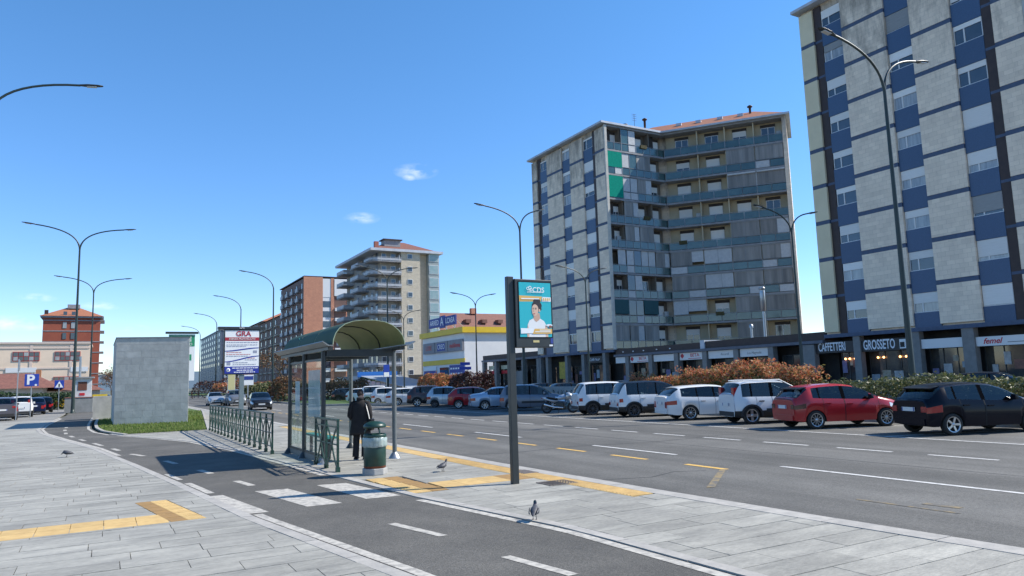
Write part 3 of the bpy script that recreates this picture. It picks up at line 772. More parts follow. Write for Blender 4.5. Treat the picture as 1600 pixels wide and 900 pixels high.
def balcony_front(t, P0, dirv, nrm, bays, floors, base, fh, wallm, depth=1.35, endwall=None, seed=1, zslab=.22):
    """loggia facade; P0 local start, dirv along, nrm outward, bays = list of (u0,u1); floors top-first strings"""
    rnd = random.Random(seed)
    dirv, nrm = Vector(dirv).normalized(), Vector(nrm).normalized()
    rot = math.atan2(dirv.y, dirv.x)
    def at(u, n, z): p = Vector(P0) + dirv * u + nrm * n; return (p.x, p.y, z)
    nf = len(floors)
    def rbox(name, mat, u0, u1, n0, n1, z0, z1, parent=t):
        du, dn, dz = u1 - u0, n1 - n0, z1 - z0
        k = ('rb', name, mat.name, round(du, 2), round(dn, 2), round(dz, 2))
        o = link(name, shared(k, lambda: bx(-du/2, -dn/2, -dz/2, du/2, dn/2, dz/2), mat), parent, at((u0 + u1) / 2, (n0 + n1) / 2, (z0 + z1) / 2)); o.rotation_euler = (0, 0, rot); return o
    U0, U1 = bays[0][0], bays[-1][1]
    for k in range(nf):
        row = floors[nf - 1 - k]; z = base + k * fh
        rbox('balcony_slab', concrete_edge, U0 - .05, U1 + .05, -depth, .06, z - .13, z + .09)
        for bi, (u0, u1) in enumerate(bays):
            ty = row[bi]; w = u1 - u0
            # parapet of two glass panels in a light frame
            step = .0 if bi % 2 == 0 else .0
            if True:
                half = w / 2
                for q in range(2):
                    a = u0 + q * half + .05; c = a + half - .1
                    rg = {'w': screen_w, 'd': M('dark parapet panel', (.05,.06,.075), rough=.25)}.get(ty, rail_glass)
                    if ty in 'tgv' and rnd.random() < .5: rg = screen_w
                    rbox('parapet_glass', rg, a, c, -.03, .0, z + .16, z + 1.02)
                for uu in (u0 + .02, u0 + half, u1 - .02): rbox('parapet_post', alu, uu - .02, uu + .02, -.05, .035, z + .10, z + 1.08)
                rbox('handrail', alu, u0, u1, -.055, .04, z + 1.082, z + 1.13)
            top = z + fh - .135
            if ty in 'oObD':      # open loggia
                ww = min(1.7, w * .5)
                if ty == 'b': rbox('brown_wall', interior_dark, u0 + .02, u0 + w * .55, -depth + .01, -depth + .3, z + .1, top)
                uc = u0 + w * (.5 if ty != 'b' else .78)
                if ty == 'b': ww = w * .36
                french_window(t, at(uc, -depth + .04, z + .1), rot, ww, fh - .78, rnd.choice([0, .3, .45, .95, 1.0]))
            if ty in 'ob' and k > 0:   # what people keep on their balconies
                w_ = rnd.random()
                if w_ < .35: rbox('air_conditioner', fascia_pale, u0 + w * .08, u0 + w * .08 + .75, -depth + .02, -depth + .3, z + .12, z + .67)
                elif w_ < .6: rbox('flower_box', ever_b, u0 + w * .3, u0 + w * .3 + 1.0, .01, .2, z + .82, z + 1.28)
                elif w_ < .8: rbox('cupboard', screen_w, u1 - .75, u1 - .12, -depth + .02, -depth + .45, z + .1, z + 1.75)
            if ty in 'sgW':       # drop-down screen behind the handrail
                mt_ = {'s': screen_g, 'g': screen_g, 'W': screen_w}[ty]
                um = u0 + w * rnd.choice([.45, .5, .58, .64]); zb_ = z + 1.2 if ty != 's' else z + .2
                rbox('sun_screen', mt_, u0 + .06, um - .02, -.10, -.075, zb_, top); rbox('sun_screen', mt_ if rnd.random() < .7 else screen_w, um + .02, u1 - .06, -.10, -.075, zb_ + rnd.choice([0, 0, .35]), top)
                rbox('screen_guide', alu, um - .02, um + .02, -.12, -.05, zb_, top)
                rbox('screen_box', alu, u0 + .04, u1 - .04, -.17, -.02, top - .1, top)
            if ty == 'a':         # awning with a white cassette
                rbox('sun_screen', screen_g, u0 + .08, u1 - .08, -.08, -.05, z + 1.15, top - .2)
                rbox('awning_box', screen_w, u0 + .05, u1 - .05, -.14, .14, top - .24, top - .04)
                for uu in (u0 + .03, u1 - .03): rbox('screen_guide', screen_w, uu - .025, uu + .025, -.10, -.04, z + 1.15, top - .24)
            if ty in 'tT':
                o = rbox('teal_awning', teal if ty == 't' else teal_d, u0 + .04, u1 - .04, -.03, .05, z + (1.0 if ty == 't' and k != nf - 3 else .25) if ty == 't' else z + 1.25, top)
            if ty == 'v':         # glazed veranda
                for q in range(2):
                    a = u0 + q * w / 2
                    rbox('veranda_pane', rnd.choice([screen_w, rail_glass, screen_w, pane]), a + .05, a + w / 2 - .05, -.06, -.03, z + 1.16, top - .05)
                    rbox('veranda_frame', alu, a, a + .05, -.08, 0, z + 1.14, top)
            if ty == 'k':         # half drawn white curtain
                rbox('white_curtain', screen_w, u0 + w * .45, u1 - .1, -.12, -.09, z + .15, top)
            if ty == 'c':
                rbox('white_curtain', screen_w, u0 + .08, u0 + w * .48, -.12, -.09, z + .15, top); rbox('white_curtain', screen_w, u0 + w * .52, u1 - .08, -.12, -.09, z + .15, top)
    # back wall, side walls, partitions, top slab
    zt = base + nf * fh
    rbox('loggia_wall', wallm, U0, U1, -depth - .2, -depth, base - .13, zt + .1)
    rbox('top_slab', concrete_edge, U0 - .05, U1 + .05, -depth, .1, zt - .1, zt + .12)
    for bi, (u0, u1) in enumerate(bays[1:]):
        rbox('party_wall', wallm, u0 - .07, u0 + .07, -depth, -.25, base, zt - .1)
    return rbox

# end face of the middle block (faces -Y)
endb = [(.4, 2.75), (2.75, 5.1), (5.1, 7.5), (7.5, 9.9)]
endf = ['bvob', 'tvsO', 'tvsO', 'bsoO', 'bssO', 'kvcs', 'bvoO', 'TvTo', 'sssO']
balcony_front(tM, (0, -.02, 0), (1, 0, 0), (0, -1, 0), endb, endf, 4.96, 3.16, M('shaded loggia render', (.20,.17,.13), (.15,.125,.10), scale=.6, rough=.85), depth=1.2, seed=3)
# angled wing: starts at the inner corner
wing = tM
wd = Vector((9.6, -12.1, 0)).normalized(); wn_ = Vector((-12.1, -9.6, 0)).normalized()
wl_ = 15.4
wb = [(.25, 4.5), (4.5, 8.0), (8.0, 11.55), (11.55, 15.0)]
wf = ['oooo', 'oosg', 'ooaa', 'oooo', 'ooss', 'gWgg', 'gWgg', 'Woss', 'ooso']
rb = balcony_front(wing, (9.6, -.02, 0), wd, wn_, wb, wf, 4.96, 3.16, cream_wall, depth=1.45, seed=8)
rb('end_wall', stone_panel, 15.0, 15.5, -9.5, .08, 0, zt_ + .12)
rb('wall', stone_panel, -3, 14.99, -9.5, -1.66, 0, zt_ + .1)
rb('eaves', fascia_pale, -.6, 16.0, -10, .55, zt_ + .13, zt_ + .38)
# tiled hip roof over the wing
def P_w(u, n, z): p = wd * u + wn_ * n; return (p.x + 9.6, p.y, z)
mb = MB(); z0, z1 = zt_ + .39, zt_ + 2.95
a, b_, c, d = P_w(-6, .3, z0), P_w(15.7, .3, z0), P_w(15.7, -9.8, z0), P_w(-6, -9.8, z0); e, f_ = P_w(-2, -4.9, z1), P_w(11.6, -4.9, z1)
mb.face([a, b_, f_, e]); mb.face([b_, c, f_]); mb.face([c, d, e, f_]); mb.face([d, a, e])
roof = mb.build('roof', tile_roof, wing)
for u in (2.0, 4.6, 7.4, 10.0):
    pp = P_w(u, -2.6, z0 + 1.42); o = bx(-.35, -.3, -.1, .35, .3, .28).build('roof_vent', fascia_pale, roof, pp, math.atan2(wd.y, wd.x))
for u, n in ((11.2, -3.6), (-2.5, -2.0)):
    o = MB().lathe([(.16, -.3), (.16, .75), (.34, .76), (.34, .9), (.1, 1.05), (0, 1.06)], 10).build('chimney_pot', brown_str, roof, P_w(u, n, z0 + 2.0))
# roof things of the middle block
for x, y, h in ((5.2, 2.0, 1.2), (5.9, 2.4, 1.2)):
    MB().lathe([(.17, 0), (.17, h * .7), (.34, h * .72), (.34, h * .9), (0, h)], 10).build('chimney_pot', brown_str, tM, (x, y, zt_ + .42))
MB().box(-1.1, -.7, 0, 1.1, .7, .5).box(-1.3, -.9, .5, 1.3, .9, .62).build('stair_head', concrete_edge, tM, (8.0, 2.6, zt_ + .42))
mb = MB(); mb.tube([(0, 0, 0), (0, 0, 2.4)], .03, 6)
for z in (1.5, 1.8, 2.1, 2.35): mb.bar((-.4, 0, z), (.4, 0, z), .03, .03)
mb.build('aerial', dark_steel, tM, (7.3, 2.6, zt_ + 1.05))
mb = MB(); z0 = zt_ + .42
mb.face([(-.2, -.2, z0), (D_ + .2, -.2, z0), (D_ / 2, 5, z0 + 1.3)]); mb.face([(-.2, L_ + .2, z0), (-.2, -.2, z0), (D_ / 2, 5, z0 + 1.3), (D_ / 2, L_ - 5, z0 + 1.3)]); mb.face([(D_ + .2, -.2, z0), (D_ + .2, L_ + .2, z0), (D_ / 2, L_ - 5, z0 + 1.3), (D_ / 2, 5, z0 + 1.3)]); mb.face([(D_ + .2, L_ + .2, z0), (-.2, L_ + .2, z0), (D_ / 2, L_ - 5, z0 + 1.3)])
mb.build('roof', tile_roof, tM)
# near end of the right block
rbe = balcony_front(tR, (0, -.02, 0), (1, 0, 0), (0, -1, 0), endb, ['bvoo', 'bsso', 'bvoo', 'bsoo', 'boso', 'bsso', 'bvoo', 'bsoo', 'bsso'], 4.76, 3.23, cream_wall, depth=1.2, seed=6)

# ---- shops: plinth building with columns, and ground floors
paneS = M('shop window glass', (.03,.033,.036), (.10,.085,.06), scale=.9, rough=.05, spec=.8, lo=.45, hi=.75)
sign_w = M('white shop sign', (.66,.66,.65), rough=.5)
sign_k = M('black shop sign', (.025,.022,.022), rough=.5)
def columns(parent, ys, x0, ztop, w=.75, oy=0):
    for y in ys: part_box('column', col_stone, parent, x0 + .3, y - oy, ztop / 2 + .015, .6, w, ztop - .03)
def bay(parent, y0, y1, oy, X=1.3, door=False, z1=3.2):
    """glazed shop bay between columns"""
    w = abs(y1 - y0); yc = (y0 + y1) / 2 - oy
    f = MB()
    for q in range(4):
        yy = -w/2 + q * w / 3; f.box(-.05, yy - .03, 0, .05, yy + .03, z1)
    f.box(-.05, -w/2, z1 - .08, .05, w/2, z1); f.box(-.05, -w/2, 0, .05, w/2, .35)
    o = f.build('shop_front', dark_steel, parent, (X, yc, .05))
    for q in range(3):
        link('shop_window', shared(('shopwin', round(w/3, 2)), lambda: bx(.0, -w/6 + .03, .36, .02, w/6 - .03, z1 - .09), paneS), o, (0, -w/2 + (q + .5) * w / 3, 0))
    return o
def sign(parent, y0, y1, oy, z0, z1, mat, X=.28):
    return part_box('sign_board', mat, parent, X, (y0 + y1) / 2 - oy, (z0 + z1) / 2, .14, abs(y1 - y0), z1 - z0)
pl = thing('shop_gallery', 'low row of shops with a brown fascia between the two blue apartment blocks', 'shop row', (54, 41.4, 0))
OY = 41.4; LY = 71.0 - 41.4
bx(2.0, .1, .03, 9, LY - .1, 4.05).build('wall', shop_dark, pl)
bx(-.1, .02, 4.06, 9.2, LY - .02, 4.32).build('canopy_edge', M('blue-grey canopy edge', (.10,.115,.15), (.07,.08,.11), scale=2, rough=.5), pl)
bx(.25, .02, 4.325, 9.2, LY - 15.2, 5.05).build('fascia', brown_str, pl); bx(.25, LY - 14.6, 4.325, 9.2, LY - .02, 5.0).build('fascia', brown_str, pl)
bx(.1, LY - 15.2, 4.326, 9.2, LY - 14.6, 5.2).build('fascia_joint', fascia_pale, pl)
cols = [71.3, 68.6, 64.4, 60.1, 55.8, 51.5, 47.2, 43.2]
columns(pl, cols[1:-1], .0, 4.05, .62, OY)
for y in (43.0,): part_box('column', col_stone, pl, .3, y - OY, 2.0, .6, 1.2, 4.0)
for a, c in zip(cols, cols[1:]): bay(pl, a - .3, c + .3, OY)
for (a, c), mt_ in zip(((73.1, 69.7), (68.2, 64.9)), (sign_w, sign_w)): pass
sg = [sign(pl, 71.0, 69.0, OY, 3.28, 4.0, sign_w), sign(pl, 68.2, 64.8, OY, 3.25, 4.0, sign_w), sign(pl, 64.0, 60.5, OY, 3.25, 4.0, sign_w), sign(pl, 59.7, 56.2, OY, 3.25, 4.02, sign_w), sign(pl, 55.4, 51.9, OY, 3.25, 4.02, sign_w), sign(pl, 51.1, 47.6, OY, 3.25, 4.04, sign_w)]
for s_ in (sg[1], sg[3]):
    text('lettering', 'BETA', .5, (-.075, -.55, .08), 'x', red_m, s_, sx=1.15, bold=.006)
    MB().extrude([(-.08, -.3 + 1.35, .06), (-.08, 0 + 1.35, -.24), (-.08, .3 + 1.35, .06), (-.08, 1.35, .36)], (.008, 0, 0)).build('sign_emblem', red_m, s_)
    part_box('sign_strip', red_m, s_, -.074, -.5, -.25, .012, 1.9, .06)
text('lettering', 'Riccardi', .34, (-.075, -.5, 0), 'x', M('grey print', (.2,.2,.2), rough=.6), sg[4], shear=.3)
text('lettering', 'Les Magnolie', .34, (-.075, 0, -.05), 'x', MATS['grey print'], sg[5], shear=.3)
for y in (69.5, 67.6, 65.7, 63.4, 61.2): part_box('roof_lamp', wht, pl, .22, y - OY, 4.6, .08, .16, .12)
# ventilation stacks standing on the gallery roof
t = thing('flue_pipe', 'tall shiny steel flue rising from the gallery roof before the balconies', 'flue', (56.2, 49.6, 5.05))
MB().tube([(0, 0, 0), (0, 0, 2.6)], .14, 10).build('pipe', galv, t)
MB().lathe([(.14, 2.6), (.26, 2.65), (.26, 4.6), (.2, 4.75), (.3, 4.8), (.3, 4.95), (0, 5.0)], 12).build('silencer', galv, t)
t = thing('flue_pipe', 'short steel flue with a rain cap beside the tall flue', 'flue', (56.2, 51.3, 5.05))
MB().tube([(0, 0, 0), (0, 0, 1.2)], .12, 8).build('pipe', galv, t); MB().lathe([(.2, 1.1), (.2, 1.4), (0, 1.5)], 10).build('cap', galv, t)
# ground floor of the right-hand block
OY = 23.45
cR = [41.0, 38.3, 33.45, 29.4, 25.2]
for a, w in ((38.3, .62), (33.45, .95), (29.4, .85), (24.6, .9)): part_box('column', col_stone, tR, .35, a - OY - (.5 if a > 41 else 0), 2.26, .6, w, 4.45)
for a, c in ((40.6, 38.6), (38.0, 33.95), (32.95, 29.85), (28.95, 25.1)): bay(tR, a, c, OY, X=1.25)
bx(1.9, 0.2, .03, 2.15, 17.5, 4.6).build('shop_back', shop_dark, tR)
s1 = sign(tR, 42.38, 38.62, OY, 3.2, 4.12, sign_k); s2 = sign(tR, 38.0, 34.0, OY, 3.15, 4.1, sign_k)
s3 = sign(tR, 32.95, 29.9, OY, 3.15, 3.85, sign_w); s4 = sign(tR, 28.95, 24.9, OY, 3.12, 3.78, sign_w)
lettr = M('white sign letters', (.72,.74,.78), rough=.5)
text('lettering', 'CAFFETTERI', 1.0, (-.08, .28, .02), 'x', lettr, s1, sx=.50, bold=.016)
text('lettering', 'GROSSETO', 1.08, (-.08, .42, .02), 'x', lettr, s2, sx=.51, bold=.018)
part_box('sign_badge', wht, s2, -.075, -1.62, 0, .012, .6, .72); part_box('sign_badge', black_m, s2, -.084, -1.55, -.06, .012, .36, .4)
text('lettering', 'femel', .55, (-.075, .95, .0), 'x', red_m, s4, shear=.35, bold=.012)
part_box('sign_strip', MATS['grey print'], s4, -.074, -.9, -.12, .01, 1.7, .05)
# warm pendant lamps in the coffee bar
warm = bpy.data.materials.new('lamp glow'); warm.use_nodes = True
warm.node_tree.nodes['Principled BSDF'].inputs['Emission Color'].default_value = (1, .45, .15, 1); warm.node_tree.nodes['Principled BSDF'].inputs['Emission Strength'].default_value = 3
for y, w_ in ((40.2, 'leftmost under the CAFFETTERI sign'), (39.8, 'second from left under the CAFFETTERI sign'), (39.3, 'third from left under the CAFFETTERI sign'), (38.95, 'rightmost under the CAFFETTERI sign'), (37.2, 'leftmost under the GROSSETO sign'), (36.7, 'second from left under the GROSSETO sign'), (35.3, 'third from left under the GROSSETO sign'), (34.8, 'rightmost under the GROSSETO sign')):
    t = thing('pendant_lamp', 'glowing pendant lamp ' + w_, 'lamp', (55.1, y, 2.65), 0, 'pendant lamps in the coffee bar')
    MB().lathe([(0, -.09), (.075, -.06), (.09, 0), (.06, .07), (0, .09)], 8).build('bulb', warm, t); MB().tube([(0, 0, .08), (0, 0, .4)], .012, 5).build('cord', black_pl, t)
# ground floor of the middle block and the low shops beyond it
OY = 71.1
for a in (73.2, 77.8, 81.7, 86.6, 88.5): part_box('column', col_stone, tM, .35, a - OY, 2.36, .6, .6, 4.65)
for a, c in ((73.5, 77.5), (78.1, 81.4), (82.0, 86.3)): bay(tM, c, a, OY, X=1.25)
bx(1.9, 0.2, .03, 2.15, 17.4, 4.75).build('shop_back', shop_dark, tM)
s5 = sign(tM, 73.8, 77.0, OY, 3.5, 4.3, sign_k); text('lettering', 'Caffè Noir', .5, (-.08, 0, 0), 'x', lettr, s5, shear=.3)
yel_p = M('yellow poster', (.55,.42,.06), (.35,.26,.05), scale=3, rough=.6); part_box('window_poster', yel_p, tM, 1.12, 84.2 - OY, 2.75, .04, 1.7, 2.3)
rp_s = random.Random(17)
tones = [M('poster tone %s' % n_, c_, c2_, scale=4, rough=.6) for n_, c_, c2_ in (('cream', (.45,.40,.30), (.25,.2,.14)), ('brick', (.30,.12,.08), (.14,.07,.05)), ('sky', (.22,.30,.36), (.40,.42,.42)), ('violet', (.12,.10,.26), (.2,.2,.3)), ('pale', (.50,.50,.48), (.30,.30,.30)))]
for par, oy_, spans in ((tM, 71.1, ((73.5, 77.5), (78.1, 81.4), (82.0, 83.2))), (tR, 23.45, ((40.6, 38.6), (38.0, 34), (32.9, 29.9), (28.9, 25.2))), (pl, 41.4, ((70.9, 69), (68.2, 65), (63.9, 60.6), (59.6, 56.3), (55.3, 52)))):
    for a_, c_ in spans:
        for q_ in range(4):
            y_ = min(a_, c_) + (q_ + .5) * abs(c_ - a_) / 4; h_ = rp_s.uniform(.35, 1.3)
            part_box('window_display', rp_s.choice(tones), par, 1.22, y_ - oy_ + rp_s.uniform(-.15, .15), rp_s.uniform(.9, 2.4), .05, rp_s.uniform(.3, .75), h_)
gl = thing('shop_gallery', 'single storey shops with pale awning boards left of the blue block', 'shop row', (54, 88.7, 0))
bx(2.0, .1, .03, 9, 17.8, 4.6).build('wall', shop_dark, gl); bx(-.1, .02, 4.6, 9.2, 17.9, 4.9).build('canopy_edge', MATS['blue-grey canopy edge'], gl); bx(.2, .02, 4.905, 9.2, 17.9, 5.65).build('fascia', brown_str, gl)
for y in (.3, 4.6, 9.0, 13.3, 17.5): part_box('column', col_stone, gl, .3, y, 2.3, .6, .7, 4.55)
cream_s = M('cream awning board', (.50,.50,.36), rough=.6)
for a, c, mt_ in ((.8, 4.2, None), (5.0, 8.6, 'sh'), (9.4, 12.9, 'c'), (13.7, 17.1, 'c')):
    bay(gl, a, c, 0, X=1.2, z1=3.6)
    if mt_ == 'c': part_box('sign_board', cream_s, gl, .9, (a + c) / 2, 3.65, .12, c - a, .6); part_box('sign_board', red_m, gl, .95, (a + c) / 2, 2.9, .08, c - a, .5)
    if mt_ == 'sh': part_box('roller_shutter', blind_g, gl, 1.0, (a + c) / 2, 1.5, .06, c - a, 2.9)

# ---- white and yellow store
st_white = M('white cladding', (.70,.70,.70), (.64,.64,.645), scale=.4, rough=.6)
st_yel = M('yellow fascia', (.70,.47,.015), (.62,.42,.015), scale=1, rough=.5)
st = thing('furniture_store', 'white flat-roofed store with yellow bands and a rooftop sign', 'store', (54, 113.4, 0))
bx(.2, .2, 0, 34, 19, 9.98).build('wall', st_white, st)
bx(-.35, -.35, 10.0, 34.5, 19.4, 11.0).build('fascia_band', st_yel, st)
bx(.06, -.03, 4.7, .2, 18.8, 5.6).build('yellow_band', st_yel, st)
board = M('grey hoarding', (.22,.22,.24), (.18,.18,.20), scale=2, rough=.6)
for y0, y1, s_, cm, bg_ in ((12.3, 17.9, 'LUBE', M('pale red print', (.5,.12,.1), rough=.6), None), (6.5, 12.1, 'CREO', sign_w, blue_m), (.2, 6.3, 'mobilnova', red_m, None)):
    hb = part_box('hoarding', board, st, -.05, (y0 + y1) / 2, 7.95, .3, y1 - y0, 2.0)
    if bg_: part_box('sign_panel', bg_, hb, -.16, 0, 0, .02, 3.6, 1.4)
    text('lettering', s_, 1.25 if len(s_) < 5 else 1.15, (-.18, 0, 0), 'x', cm, hb, bold=.012, sx=1.0 if len(s_) < 5 else .92)
part_box('shop_panel', blue_m, st, .1, 3.2, 3.3, .2, 6.0, 2.4); part_box('shop_panel', blue_m, st, .1, 15.2, 2.2, .2, 5.8, 3.0); part_box('shop_panel', wht, st, .1, 15.2, 4.1, .2, 5.8, .7)
part_box('door', glass_dark, st, .1, 8.7, 2.1, .2, 3.6, 4.2)
for z in (3.9, 3.0):
    for q in range(5): part_box('print_line', wht, st, -.005, 5.4 - q * 1.05, z, .012, .7, .28)
sn = thing('rooftop_sign', 'blue rooftop sign reading ARREDALCASA above the yellow fascia', 'sign', (54.3, 113.4, 11.0))
part_box('sign_face', blue_m, sn, 0, 9.7, 1.62, .25, 12.2, 1.75); part_box('sign_peak', blue_m, sn, -.05, 9.5, 1.6, .25, 2.3, 2.3)
text('lettering', 'ARRED', 1.35, (-.14, 13.1, 1.62), 'x', lettr, sn, bold=.012, sx=.98); text('lettering', 'LCASA', 1.35, (-.14, 5.95, 1.62), 'x', lettr, sn, bold=.012, sx=.98)
text('lettering', 'A', 2.2, (-.19, 9.5, 1.6), 'x', lettr, sn, bold=.012)
for y in (4.4, 8, 12, 15): MB().bar((.1, y, 0), (.1, y, 1.0), .12, .12).bar((2.2, y, 0), (.15, y, 1.9), .08, .08).build('sign_strut', galv, sn)
# ---- far blocks on the right-hand side of the avenue
def far_windows(parent, X, ys, zs, w, h, mat=pane, frame=win_white, facing='x', Y=0):
    for y in ys:
        for z in zs:
            if facing == 'x': o = part_box('window', frame, parent, X - .02, y, z, .12, w, h); part = part_box('pane', mat, o, -.05, 0, 0, .05, w - .2, h - .2)
            else: o = part_box('window', frame, parent, y, Y - .02, z, w, .12, h); part = part_box('pane', mat, o, 0, -.05, 0, w - .2, .05, h - .2)
beige = M('beige tile cladding', (.50,.44,.34), (.44,.385,.30), scale=1.5, rough=.8); tiled(beige, .7, .3, .012, stain=False)
bt = thing('apartment_building', 'beige block with curved corner balconies on every floor, left of the yellow store', 'apartment building', (54, 161.8, 0))
H = 33.0; nF = 10; fh = 3.05
bx(1.6, .0, 0, 15, 26.5, H - .6).build('wall', M('grey-beige render', (.33,.31,.28), (.28,.265,.24), scale=.6, rough=.85), bt)
bx(6.4, -1.5, 0, 11.2, -.02, H - .65).build('end_wall', beige, bt)
bx(13.42, -1.4, 3.5, 16.2, 6, H - .8).build('bay_window', M('grey-green bay panels', (.30,.34,.335), (.25,.285,.28), scale=1, rough=.5), bt); bx(11.22, -.12, 0, 13.4, -.02, H - .66).build('recessed_wall', beige, bt)
bx(-1.3, -2.2, H - .6, 17, 27.5, H).build('eaves', fascia_pale, bt)
mb = MB(); z0 = H + .02
mb.face([(-.5, -1.4, z0), (16, -1.4, z0), (10, 6, z0 + 3.2), (6, 6, z0 + 3.2)]); mb.face([(16, -1.4, z0), (16, 26, z0), (10, 20, z0 + 3.2), (10, 6, z0 + 3.2)]); mb.face([(-.5, 26, z0), (-.5, -1.4, z0), (6, 6, z0 + 3.2), (6, 20, z0 + 3.2)]); mb.face([(6, 6, z0 + 3.2), (10, 6, z0 + 3.2), (10, 20, z0 + 3.2), (6, 20, z0 + 3.2)])
rf = mb.build('roof', M('brown roof tile', (.24,.10,.07), (.12,.05,.04), scale=3.5, rough=.9, lo=.3, hi=.7), bt)
bx(-2, -1.2, 0, 2, 1.2, 1.5).build('stair_head', concrete_edge, rf, (5.2, 2.2, z0 + 1.1)); bx(-2.4, -1.6, 1.5, 2.4, 1.6, 1.75).build('stair_head_roof', brown_str, rf, (5.2, 2.2, z0 + 1.1)); bx(-.5, -.4, 0, .5, .4, 1.6).build('chimney', M('brick chimney', (.3,.1,.07), rough=.8), rf, (.6, -.6, z0 + .1))
white_rail = M('pale balcony rail', (.42,.43,.45), (.34,.35,.37), scale=2, rough=.5)
for k in range(nF):
    z = 2.6 + k * fh - .2
    sl_ = MB(); sl_.prism([(-1.2, 3.2), (-1.2, -.8), (-.6, -1.7), (.4, -2.1), (6.3, -2.1), (6.3, 0), (1.6, 0), (1.6, 3.2)], z, z + .22); sl_.build('balcony_slab', concrete_edge, bt)
    rl = MB()
    for p, q in zip([(-1.2, 3.2), (-1.2, -.8), (-.6, -1.7), (.4, -2.1)], [(-1.2, -.8), (-.6, -1.7), (.4, -2.1), (6.3, -2.1)]): rl.bar((*p, z + .62), (*q, z + .62), .05, .52); rl.bar((*p, z + 1.1), (*q, z + 1.1), .06, .06)
    rl.build('parapet', white_rail, bt)
    for y0, y1 in ((8.0, 13.6), (20.0, 26.4)):
        bx(-1.2, y0, z, 1.6, y1, z + .22).build('balcony_slab', concrete_edge, bt); MB().box(-1.2, y0, z + .3, -1.12, y1, z + 1.12).box(-1.12, y0, z + .3, 1.5, y0 + .06, z + 1.12).box(-1.12, y1 - .06, z + .3, 1.5, y1, z + 1.12).build('parapet', white_rail, bt)
    far_windows(bt, 1.58, (2.0, 5.5, 9.5, 12, 16.8, 22.5), (z + 1.5,), 1.5, 2.2, pane if k % 2 else curtain, M('blue-grey frame', (.12,.16,.26), rough=.6))
    far_windows(bt, 0, (8.6,), (z + 1.6,), 1.25, 1.2, pane, win_white, 'y', -1.52)
    far_windows(bt, 0, (2.6, 4.9), (z + 1.3,), 1.2, 2.1, pane, win_white, 'y', -.02)
    far_windows(bt, 0, (14.8,), (z + 1.75,), 2.4, 2.2, M('pale green glazing', (.22,.33,.33), (.30,.38,.38), scale=1, rough=.1), win_white, 'y', -1.42)
    part_box('partition', white_rail, bt, 5.9, -.9, z + 1.0, .15, 1.9, 1.6)
bx(8.0, -1.54, 1.0, 12.0, -1.5, 3.4).build('garage_door', shop_dark, bt)
# red brick block
brick = M('red brick wall', (.50,.235,.145), (.42,.19,.12), scale=.7, rough=.85); tiled(brick, .5, .16, .012, stain=False)
bb = thing('apartment_building', 'red brick block with a bare brick end wall and white loggias', 'apartment building', (54, 229, 0))
H = 35.3
dkb = M('dark brown facade', (.17,.095,.075), (.13,.075,.06), scale=.5, rough=.7)
bx(.0, 0, 0, 13.3, 35, H).build('wall', dkb, bb); bx(8.3, -.4, 0, 9.3, -.02, H + .2).build('brick_pier', brick, bb); bx(-.3, -.4, 0, 5.7, -.02, H + .4).build('end_wall', brick, bb); bx(-.3, -.4, H + .41, 30, 36, H + .7).build('roof_edge', brown_str, bb)
bx(13.52, 3, 0, 30, 34, H).build('rear_wing', brick, bb)
bx(5.72, -.3, H - 6, 8.28, -.02, H).build('white_panel', sign_w, bb); bx(9.4, -.5, H - 5.5, 14.5, -.02, H).build('white_panel', sign_w, bb)
for k in range(10):
    z = 2.5 + k * 3.2
    for y in (5.0, 12.5, 20.0, 27.5):
        bx(-1.0, y, z, -.02, y + 3.8, z + .2).build('balcony_slab', concrete_edge, bb)
        part_box('parapet', white_rail, bb, -1.0, y + .95, z + .75, .1, 1.7, 1.1); part_box('parapet', white_rail, bb, -1.0, y + 2.85, z + .75, .1, 1.7, 1.1)
    far_windows(bb, -.02, (3.0, 10.2, 17.7, 25.2, 33), (z + 1.7,), 1.4, 1.9, pane, brown_str)
    (part_box('balcony_slab', sign_w, bb, 12, -.6, z + .5, 5, 1.2, 1.0) if k < 8 else None); part_box('stair_window', pane, bb, 7, -.12, z + 2.2, 2.5, .2, 2.0)
    part_box('stair_panel', sign_w, bb, 7, -.12, z + .55, 2.5, .2, 1.2)
# brown block with cream balcony ends
nb = thing('apartment_building', 'brown block with cream balcony fronts behind the avenue trees', 'apartment building', (54, 264, 0))
H = 26.5
bx(0, 0, 0, 14, 44, H).build('wall', dkb, nb)
mb = MB(); mb.face([(-.6, -.6, H + .02), (14.6, -.6, H + .02), (7, 8, H + 3)]); mb.face([(-.6, 44.6, H + .02), (-.6, -.6, H + .02), (7, 8, H + 3), (7, 36, H + 3)]); mb.face([(14.6, -.6, H + .02), (14.6, 44.6, H + .02), (7, 36, H + 3), (7, 8, H + 3)]); mb.face([(14.6, 44.6, H + .02), (-.6, 44.6, H + .02), (7, 36, H + 3)])
mb.build('roof', tile_roof, nb)
cream_slab = M('cream balcony front', (.55,.47,.36), rough=.8)
for k in range(7):
    z = 3.2 + k * 3.3
    part_box('balcony_slab', cream_slab, nb, 7, -.9, z, 11, 1.8, .5); far_windows(nb, 0, (3.2, 8.2), (z + 1.7,), 1.8, 2.0, pane, brick, 'y', -.02)
    for y in (4, 13, 22, 31, 40): part_box('balcony_slab', cream_slab, nb, -.6, y, z, 1.2, 4.5, .35)
    far_windows(nb, -.02, (8.5, 17.5, 26.5, 35.5), (z + 1.7,), 1.6, 1.8, pane, brown_str)
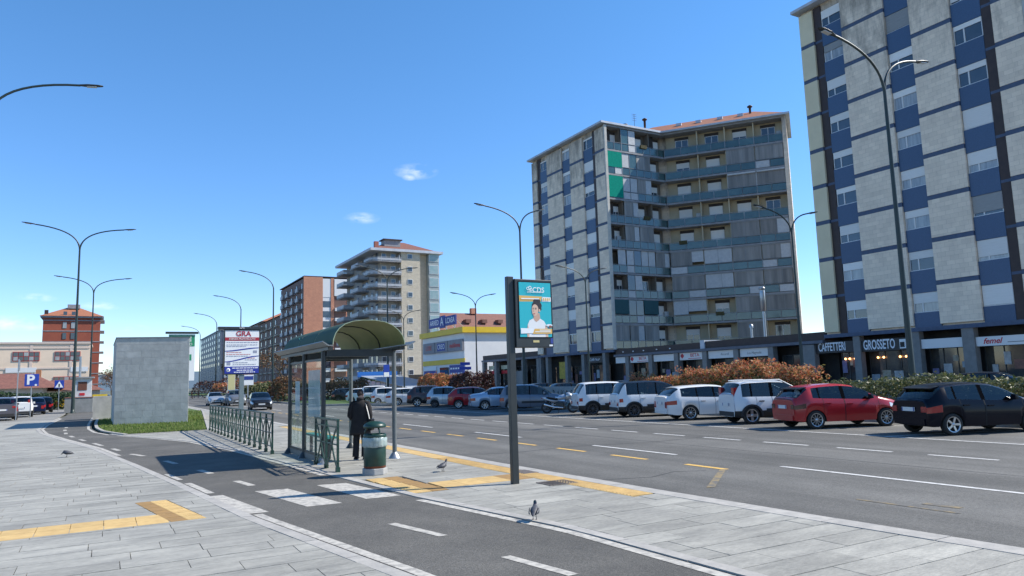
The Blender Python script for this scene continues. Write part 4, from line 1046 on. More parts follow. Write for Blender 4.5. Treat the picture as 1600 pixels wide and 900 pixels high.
# grey glassy block far down the avenue
nb = thing('apartment_building', 'dark blue-grey block far down the avenue behind the billboard', 'apartment building', (54, 418, 0))
H = 32.5; gb = M('blue-grey facade', (.10,.12,.16), (.07,.085,.115), scale=.4, rough=.5)
bx(0, 0, 0, 16, 92, H).build('wall', gb, nb); bx(-.3, -.3, H + .01, 16.4, 92.4, H + .6).build('roof_edge', concrete_edge, nb); bx(2, -.32, 0, 16, -.02, H).build('end_wall', M('pale grey end wall', (.34,.37,.41), (.29,.32,.36), scale=.5, rough=.7), nb)
for k in range(9):
    z = 4 + k * 3.2
    far_windows(nb, -.02, [5 + 9.4 * i for i in range(10)], (z + .8,), 3.4, 1.8, pane, white_rail)
    part_box('end_balcony', white_rail, nb, 9, -.9, z, 4.5, 1.2, 1.0)
rr = thing('apartment_building', 'low block with an orange tiled hip roof showing above the billboard', 'apartment building', (60, 330, 0))
bx(0, 0, 0, 34, 30, 30).build('wall', M('grey tower wall', (.30,.30,.31), (.25,.25,.26), scale=.3, rough=.8), rr)
MB().raw([(-1, -1, 30.02), (35, -1, 30.02), (35, 31, 30.02), (-1, 31, 30.02), (12, 15, 36), (22, 15, 36)], [(0,1,5,4), (1,2,5), (2,3,4,5), (3,0,4)]).build('roof', tile_roof, rr)
far_windows(rr, 0, (4, 10, 17, 24, 30), [3 + 3.1 * k for k in range(9)], 2.0, 1.6, pane, win_white, 'y', -.02)
# brick houses behind the store
rr = thing('apartment_building', 'brick block with a long brown tiled roof rising behind the store', 'apartment building', (72, 178, 0))
bx(0, 0, 0, 46, 14, 15.2).build('wall', brick, rr)
mb = MB(); mb.raw([(-1, -1, 15.22), (47, -1, 15.22), (47, 15, 15.22), (-1, 15, 15.22), (8, 7, 20.6), (39, 7, 20.6)], [(0,1,5,4), (1,2,5), (2,3,4,5), (3,0,4)]); rf = mb.build('roof', M('faded roof tile', (.22,.10,.075), (.17,.08,.06), scale=1.5, rough=.85), rr)
for x in (10, 15, 20, 25, 30, 35): part_box('dormer', MATS['faded roof tile'], rf, x, 2.2, 17.9, 1.5, 2, 1.0)
part_box('chimney', brick, rf, 19, 6.5, 21.2, 1.6, 1.2, 1.6)
far_windows(rr, 0, [3.5 + 4.5 * i for i in range(10)], (13.2, 10.1, 7), 2.0, 1.9, pane, win_white, 'y', -.02)
# church spire between the blocks
ch = thing('church_tower', 'small brick bell tower with a green copper spire between the two blocks', 'church tower', (150, 128, 0))
bx(-2.2, -2.2, 0, 2.2, 2.2, 13.4).build('tower', brick, ch); MB().raw([(-2.5,-2.5,16.6),(2.5,-2.5,16.6),(2.5,2.5,16.6),(-2.5,2.5,16.6),(0,0,24.5)], [(0,1,4),(1,2,4),(2,3,4),(3,0,4)]).build('spire', M('green copper', (.12,.34,.28), (.10,.28,.24), scale=.4, rough=.6), ch)
bx(-2.3, -2.3, 13.41, 2.3, 2.3, 16.59).build('belfry', sign_w, ch); part_box('belfry_opening', pane, ch, -.6, -2.3, 15, 1.8, .2, 2.2); part_box('belfry_opening', pane, ch, -2.3, 0, 15, .2, 1.8, 2.2)
lb = thing('low_building', 'pale low building with a flat roof glimpsed between the two blocks', 'building', (150, 105, 0)); bx(0, 0, 0, 12, 30, 9.5).build('wall', cream_slab, lb); bx(-.3, -.3, 9.51, 12.3, 30.3, 9.9).build('roof', fascia_pale, lb)
# covered ramp with blue canopy (underground entrance) by the parked cars
rp = thing('station_entrance', 'glazed stair entrance with sloping slatted roof and blue beam', 'station entrance', (44.0, 113, 0))
MB().prism([(0, 0), (7, 0), (7, 27), (0, 27)], 0, .3).build('plinth', conc, rp)
lat = M('grey roof slat', (.34,.38,.42), (.28,.31,.35), scale=3, rough=.45)
for i in range(26):
    s0 = i / 26; y = .2 + s0 * 26.5; z = .8 + 2.4 * s0
    o = bx(-.2, -.47, -.05, 7.2, .47, .05).build('roof_slat', lat, rp, (0, y, z)); o.rotation_euler = (.13, 0, 0)
for i in range(10): part_box('glazing_bar', galv, rp, .0, 1.5 + i * 2.75, (.4 + .24 * i) * .5 + .3, .1, .1, .4 + .24 * i)
for i in range(9): part_box('side_pane', M('pale side glazing', (.40,.45,.48), rough=.1), rp, .05, 2.9 + i * 2.75, (.4 + .24 * i) * .5 + .3, .03, 2.6, .35 + .24 * i)
bx(-.5, 26.8, 3.0, 7.6, 27.6, 4.0).build('blue_beam', M('bright blue beam', (.02,.16,.52), rough=.5), rp)

# ---- left-hand side
pinkw = M('cream-pink panel wall', (.78,.61,.455), (.71,.555,.415), scale=.5, rough=.8)
sc_ = thing('school_building', 'pale pink three storey school with red-framed windows', 'school', (-34, 170, 0))
bx(0, 0, 0, 31.3, 16, 11.4).build('wall', pinkw, sc_); bx(-.2, -.2, 11.41, 31.5, 16.2, 11.75).build('parapet', M('pale cornice', (.62,.50,.42), rough=.8), sc_)
redf = M('red window frame', (.36,.045,.04), rough=.5)
for zz, hh in ((8.95, 1.75), (4.0, 1.7)):
    for xx in (-.6, 6.1, 12.7, 19.5, 26.4):
        o = part_box('window', redf, sc_, xx + 1.0, -.03, zz, 4.4, .16, hh + .1)
        for a in range(5):
            for c in range(2): part_box('pane', pane if (a + c) % 3 else curtain, o, -1.72 + a * .86, -.075, -.43 + c * .86, .72, .06, .72)
    for xx in range(5): part_box('panel_joint', MATS['pale cornice'], sc_, 1.2 + xx * 6.7, -.04, 5.7, .5, .1, 11.2)
for z in (6.6, 10.6): part_box('panel_joint', MATS['pale cornice'], sc_, 15.6, -.06, z, 31.2, .08, .3)
part_box('white_banner', sign_w, sc_, 19.8, -.12, 6.3, 5.0, .06, .95); part_box('white_banner', sign_w, sc_, 29.5, -.12, 6.3, 3.0, .06, .95)
rt_ = thing('apartment_building', 'red tower block with a low tiled roof behind the pink school', 'apartment building', (-17, 262, 0))
redw = M('red facing brick', (.33,.085,.045), (.28,.07,.04), scale=.4, rough=.8)
bx(0, 0, 0, 15.2, 15, 24.6).build('wall', redw, rt_); bx(-.7, -.7, 24.61, 15.9, 15.7, 25.1).build('eaves', concrete_edge, rt_)
MB().raw([(-.9,-.9,25.12),(16.1,-.9,25.12),(16.1,15.9,25.12),(-.9,15.9,25.12),(6.2,7.5,28.6),(9,7.5,28.6)], [(0,1,5,4),(1,2,5),(2,3,4,5),(3,0,4)]).build('roof', tile_roof, rt_)
bx(6, 5, 28, 9.4, 8, 29.3).build('roof_hut', concrete_edge, rt_); bx(.2, .5, 25.2, 1.2, 1.5, 27).build('chimney', brown_str, rt_)
for k in range(7):
    z = 4 + k * 3.3
    part_box('floor_line', concrete_edge, rt_, 7.6, -.04, z, 15.25, .1, .28)
    for x in (5.7, 7.9): part_box('stair_window', curtain if k % 2 else pane, rt_, x, -.05, z + 1.8, 1.0, .14, 1.9)
    for y in (3, 8, 12): part_box('balcony', concrete_edge, rt_, 15.8, y, z + .2, 1.2, 2.6, .25)
hs_ = thing('house', 'single storey house with a brown tiled roof behind the hedge', 'house', (-22, 100, 0))
bx(0, 0, 0, 15.8, 9, 2.6).build('wall', M('off white render', (.55,.52,.47), (.48,.45,.41), scale=.5, rough=.85), hs_)
MB().raw([(-1,-1,2.4),(17.6,-1,2.4),(17.6,10,2.4),(-1,10,2.4),(3,4.5,4.2),(14.4,4.5,4.2)], [(0,1,5,4),(1,2,5),(2,3,4,5),(3,0,4)]).build('roof', MATS['brown roof tile'], hs_)
part_box('chimney', M('orange brick chimney', (.36,.17,.08), rough=.8), hs_, 15.0, 5, 4.1, .55, .55, 1.0); part_box('skylight', pane, hs_, 9.5, 1.5, 4.02, 1.2, .9, .08).rotation_euler = (R(26), 0, 0)
h2 = thing('house', 'second low house with a tiled roof beside the stone cabinet', 'house', (-8.5, 108, 0))
bx(0, 0, 0, 8, 7, 2.1).build('wall', MATS['off white render'], h2); MB().raw([(-.6,-.6,2),(8.6,-.6,2),(8.6,7.6,2),(-.6,7.6,2),(2.5,3.5,3.4),(5.5,3.5,3.4)], [(0,1,5,4),(1,2,5),(2,3,4,5),(3,0,4)]).build('roof', MATS['brown roof tile'], h2)
# distant hills
mb = MB(); rh = random.Random(11); pts = []
for i in range(80):
    a = R(-60 + i * 2.2); pts.append((math.sin(a) * 5200, math.cos(a) * 5200, 60 + 75 * (math.sin(i * .31) + 1) * .5 + 40 * math.sin(i * .83 + 1) * .5 + rh.uniform(0, 12)))
for p, q in zip(pts, pts[1:]):
    mb.face([(p[0], p[1], -1), (q[0], q[1], -1), (q[0] * 1.12, q[1] * 1.12, q[2]), (p[0] * 1.12, p[1] * 1.12, p[2])], 0, True)
    mb.face([(p[0] * 1.12, p[1] * 1.12, p[2]), (q[0] * 1.12, q[1] * 1.12, q[2]), (q[0] * 1.4, q[1] * 1.4, -1), (p[0] * 1.4, p[1] * 1.4, -1)], 0, True)
tag(mb.build('hills', M('distant hills', (.09,.13,.17), (.07,.11,.14), scale=.002, rough=1)), kind='structure')
# ================================================================== STREET FURNITURE
# ---- bus shelter
sh = thing('bus_shelter', 'green barrel-roofed bus shelter with glass back panels', 'bus shelter', (4.51, 17.2, 0))
roof_out = M('weathered green roof', (.045,.085,.058), (.06,.105,.075), scale=2.2, rough=.75, spec=.2, stretch=(1,.3,1))
roof_in = M('olive roof lining', (.20,.225,.09), (.15,.175,.07), scale=1.6, rough=.6)
PX = {0: [0, 1.87, 3.52], 1.75: [0, 3.62]}
for x, ys in PX.items():
    for y in ys:
        p = MB().lathe([(.055, 0), (.055, 2.62)], 14).build('post', grey_steel if x else dark_steel, sh, (x, y, 0))
        MB().lathe([(.15, 0), (.145, .02), (.10, .09), (.062, .14), (.056, .15)], 14).build('post_foot', galv if (x and not y) or y == 0 else dark_steel, p)
# cross beams and long beams
for y in (0, 1.87, 3.52): bx(.057, y - .06, 2.49, 1.70, y + .06, 2.66).build('cross_beam', dark_steel, sh)
for x in (0, 1.75): bx(x - .06, -.62, 2.625, x + .06, 4.5, 2.70).build('long_beam', dark_steel, sh)
# gutters: open V channels flaring outwards
for sx, x in ((-1, -.02), (1, 1.77)):
    prof = [(0, 2.64), (sx * .13, 2.69), (sx * .24, 2.80), (sx * .22, 2.81), (sx * .12, 2.71), (0, 2.70)] if False else [(sx * -.02, 2.705), (sx * .09, 2.705), (sx * .23, 2.80), (sx * .22, 2.82), (sx * .08, 2.73), (sx * -.02, 2.73)]
    MB().extrude([(x + a, -.85, z) for a, z in prof], (0, 5.4, 0)).build('gutter', M('gutter metal', (.20,.21,.21), (.15,.16,.16), scale=3, rough=.4), sh)
# vault: flattened arch, three sheets with ribs between
arch = [(.0, 2.74), (.012, 2.86), (.06, 3.0), (.15, 3.12), (.29, 3.22), (.47, 3.285), (.72, 3.315), (1.0, 3.315), (1.25, 3.28), (1.45, 3.2), (1.60, 3.08), (1.70, 2.95), (1.745, 2.82), (1.75, 2.74)]
def arch_sheet(y0, y1, off, mats):
    mb = MB(); n = len(arch); C0 = Vector((.875, 2.75))
    ins = []
    for x, z in arch:
        v = Vector((x, z)) - C0; ins.append(C0 + v * (1 - .022))
    ou = [(C0 + (Vector(a) - C0) * (1 + off)) for a in arch]; ins = [C0 + (q - C0) * (1 + off) for q in ins]
    vs = [(q.x, y0, q.y) for q in ou] + [(q.x, y1, q.y) for q in ou]; mb.raw(vs, [(i, n + i, n + i + 1, i + 1) for i in range(n - 1)], 0, True)
    vs = [(q.x, y0, q.y) for q in ins] + [(q.x, y1, q.y) for q in ins]; mb.raw(vs, [(i, i + 1, n + i + 1, n + i) for i in range(n - 1)], 1, True)
    for yy in (y0, y1):
        vs = [(q.x, yy, q.y) for q in ou] + [(q.x, yy, q.y) for q in ins]; mb.raw(vs, [(i, i + 1, n + i + 1, n + i) if yy == y0 else (i + 1, i, n + i, n + i + 1) for i in range(n - 1)], 2)
    return mb.build('roof_sheet', mats, sh)
edge_pale = M('pale green roof edge', (.30,.36,.24), rough=.5)
for y0, y1 in ((-.8, .95), (.98, 2.68), (2.71, 4.5)): arch_sheet(y0, y1, 0, [roof_out, roof_in, edge_pale])
for y in (.965, 2.695):
    mb = MB(); mb.tube([(.875 + (x - .875) * .965, y, 2.75 + (z - 2.75) * .965) for x, z in arch], .02, 6); mb.build('roof_rib', dark_steel, sh)
# end gable with the stop number plate (teal)
bx(.12, 3.0, 2.70, .75, 3.03, 3.12).build('teal_plate', M('teal sign', (.05,.36,.30), rough=.4), sh); bx(.0, 2.96, 2.66, .9, 3.06, 2.705).build('plate_shelf', wht, sh)
# glass
shg = bpy.data.materials.new('shelter glass'); shg.use_nodes = True
n, l = shg.node_tree.nodes, shg.node_tree.links
tb = n.new('ShaderNodeBsdfTransparent'); tb.inputs['Color'].default_value = (.90,.94,.93,1); gl_ = n.new('ShaderNodeBsdfGlossy'); gl_.inputs['Roughness'].default_value = .03
fr_ = n.new('ShaderNodeFresnel'); fr_.inputs['IOR'].default_value = 1.28
ms = n.new('ShaderNodeMixShader'); bf_ = n.new('ShaderNodeNewGeometry'); iv_ = n.new('ShaderNodeMath'); iv_.operation = 'SUBTRACT'; iv_.inputs[0].default_value = 1; l.new(bf_.outputs['Backfacing'], iv_.inputs[1]); fm_ = n.new('ShaderNodeMath'); fm_.operation = 'MULTIPLY'; l.new(iv_.outputs[0], fm_.inputs[0]); l.new(fr_.outputs[0], fm_.inputs[1]); l.new(fm_.outputs[0], ms.inputs[0]); l.new(tb.outputs[0], ms.inputs[1]); l.new(gl_.outputs[0], ms.inputs[2]); l.new(ms.outputs[0], n['Material Output'].inputs['Surface'])
for y0, y1 in ((.07, 1.8), (1.94, 3.45)):
    o = bx(-.006, y0, .22, .006, y1, 2.4).build('glass_panel', shg, sh)
    mb = MB(); mb.box(-.015, y0, .16, .015, y1, .21).box(-.015, y0, 2.41, .015, y1, 2.46); mb.build('glass_rail', dark_steel, o)
bx(-.014, .07, .02, .012, 1.8, .15).build('kick_plate', grey_steel, sh); bx(-.014, 1.94, .02, .012, 3.45, .15).build('kick_plate', grey_steel, sh)
bx(.02, 3.5, .25, 1.7, 3.512, 2.35).build('glass_panel', shg, sh)
pst = bx(.012, 2.45, 1.1, .02, 2.95, 1.95).build('timetable', M('pale timetable print', (.66,.68,.72), (.52,.55,.62), scale=8, rough=.5), sh)
pst = bx(.012, .35, 1.05, .02, 1.5, 2.2).build('poster', M('pale blue poster', (.34,.42,.47), (.55,.60,.63), scale=1.6, rough=.3, lo=.4, hi=.55), sh)
for z, m_ in ((2.05, red_m), (1.62, wht), (1.3, blue_m)): part_box('poster_band', m_, pst, .024, .92, z, .006, .9, .12)
# bench behind the glass
bx(.30, .9, .50, .58, 3.1, .55).build('bench_seat', M('teal bench', (.03,.22,.19), (.02,.17,.15), scale=6, rough=.5), sh)
for y in (1.1, 2.9): bx(.40, y - .03, 0, .47, y + .03, .498).build('bench_leg', dark_steel, sh)
# ---- railings of crossed flat bars
def railing(x, y0, y1, nb, label):
    t = thing('railing', label, 'railing', (x, y0, 0), 0, 'green railings along the cycle path')
    pitch = (y1 - y0) / nb; Hh = 1.08
    for i in range(nb + 1):
        p = part_box('post', steel_green, t, 0, i * pitch, Hh / 2, .045, .045, Hh)
        part_box('post_foot', steel_green, p, 0, 0, -Hh / 2 + .05, .085, .085, .10)
    for z, w in ((Hh, .06), (.93, .03), (.56, .03), (.2, .03)): part_box('rail', steel_green, t, 0, (y1 - y0) / 2, z, w, y1 - y0 + .06, .04 if z == Hh else .025)
    for i in range(nb):
        a, c = i * pitch + .03, (i + 1) * pitch - .03
        for s_, (p, q) in enumerate(((a, c), (c, a))):
            k = ('xbar', round(pitch, 2), s_)
            def f():
                mb = MB(); P = []
                for j in range(7):
                    u = j / 6; P.append((.012 if s_ else -.012, (p - i * pitch) * (1 - u) + (q - i * pitch) * u + .05 * math.sin(2 * PI * u) * (1 if q > p else -1), .02 + .92 * (1 - u)))
                for A, B in zip(P, P[1:]): mb.bar(A, B, .065, .018, upv=(1, 0, 0))
                return mb
            link('cross_bar', shared(k, f, steel_green), t, (0, i * pitch, 0))
    return t
railing(4.06, 20.8, 34.3, 15, 'long dark green railing of crossed bars running to the grass')
railing(4.36, 15.45, 17.3, 2, 'short green railing of crossed bars in front of the bus shelter')

# ---- litter bin
bn = thing('litter_bin', 'round green litter bin with a domed lid and a clear plastic bag', 'litter bin', (4.87, 14.55, 0))
bin_g = M('worn green bin paint', (.005,.034,.025), (.013,.046,.034), scale=7, rough=.4)
mb = MB(); n = 8; mb.prism([(.255 * math.cos(2*PI*(i+.5)/n), .255 * math.sin(2*PI*(i+.5)/n)) for i in range(n)], 0, .13); bevel(mb.build('concrete_base', conc, bn), .012)
MB().lathe([(.2, .13), (.222, .14), (.222, .17), (.226, .175)], 28).build('rust_ring', M('rust', (.13,.035,.015), (.2,.06,.02), scale=15, rough=.9), bn)
MB().lathe([(.22, .17), (.226, .18), (.226, .80), (.215, .81), (.205, .80), (.2, .5), (0, .5)], 28).build('drum', bin_g, bn)
MB().lathe([(.231, .735), (.236, .74), (.236, .79), (.231, .80)], 28).build('drum_rim', bin_g, bn)
bagm = M('clear plastic bag', (.34,.40,.39), (.20,.26,.25), scale=14, rough=.25, bump=.8, bscale=25, stretch=(1,1,.4))
rb2 = random.Random(2); mb = MB(); N = 36; vs = []
for j, (z, rr_) in enumerate(((.745, .232), (.72, .25), (.66, .252), (.60, .247), (.565, .252), (.55, .235))):
    for i in range(N): a = 2 * PI * i / N; r_ = rr_ + rb2.uniform(-.006, .008) + (.006 * math.sin(9 * a + j)); vs.append((r_ * math.cos(a), r_ * math.sin(a), z + rb2.uniform(-.006, .006)))
mb.raw(vs, [(j*N+i, (j+1)*N+i, (j+1)*N+(i+1) % N, j*N+(i+1) % N) for j in range(5) for i in range(N)], 0, True); mb.build('bin_bag', bagm, bn)
MB().lathe([(0, 1.07), (.12, 1.055), (.2, 1.02), (.232, .975), (.232, .945), (.22, .935), (0, .94)], 28).build('lid', bin_g, bn)
for a in (2.6, 4.9):
    mb = MB(); mb.tube([(.19 * math.cos(a), .19 * math.sin(a), .79), (.2 * math.cos(a), .2 * math.sin(a), .86), (.14 * math.cos(a), .14 * math.sin(a), .95)], .018, 6); mb.build('lid_arm', bin_g, bn)

# ---- totem with the advertising screen
tt = thing('advertising_totem', 'tall dark grey post with a lit advertising case, standing on the yellow strip', 'advertising totem', (6.36, 11.45, 0))
bevel(bx(-.03, -.05, 0, .10, .05, 3.70).build('post', dark_steel, tt), .008)
case = bevel(bx(.102, -.09, 2.40, .90, .11, 3.655).build('display_case', dark_steel, tt), .01)
bx(.165, -.096, 2.575, .875, -.0905, 3.61).build('screen_bezel', black_pl, case)
em = lambda nm, c: M(nm, c, rough=.3)
px0, px1, pz0, pz1 = .18, .86, 2.59, 3.595
poster = bx(px0, -.099, pz0, px1, -.0965, pz1).build('poster', em('turquoise poster', (.02,.42,.47)), case)
yp = [-.1]
def flat(name, pts, mat):
    """flat printed shape on the poster; pts as fractions of its width and height"""
    yp[0] -= .0004
    mb = MB(); mb.face([(px0 + u * (px1 - px0), yp[0], pz0 + v * (pz1 - pz0)) for u, v in pts]); return mb.build(name, mat, case)
def ell(cx, cy, rx, ry, n=20, a0=0, a1=2 * PI): return [(cx + rx * math.cos(a0 + (a1 - a0) * i / n), cy + ry * math.sin(a0 + (a1 - a0) * i / n)) for i in range(n)]
pw = em('poster white', (.78,.80,.80)); py = em('poster amber', (.72,.43,.11)); skin_p = em('poster skin', (.66,.44,.32)); skin_s = em('poster skin tone', (.55,.34,.24)); hair_p = em('poster hair', (.035,.022,.02)); coat_p = em('poster coat', (.76,.75,.73))
flat('poster_band', [(0, .645), (.68, .655), (.72, .745), (0, .755)], py); flat('poster_band', [(.70, .65), (1, .655), (1, .735), (.735, .74)], pw)
# figure
flat('poster_figure', [(.22, 0), (.24, .22), (.30, .30), (.44, .345), (.62, .345), (.76, .29), (.84, .20), (.86, 0)], coat_p)
flat('poster_figure', [(.80, .0), (.78, .15), (.80, .22), (.86, .2), (.88, 0)], skin_p); flat('poster_figure', [(.22, 0), (.21, .12), (.25, .22), (.28, .12), (.28, 0)], skin_p)
flat('poster_figure', [(.43, .345), (.46, .30), (.52, .275), (.60, .31), (.64, .35), (.62, .44), (.44, .42)], skin_s)
flat('poster_figure', ell(.55, .655, .115, .055), hair_p); flat('poster_figure', ell(.545, .575, .155, .085), hair_p); flat('poster_figure', [(.50, .62), (.68, .60), (.69, .50), (.63, .47), (.5, .5)], hair_p)
flat('poster_figure', ell(.485, .50, .105, .098), skin_p); flat('poster_figure', [(.385, .50), (.39, .44), (.42, .395), (.47, .38), (.54, .405), (.58, .46), (.58, .52)], skin_p)
flat('poster_figure', ell(.625, .485, .022, .03), skin_p)
for u in (.425, .505): flat('poster_figure', ell(u, .512, .024, .006), hair_p); flat('poster_figure', ell(u, .53, .03, .004), hair_p)
flat('poster_figure', [(.44, .505), (.45, .465), (.425, .458), (.42, .465)], skin_s); flat('poster_figure', ell(.45, .425, .035, .009), em('poster lips', (.45,.12,.1)))
flat('poster_band', [(.02, .06), (.40, .07), (.44, .155), (.02, .16)], pw); flat('poster_band', [(.38, .055), (1, .06), (1, .15), (.45, .15)], py)
flat('poster_figure', ell(.92, .215, .10, .022), pw); flat('poster_figure', ell(.95, .19, .05, .025), em('poster brown', (.25,.08,.05)))
for v, u0, u1 in ((.70, .06, .62),): flat('print_line', [(u0, v - .012), (u1, v - .008), (u1, v + .012), (u0, v + .008)], pw)
for v, u0, u1 in ((.125, .6, .95), (.095, .46, .95)): flat('print_line', [(u0, v - .008), (u1, v - .007), (u1, v + .008), (u0, v + .007)], pw)
for u in (.76, .82, .88, .94): flat('print_line', [(u - .018, .67), (u + .018, .672), (u + .018, .72), (u - .018, .718)], py)
text('lettering', 'CDS', .135, (px0 + .60 * .68, -.112, 3.455), 'y', pw, case, ext=.001, bold=.0012)
flat('print_line', [(.24, .815), (.76, .815), (.76, .825), (.24, .825)], pw)
for cx, cy, rr_ in ((.27, .885, .045), (.335, .90, .05), (.37, .865, .04), (.33, .84, .035)):
    o_ = ell(cx, cy, rr_, rr_ * .68); i_ = ell(cx, cy, rr_ * .62, rr_ * .42)
    mb = MB(); yp[0] -= .0003
    Q = lambda u, v: (px0 + u * (px1 - px0), yp[0], pz0 + v * (pz1 - pz0))
    for j in range(20): mb.face([Q(*o_[j]), Q(*o_[(j+1) % 20]), Q(*i_[(j+1) % 20]), Q(*i_[j])])
    mb.build('emblem_ring', pw, case)
bx(.455, -.094, 2.49, .585, -.0905, 2.53).build('maker_plate', M('gold plate', (.55,.45,.2), rough=.4), case); bx(.83, -.094, 2.47, .885, -.0905, 2.57).build('blue_sticker', blue_m, case); bx(.80, -.094, 2.42, .875, -.0905, 2.45).build('small_label', wht, case)

# ---- billboard on a post
bb_ = thing('billboard', 'white and blue billboard for a car paperwork agency on a grey post', 'billboard', (7.0, 45, 0))
bevel(bx(-.13, -.1, 0, .13, .1, 2.55).build('post', M('blue-grey post', (.13,.17,.18), (.16,.20,.21), scale=4, rough=.45), bb_), .01)
bx(-1.02, -.14, 2.56, .98, .14, 5.18).build('frame', dark_steel, bb_)
bx(-1.35, -.2, 5.185, 1.3, .2, 5.34).build('cap', dark_steel, bb_); text('lettering', 'IGPA', .13, (-.05, -.21, 5.265), 'y', wht, bb_)
bd = bx(-.96, -.155, 2.62, .93, -.142, 5.12).build('poster', wht, bb_)
def bpr(name, x0, z0, x1, z1, mat, y=-.158): return bx(x0, y - .003, z0, x1, y, z1).build(name, mat, bd)
bpr('poster_band', -.96, 2.62, .93, 3.02, M('deep blue print', (.015,.03,.28), rough=.5)); bpr('poster_band', -.96, 4.52, .93, 4.72, M('deep red print', (.36,.02,.035), rough=.5))
text('lettering', 'GRA', .42, (.05, -.165, 4.92), 'y', MATS['deep red print'], bd, bold=.008); text('lettering', 'AGENZIA PRATICHE AUTO', .13, (-.02, -.165, 4.62), 'y', wht, bd, bold=.001, sx=.93)
gp_ = M('grey-blue print', (.28,.30,.38), rough=.6); rp_ = M('pale red print line', (.55,.25,.25), rough=.6)
rr2 = random.Random(4)
for z, x0, x1, m_ in ((4.42, -.88, .86, gp_), (4.28, -.88, .35, gp_), (4.19, -.88, .2, gp_), (4.28, .4, .85, gp_), (3.84, -.88, .0, rp_), (3.72, -.88, .45, rp_), (3.62, -.88, .3, gp_), (3.5, .3, .7, rp_), (3.4, .15, .85, gp_), (3.24, -.52, .3, gp_), (3.13, -.52, .75, gp_)):
    x = x0
    while x < x1 - .03:
        w = rr2.uniform(.06, .2); bpr('print_line', x, z - .022, min(x + w, x1), z + .022, m_); x += w + .03
for z, x0, x1 in ((2.93, -.55, .88), (2.8, -.3, .6), (2.69, -.45, .75)):
    x = x0
    while x < x1 - .03: w = rr2.uniform(.06, .2); bpr('print_line', x, z - .025, min(x + w, x1), z + .025, wht, -.162); x += w + .03
def swoosh(z0, z1, w):
    mb = MB(); P = []
    for i in range(15):
        u = i / 14; P.append((-.96 + u * 1.89, -.163, z0 + (z1 - z0) * (u * u * (3 - 2 * u))))
    for i in range(14):
        wa, wb_ = w * (.25 + .9 * math.sin(PI * (.15 + .7 * i / 14))), w * (.25 + .9 * math.sin(PI * (.15 + .7 * (i + 1) / 14)))
        a, c = P[i], P[i+1]; mb.face([(a[0], a[1], a[2] - wa), (c[0], c[1], c[2] - wb_), (c[0], c[1], c[2] + wb_), (a[0], a[1], a[2] + wa)])
    mb.build('print_swoosh', MATS['deep blue print'], bd)
swoosh(3.92, 4.1, .03); swoosh(3.3, 3.62, .03)
bpr('print_emblem', -.85, 3.1, -.65, 3.3, gp_); MB().lathe([(.05, -.003), (.11, -.003), (.11, 0), (.05, 0), (.05, -.003)], 14, (-.77, -.163, 2.82), axis='y').build('print_emblem', wht, bd)
bpr('print_emblem', .6, 3.8, .82, 3.95, gp_)

# ---- smaller hoardings farther along
def small_board(name, label, loc, w, h, z, bands, post_h):
    t = thing(name, label, 'roadside sign', loc)
    bx(-.06, -.05, 0, .06, .05, z).build('post', galv, t); p = bx(-w/2, -.06, z, w/2, .06, z + h).build('panel', wht, t)
    for a, c, m_ in bands: bx(-w/2 + .03, -.075, z + a * h, w/2 - .03, -.062, z + c * h).build('panel_band', m_, p)
    return t
grn = M('green print', (.02,.26,.12), rough=.5)
t = small_board('roadside_sign', 'green topped hoarding half hidden behind the stone block', (6.6, 79, 0), 2.4, 4.6, 2.6, ((.74, .98, grn),), 3)
bx(-1.5, -.2, 7.25, 1.5, .2, 7.45).build('cap', dark_steel, t); text('lettering', 'CTE', .62, (.3, -.09, 6.7), 'y', wht, t, bold=.02); text('lettering', 'AUTO', .36, (.45, -.09, 6.2), 'y', wht, t)
bx(.3, -.075, 4.6, .9, -.062, 5.2).build('panel_band', grn, t)
small_board('roadside_sign', 'small teal and white roadside panel under the billboard', (14.4, 88, 0), 1.2, 3.0, 2.0, ((.6, .95, M('teal print', (.06,.40,.36), rough=.5)), (.2, .34, blue_m), (.4, .46, rp_)), 2)
small_board('roadside_sign', 'tall pale yellow roadside panel under the billboard', (12.6, 88, 0), .8, 3.6, .9, ((.1, .85, M('pale yellow print', (.55,.5,.25), rough=.6)),), 2)
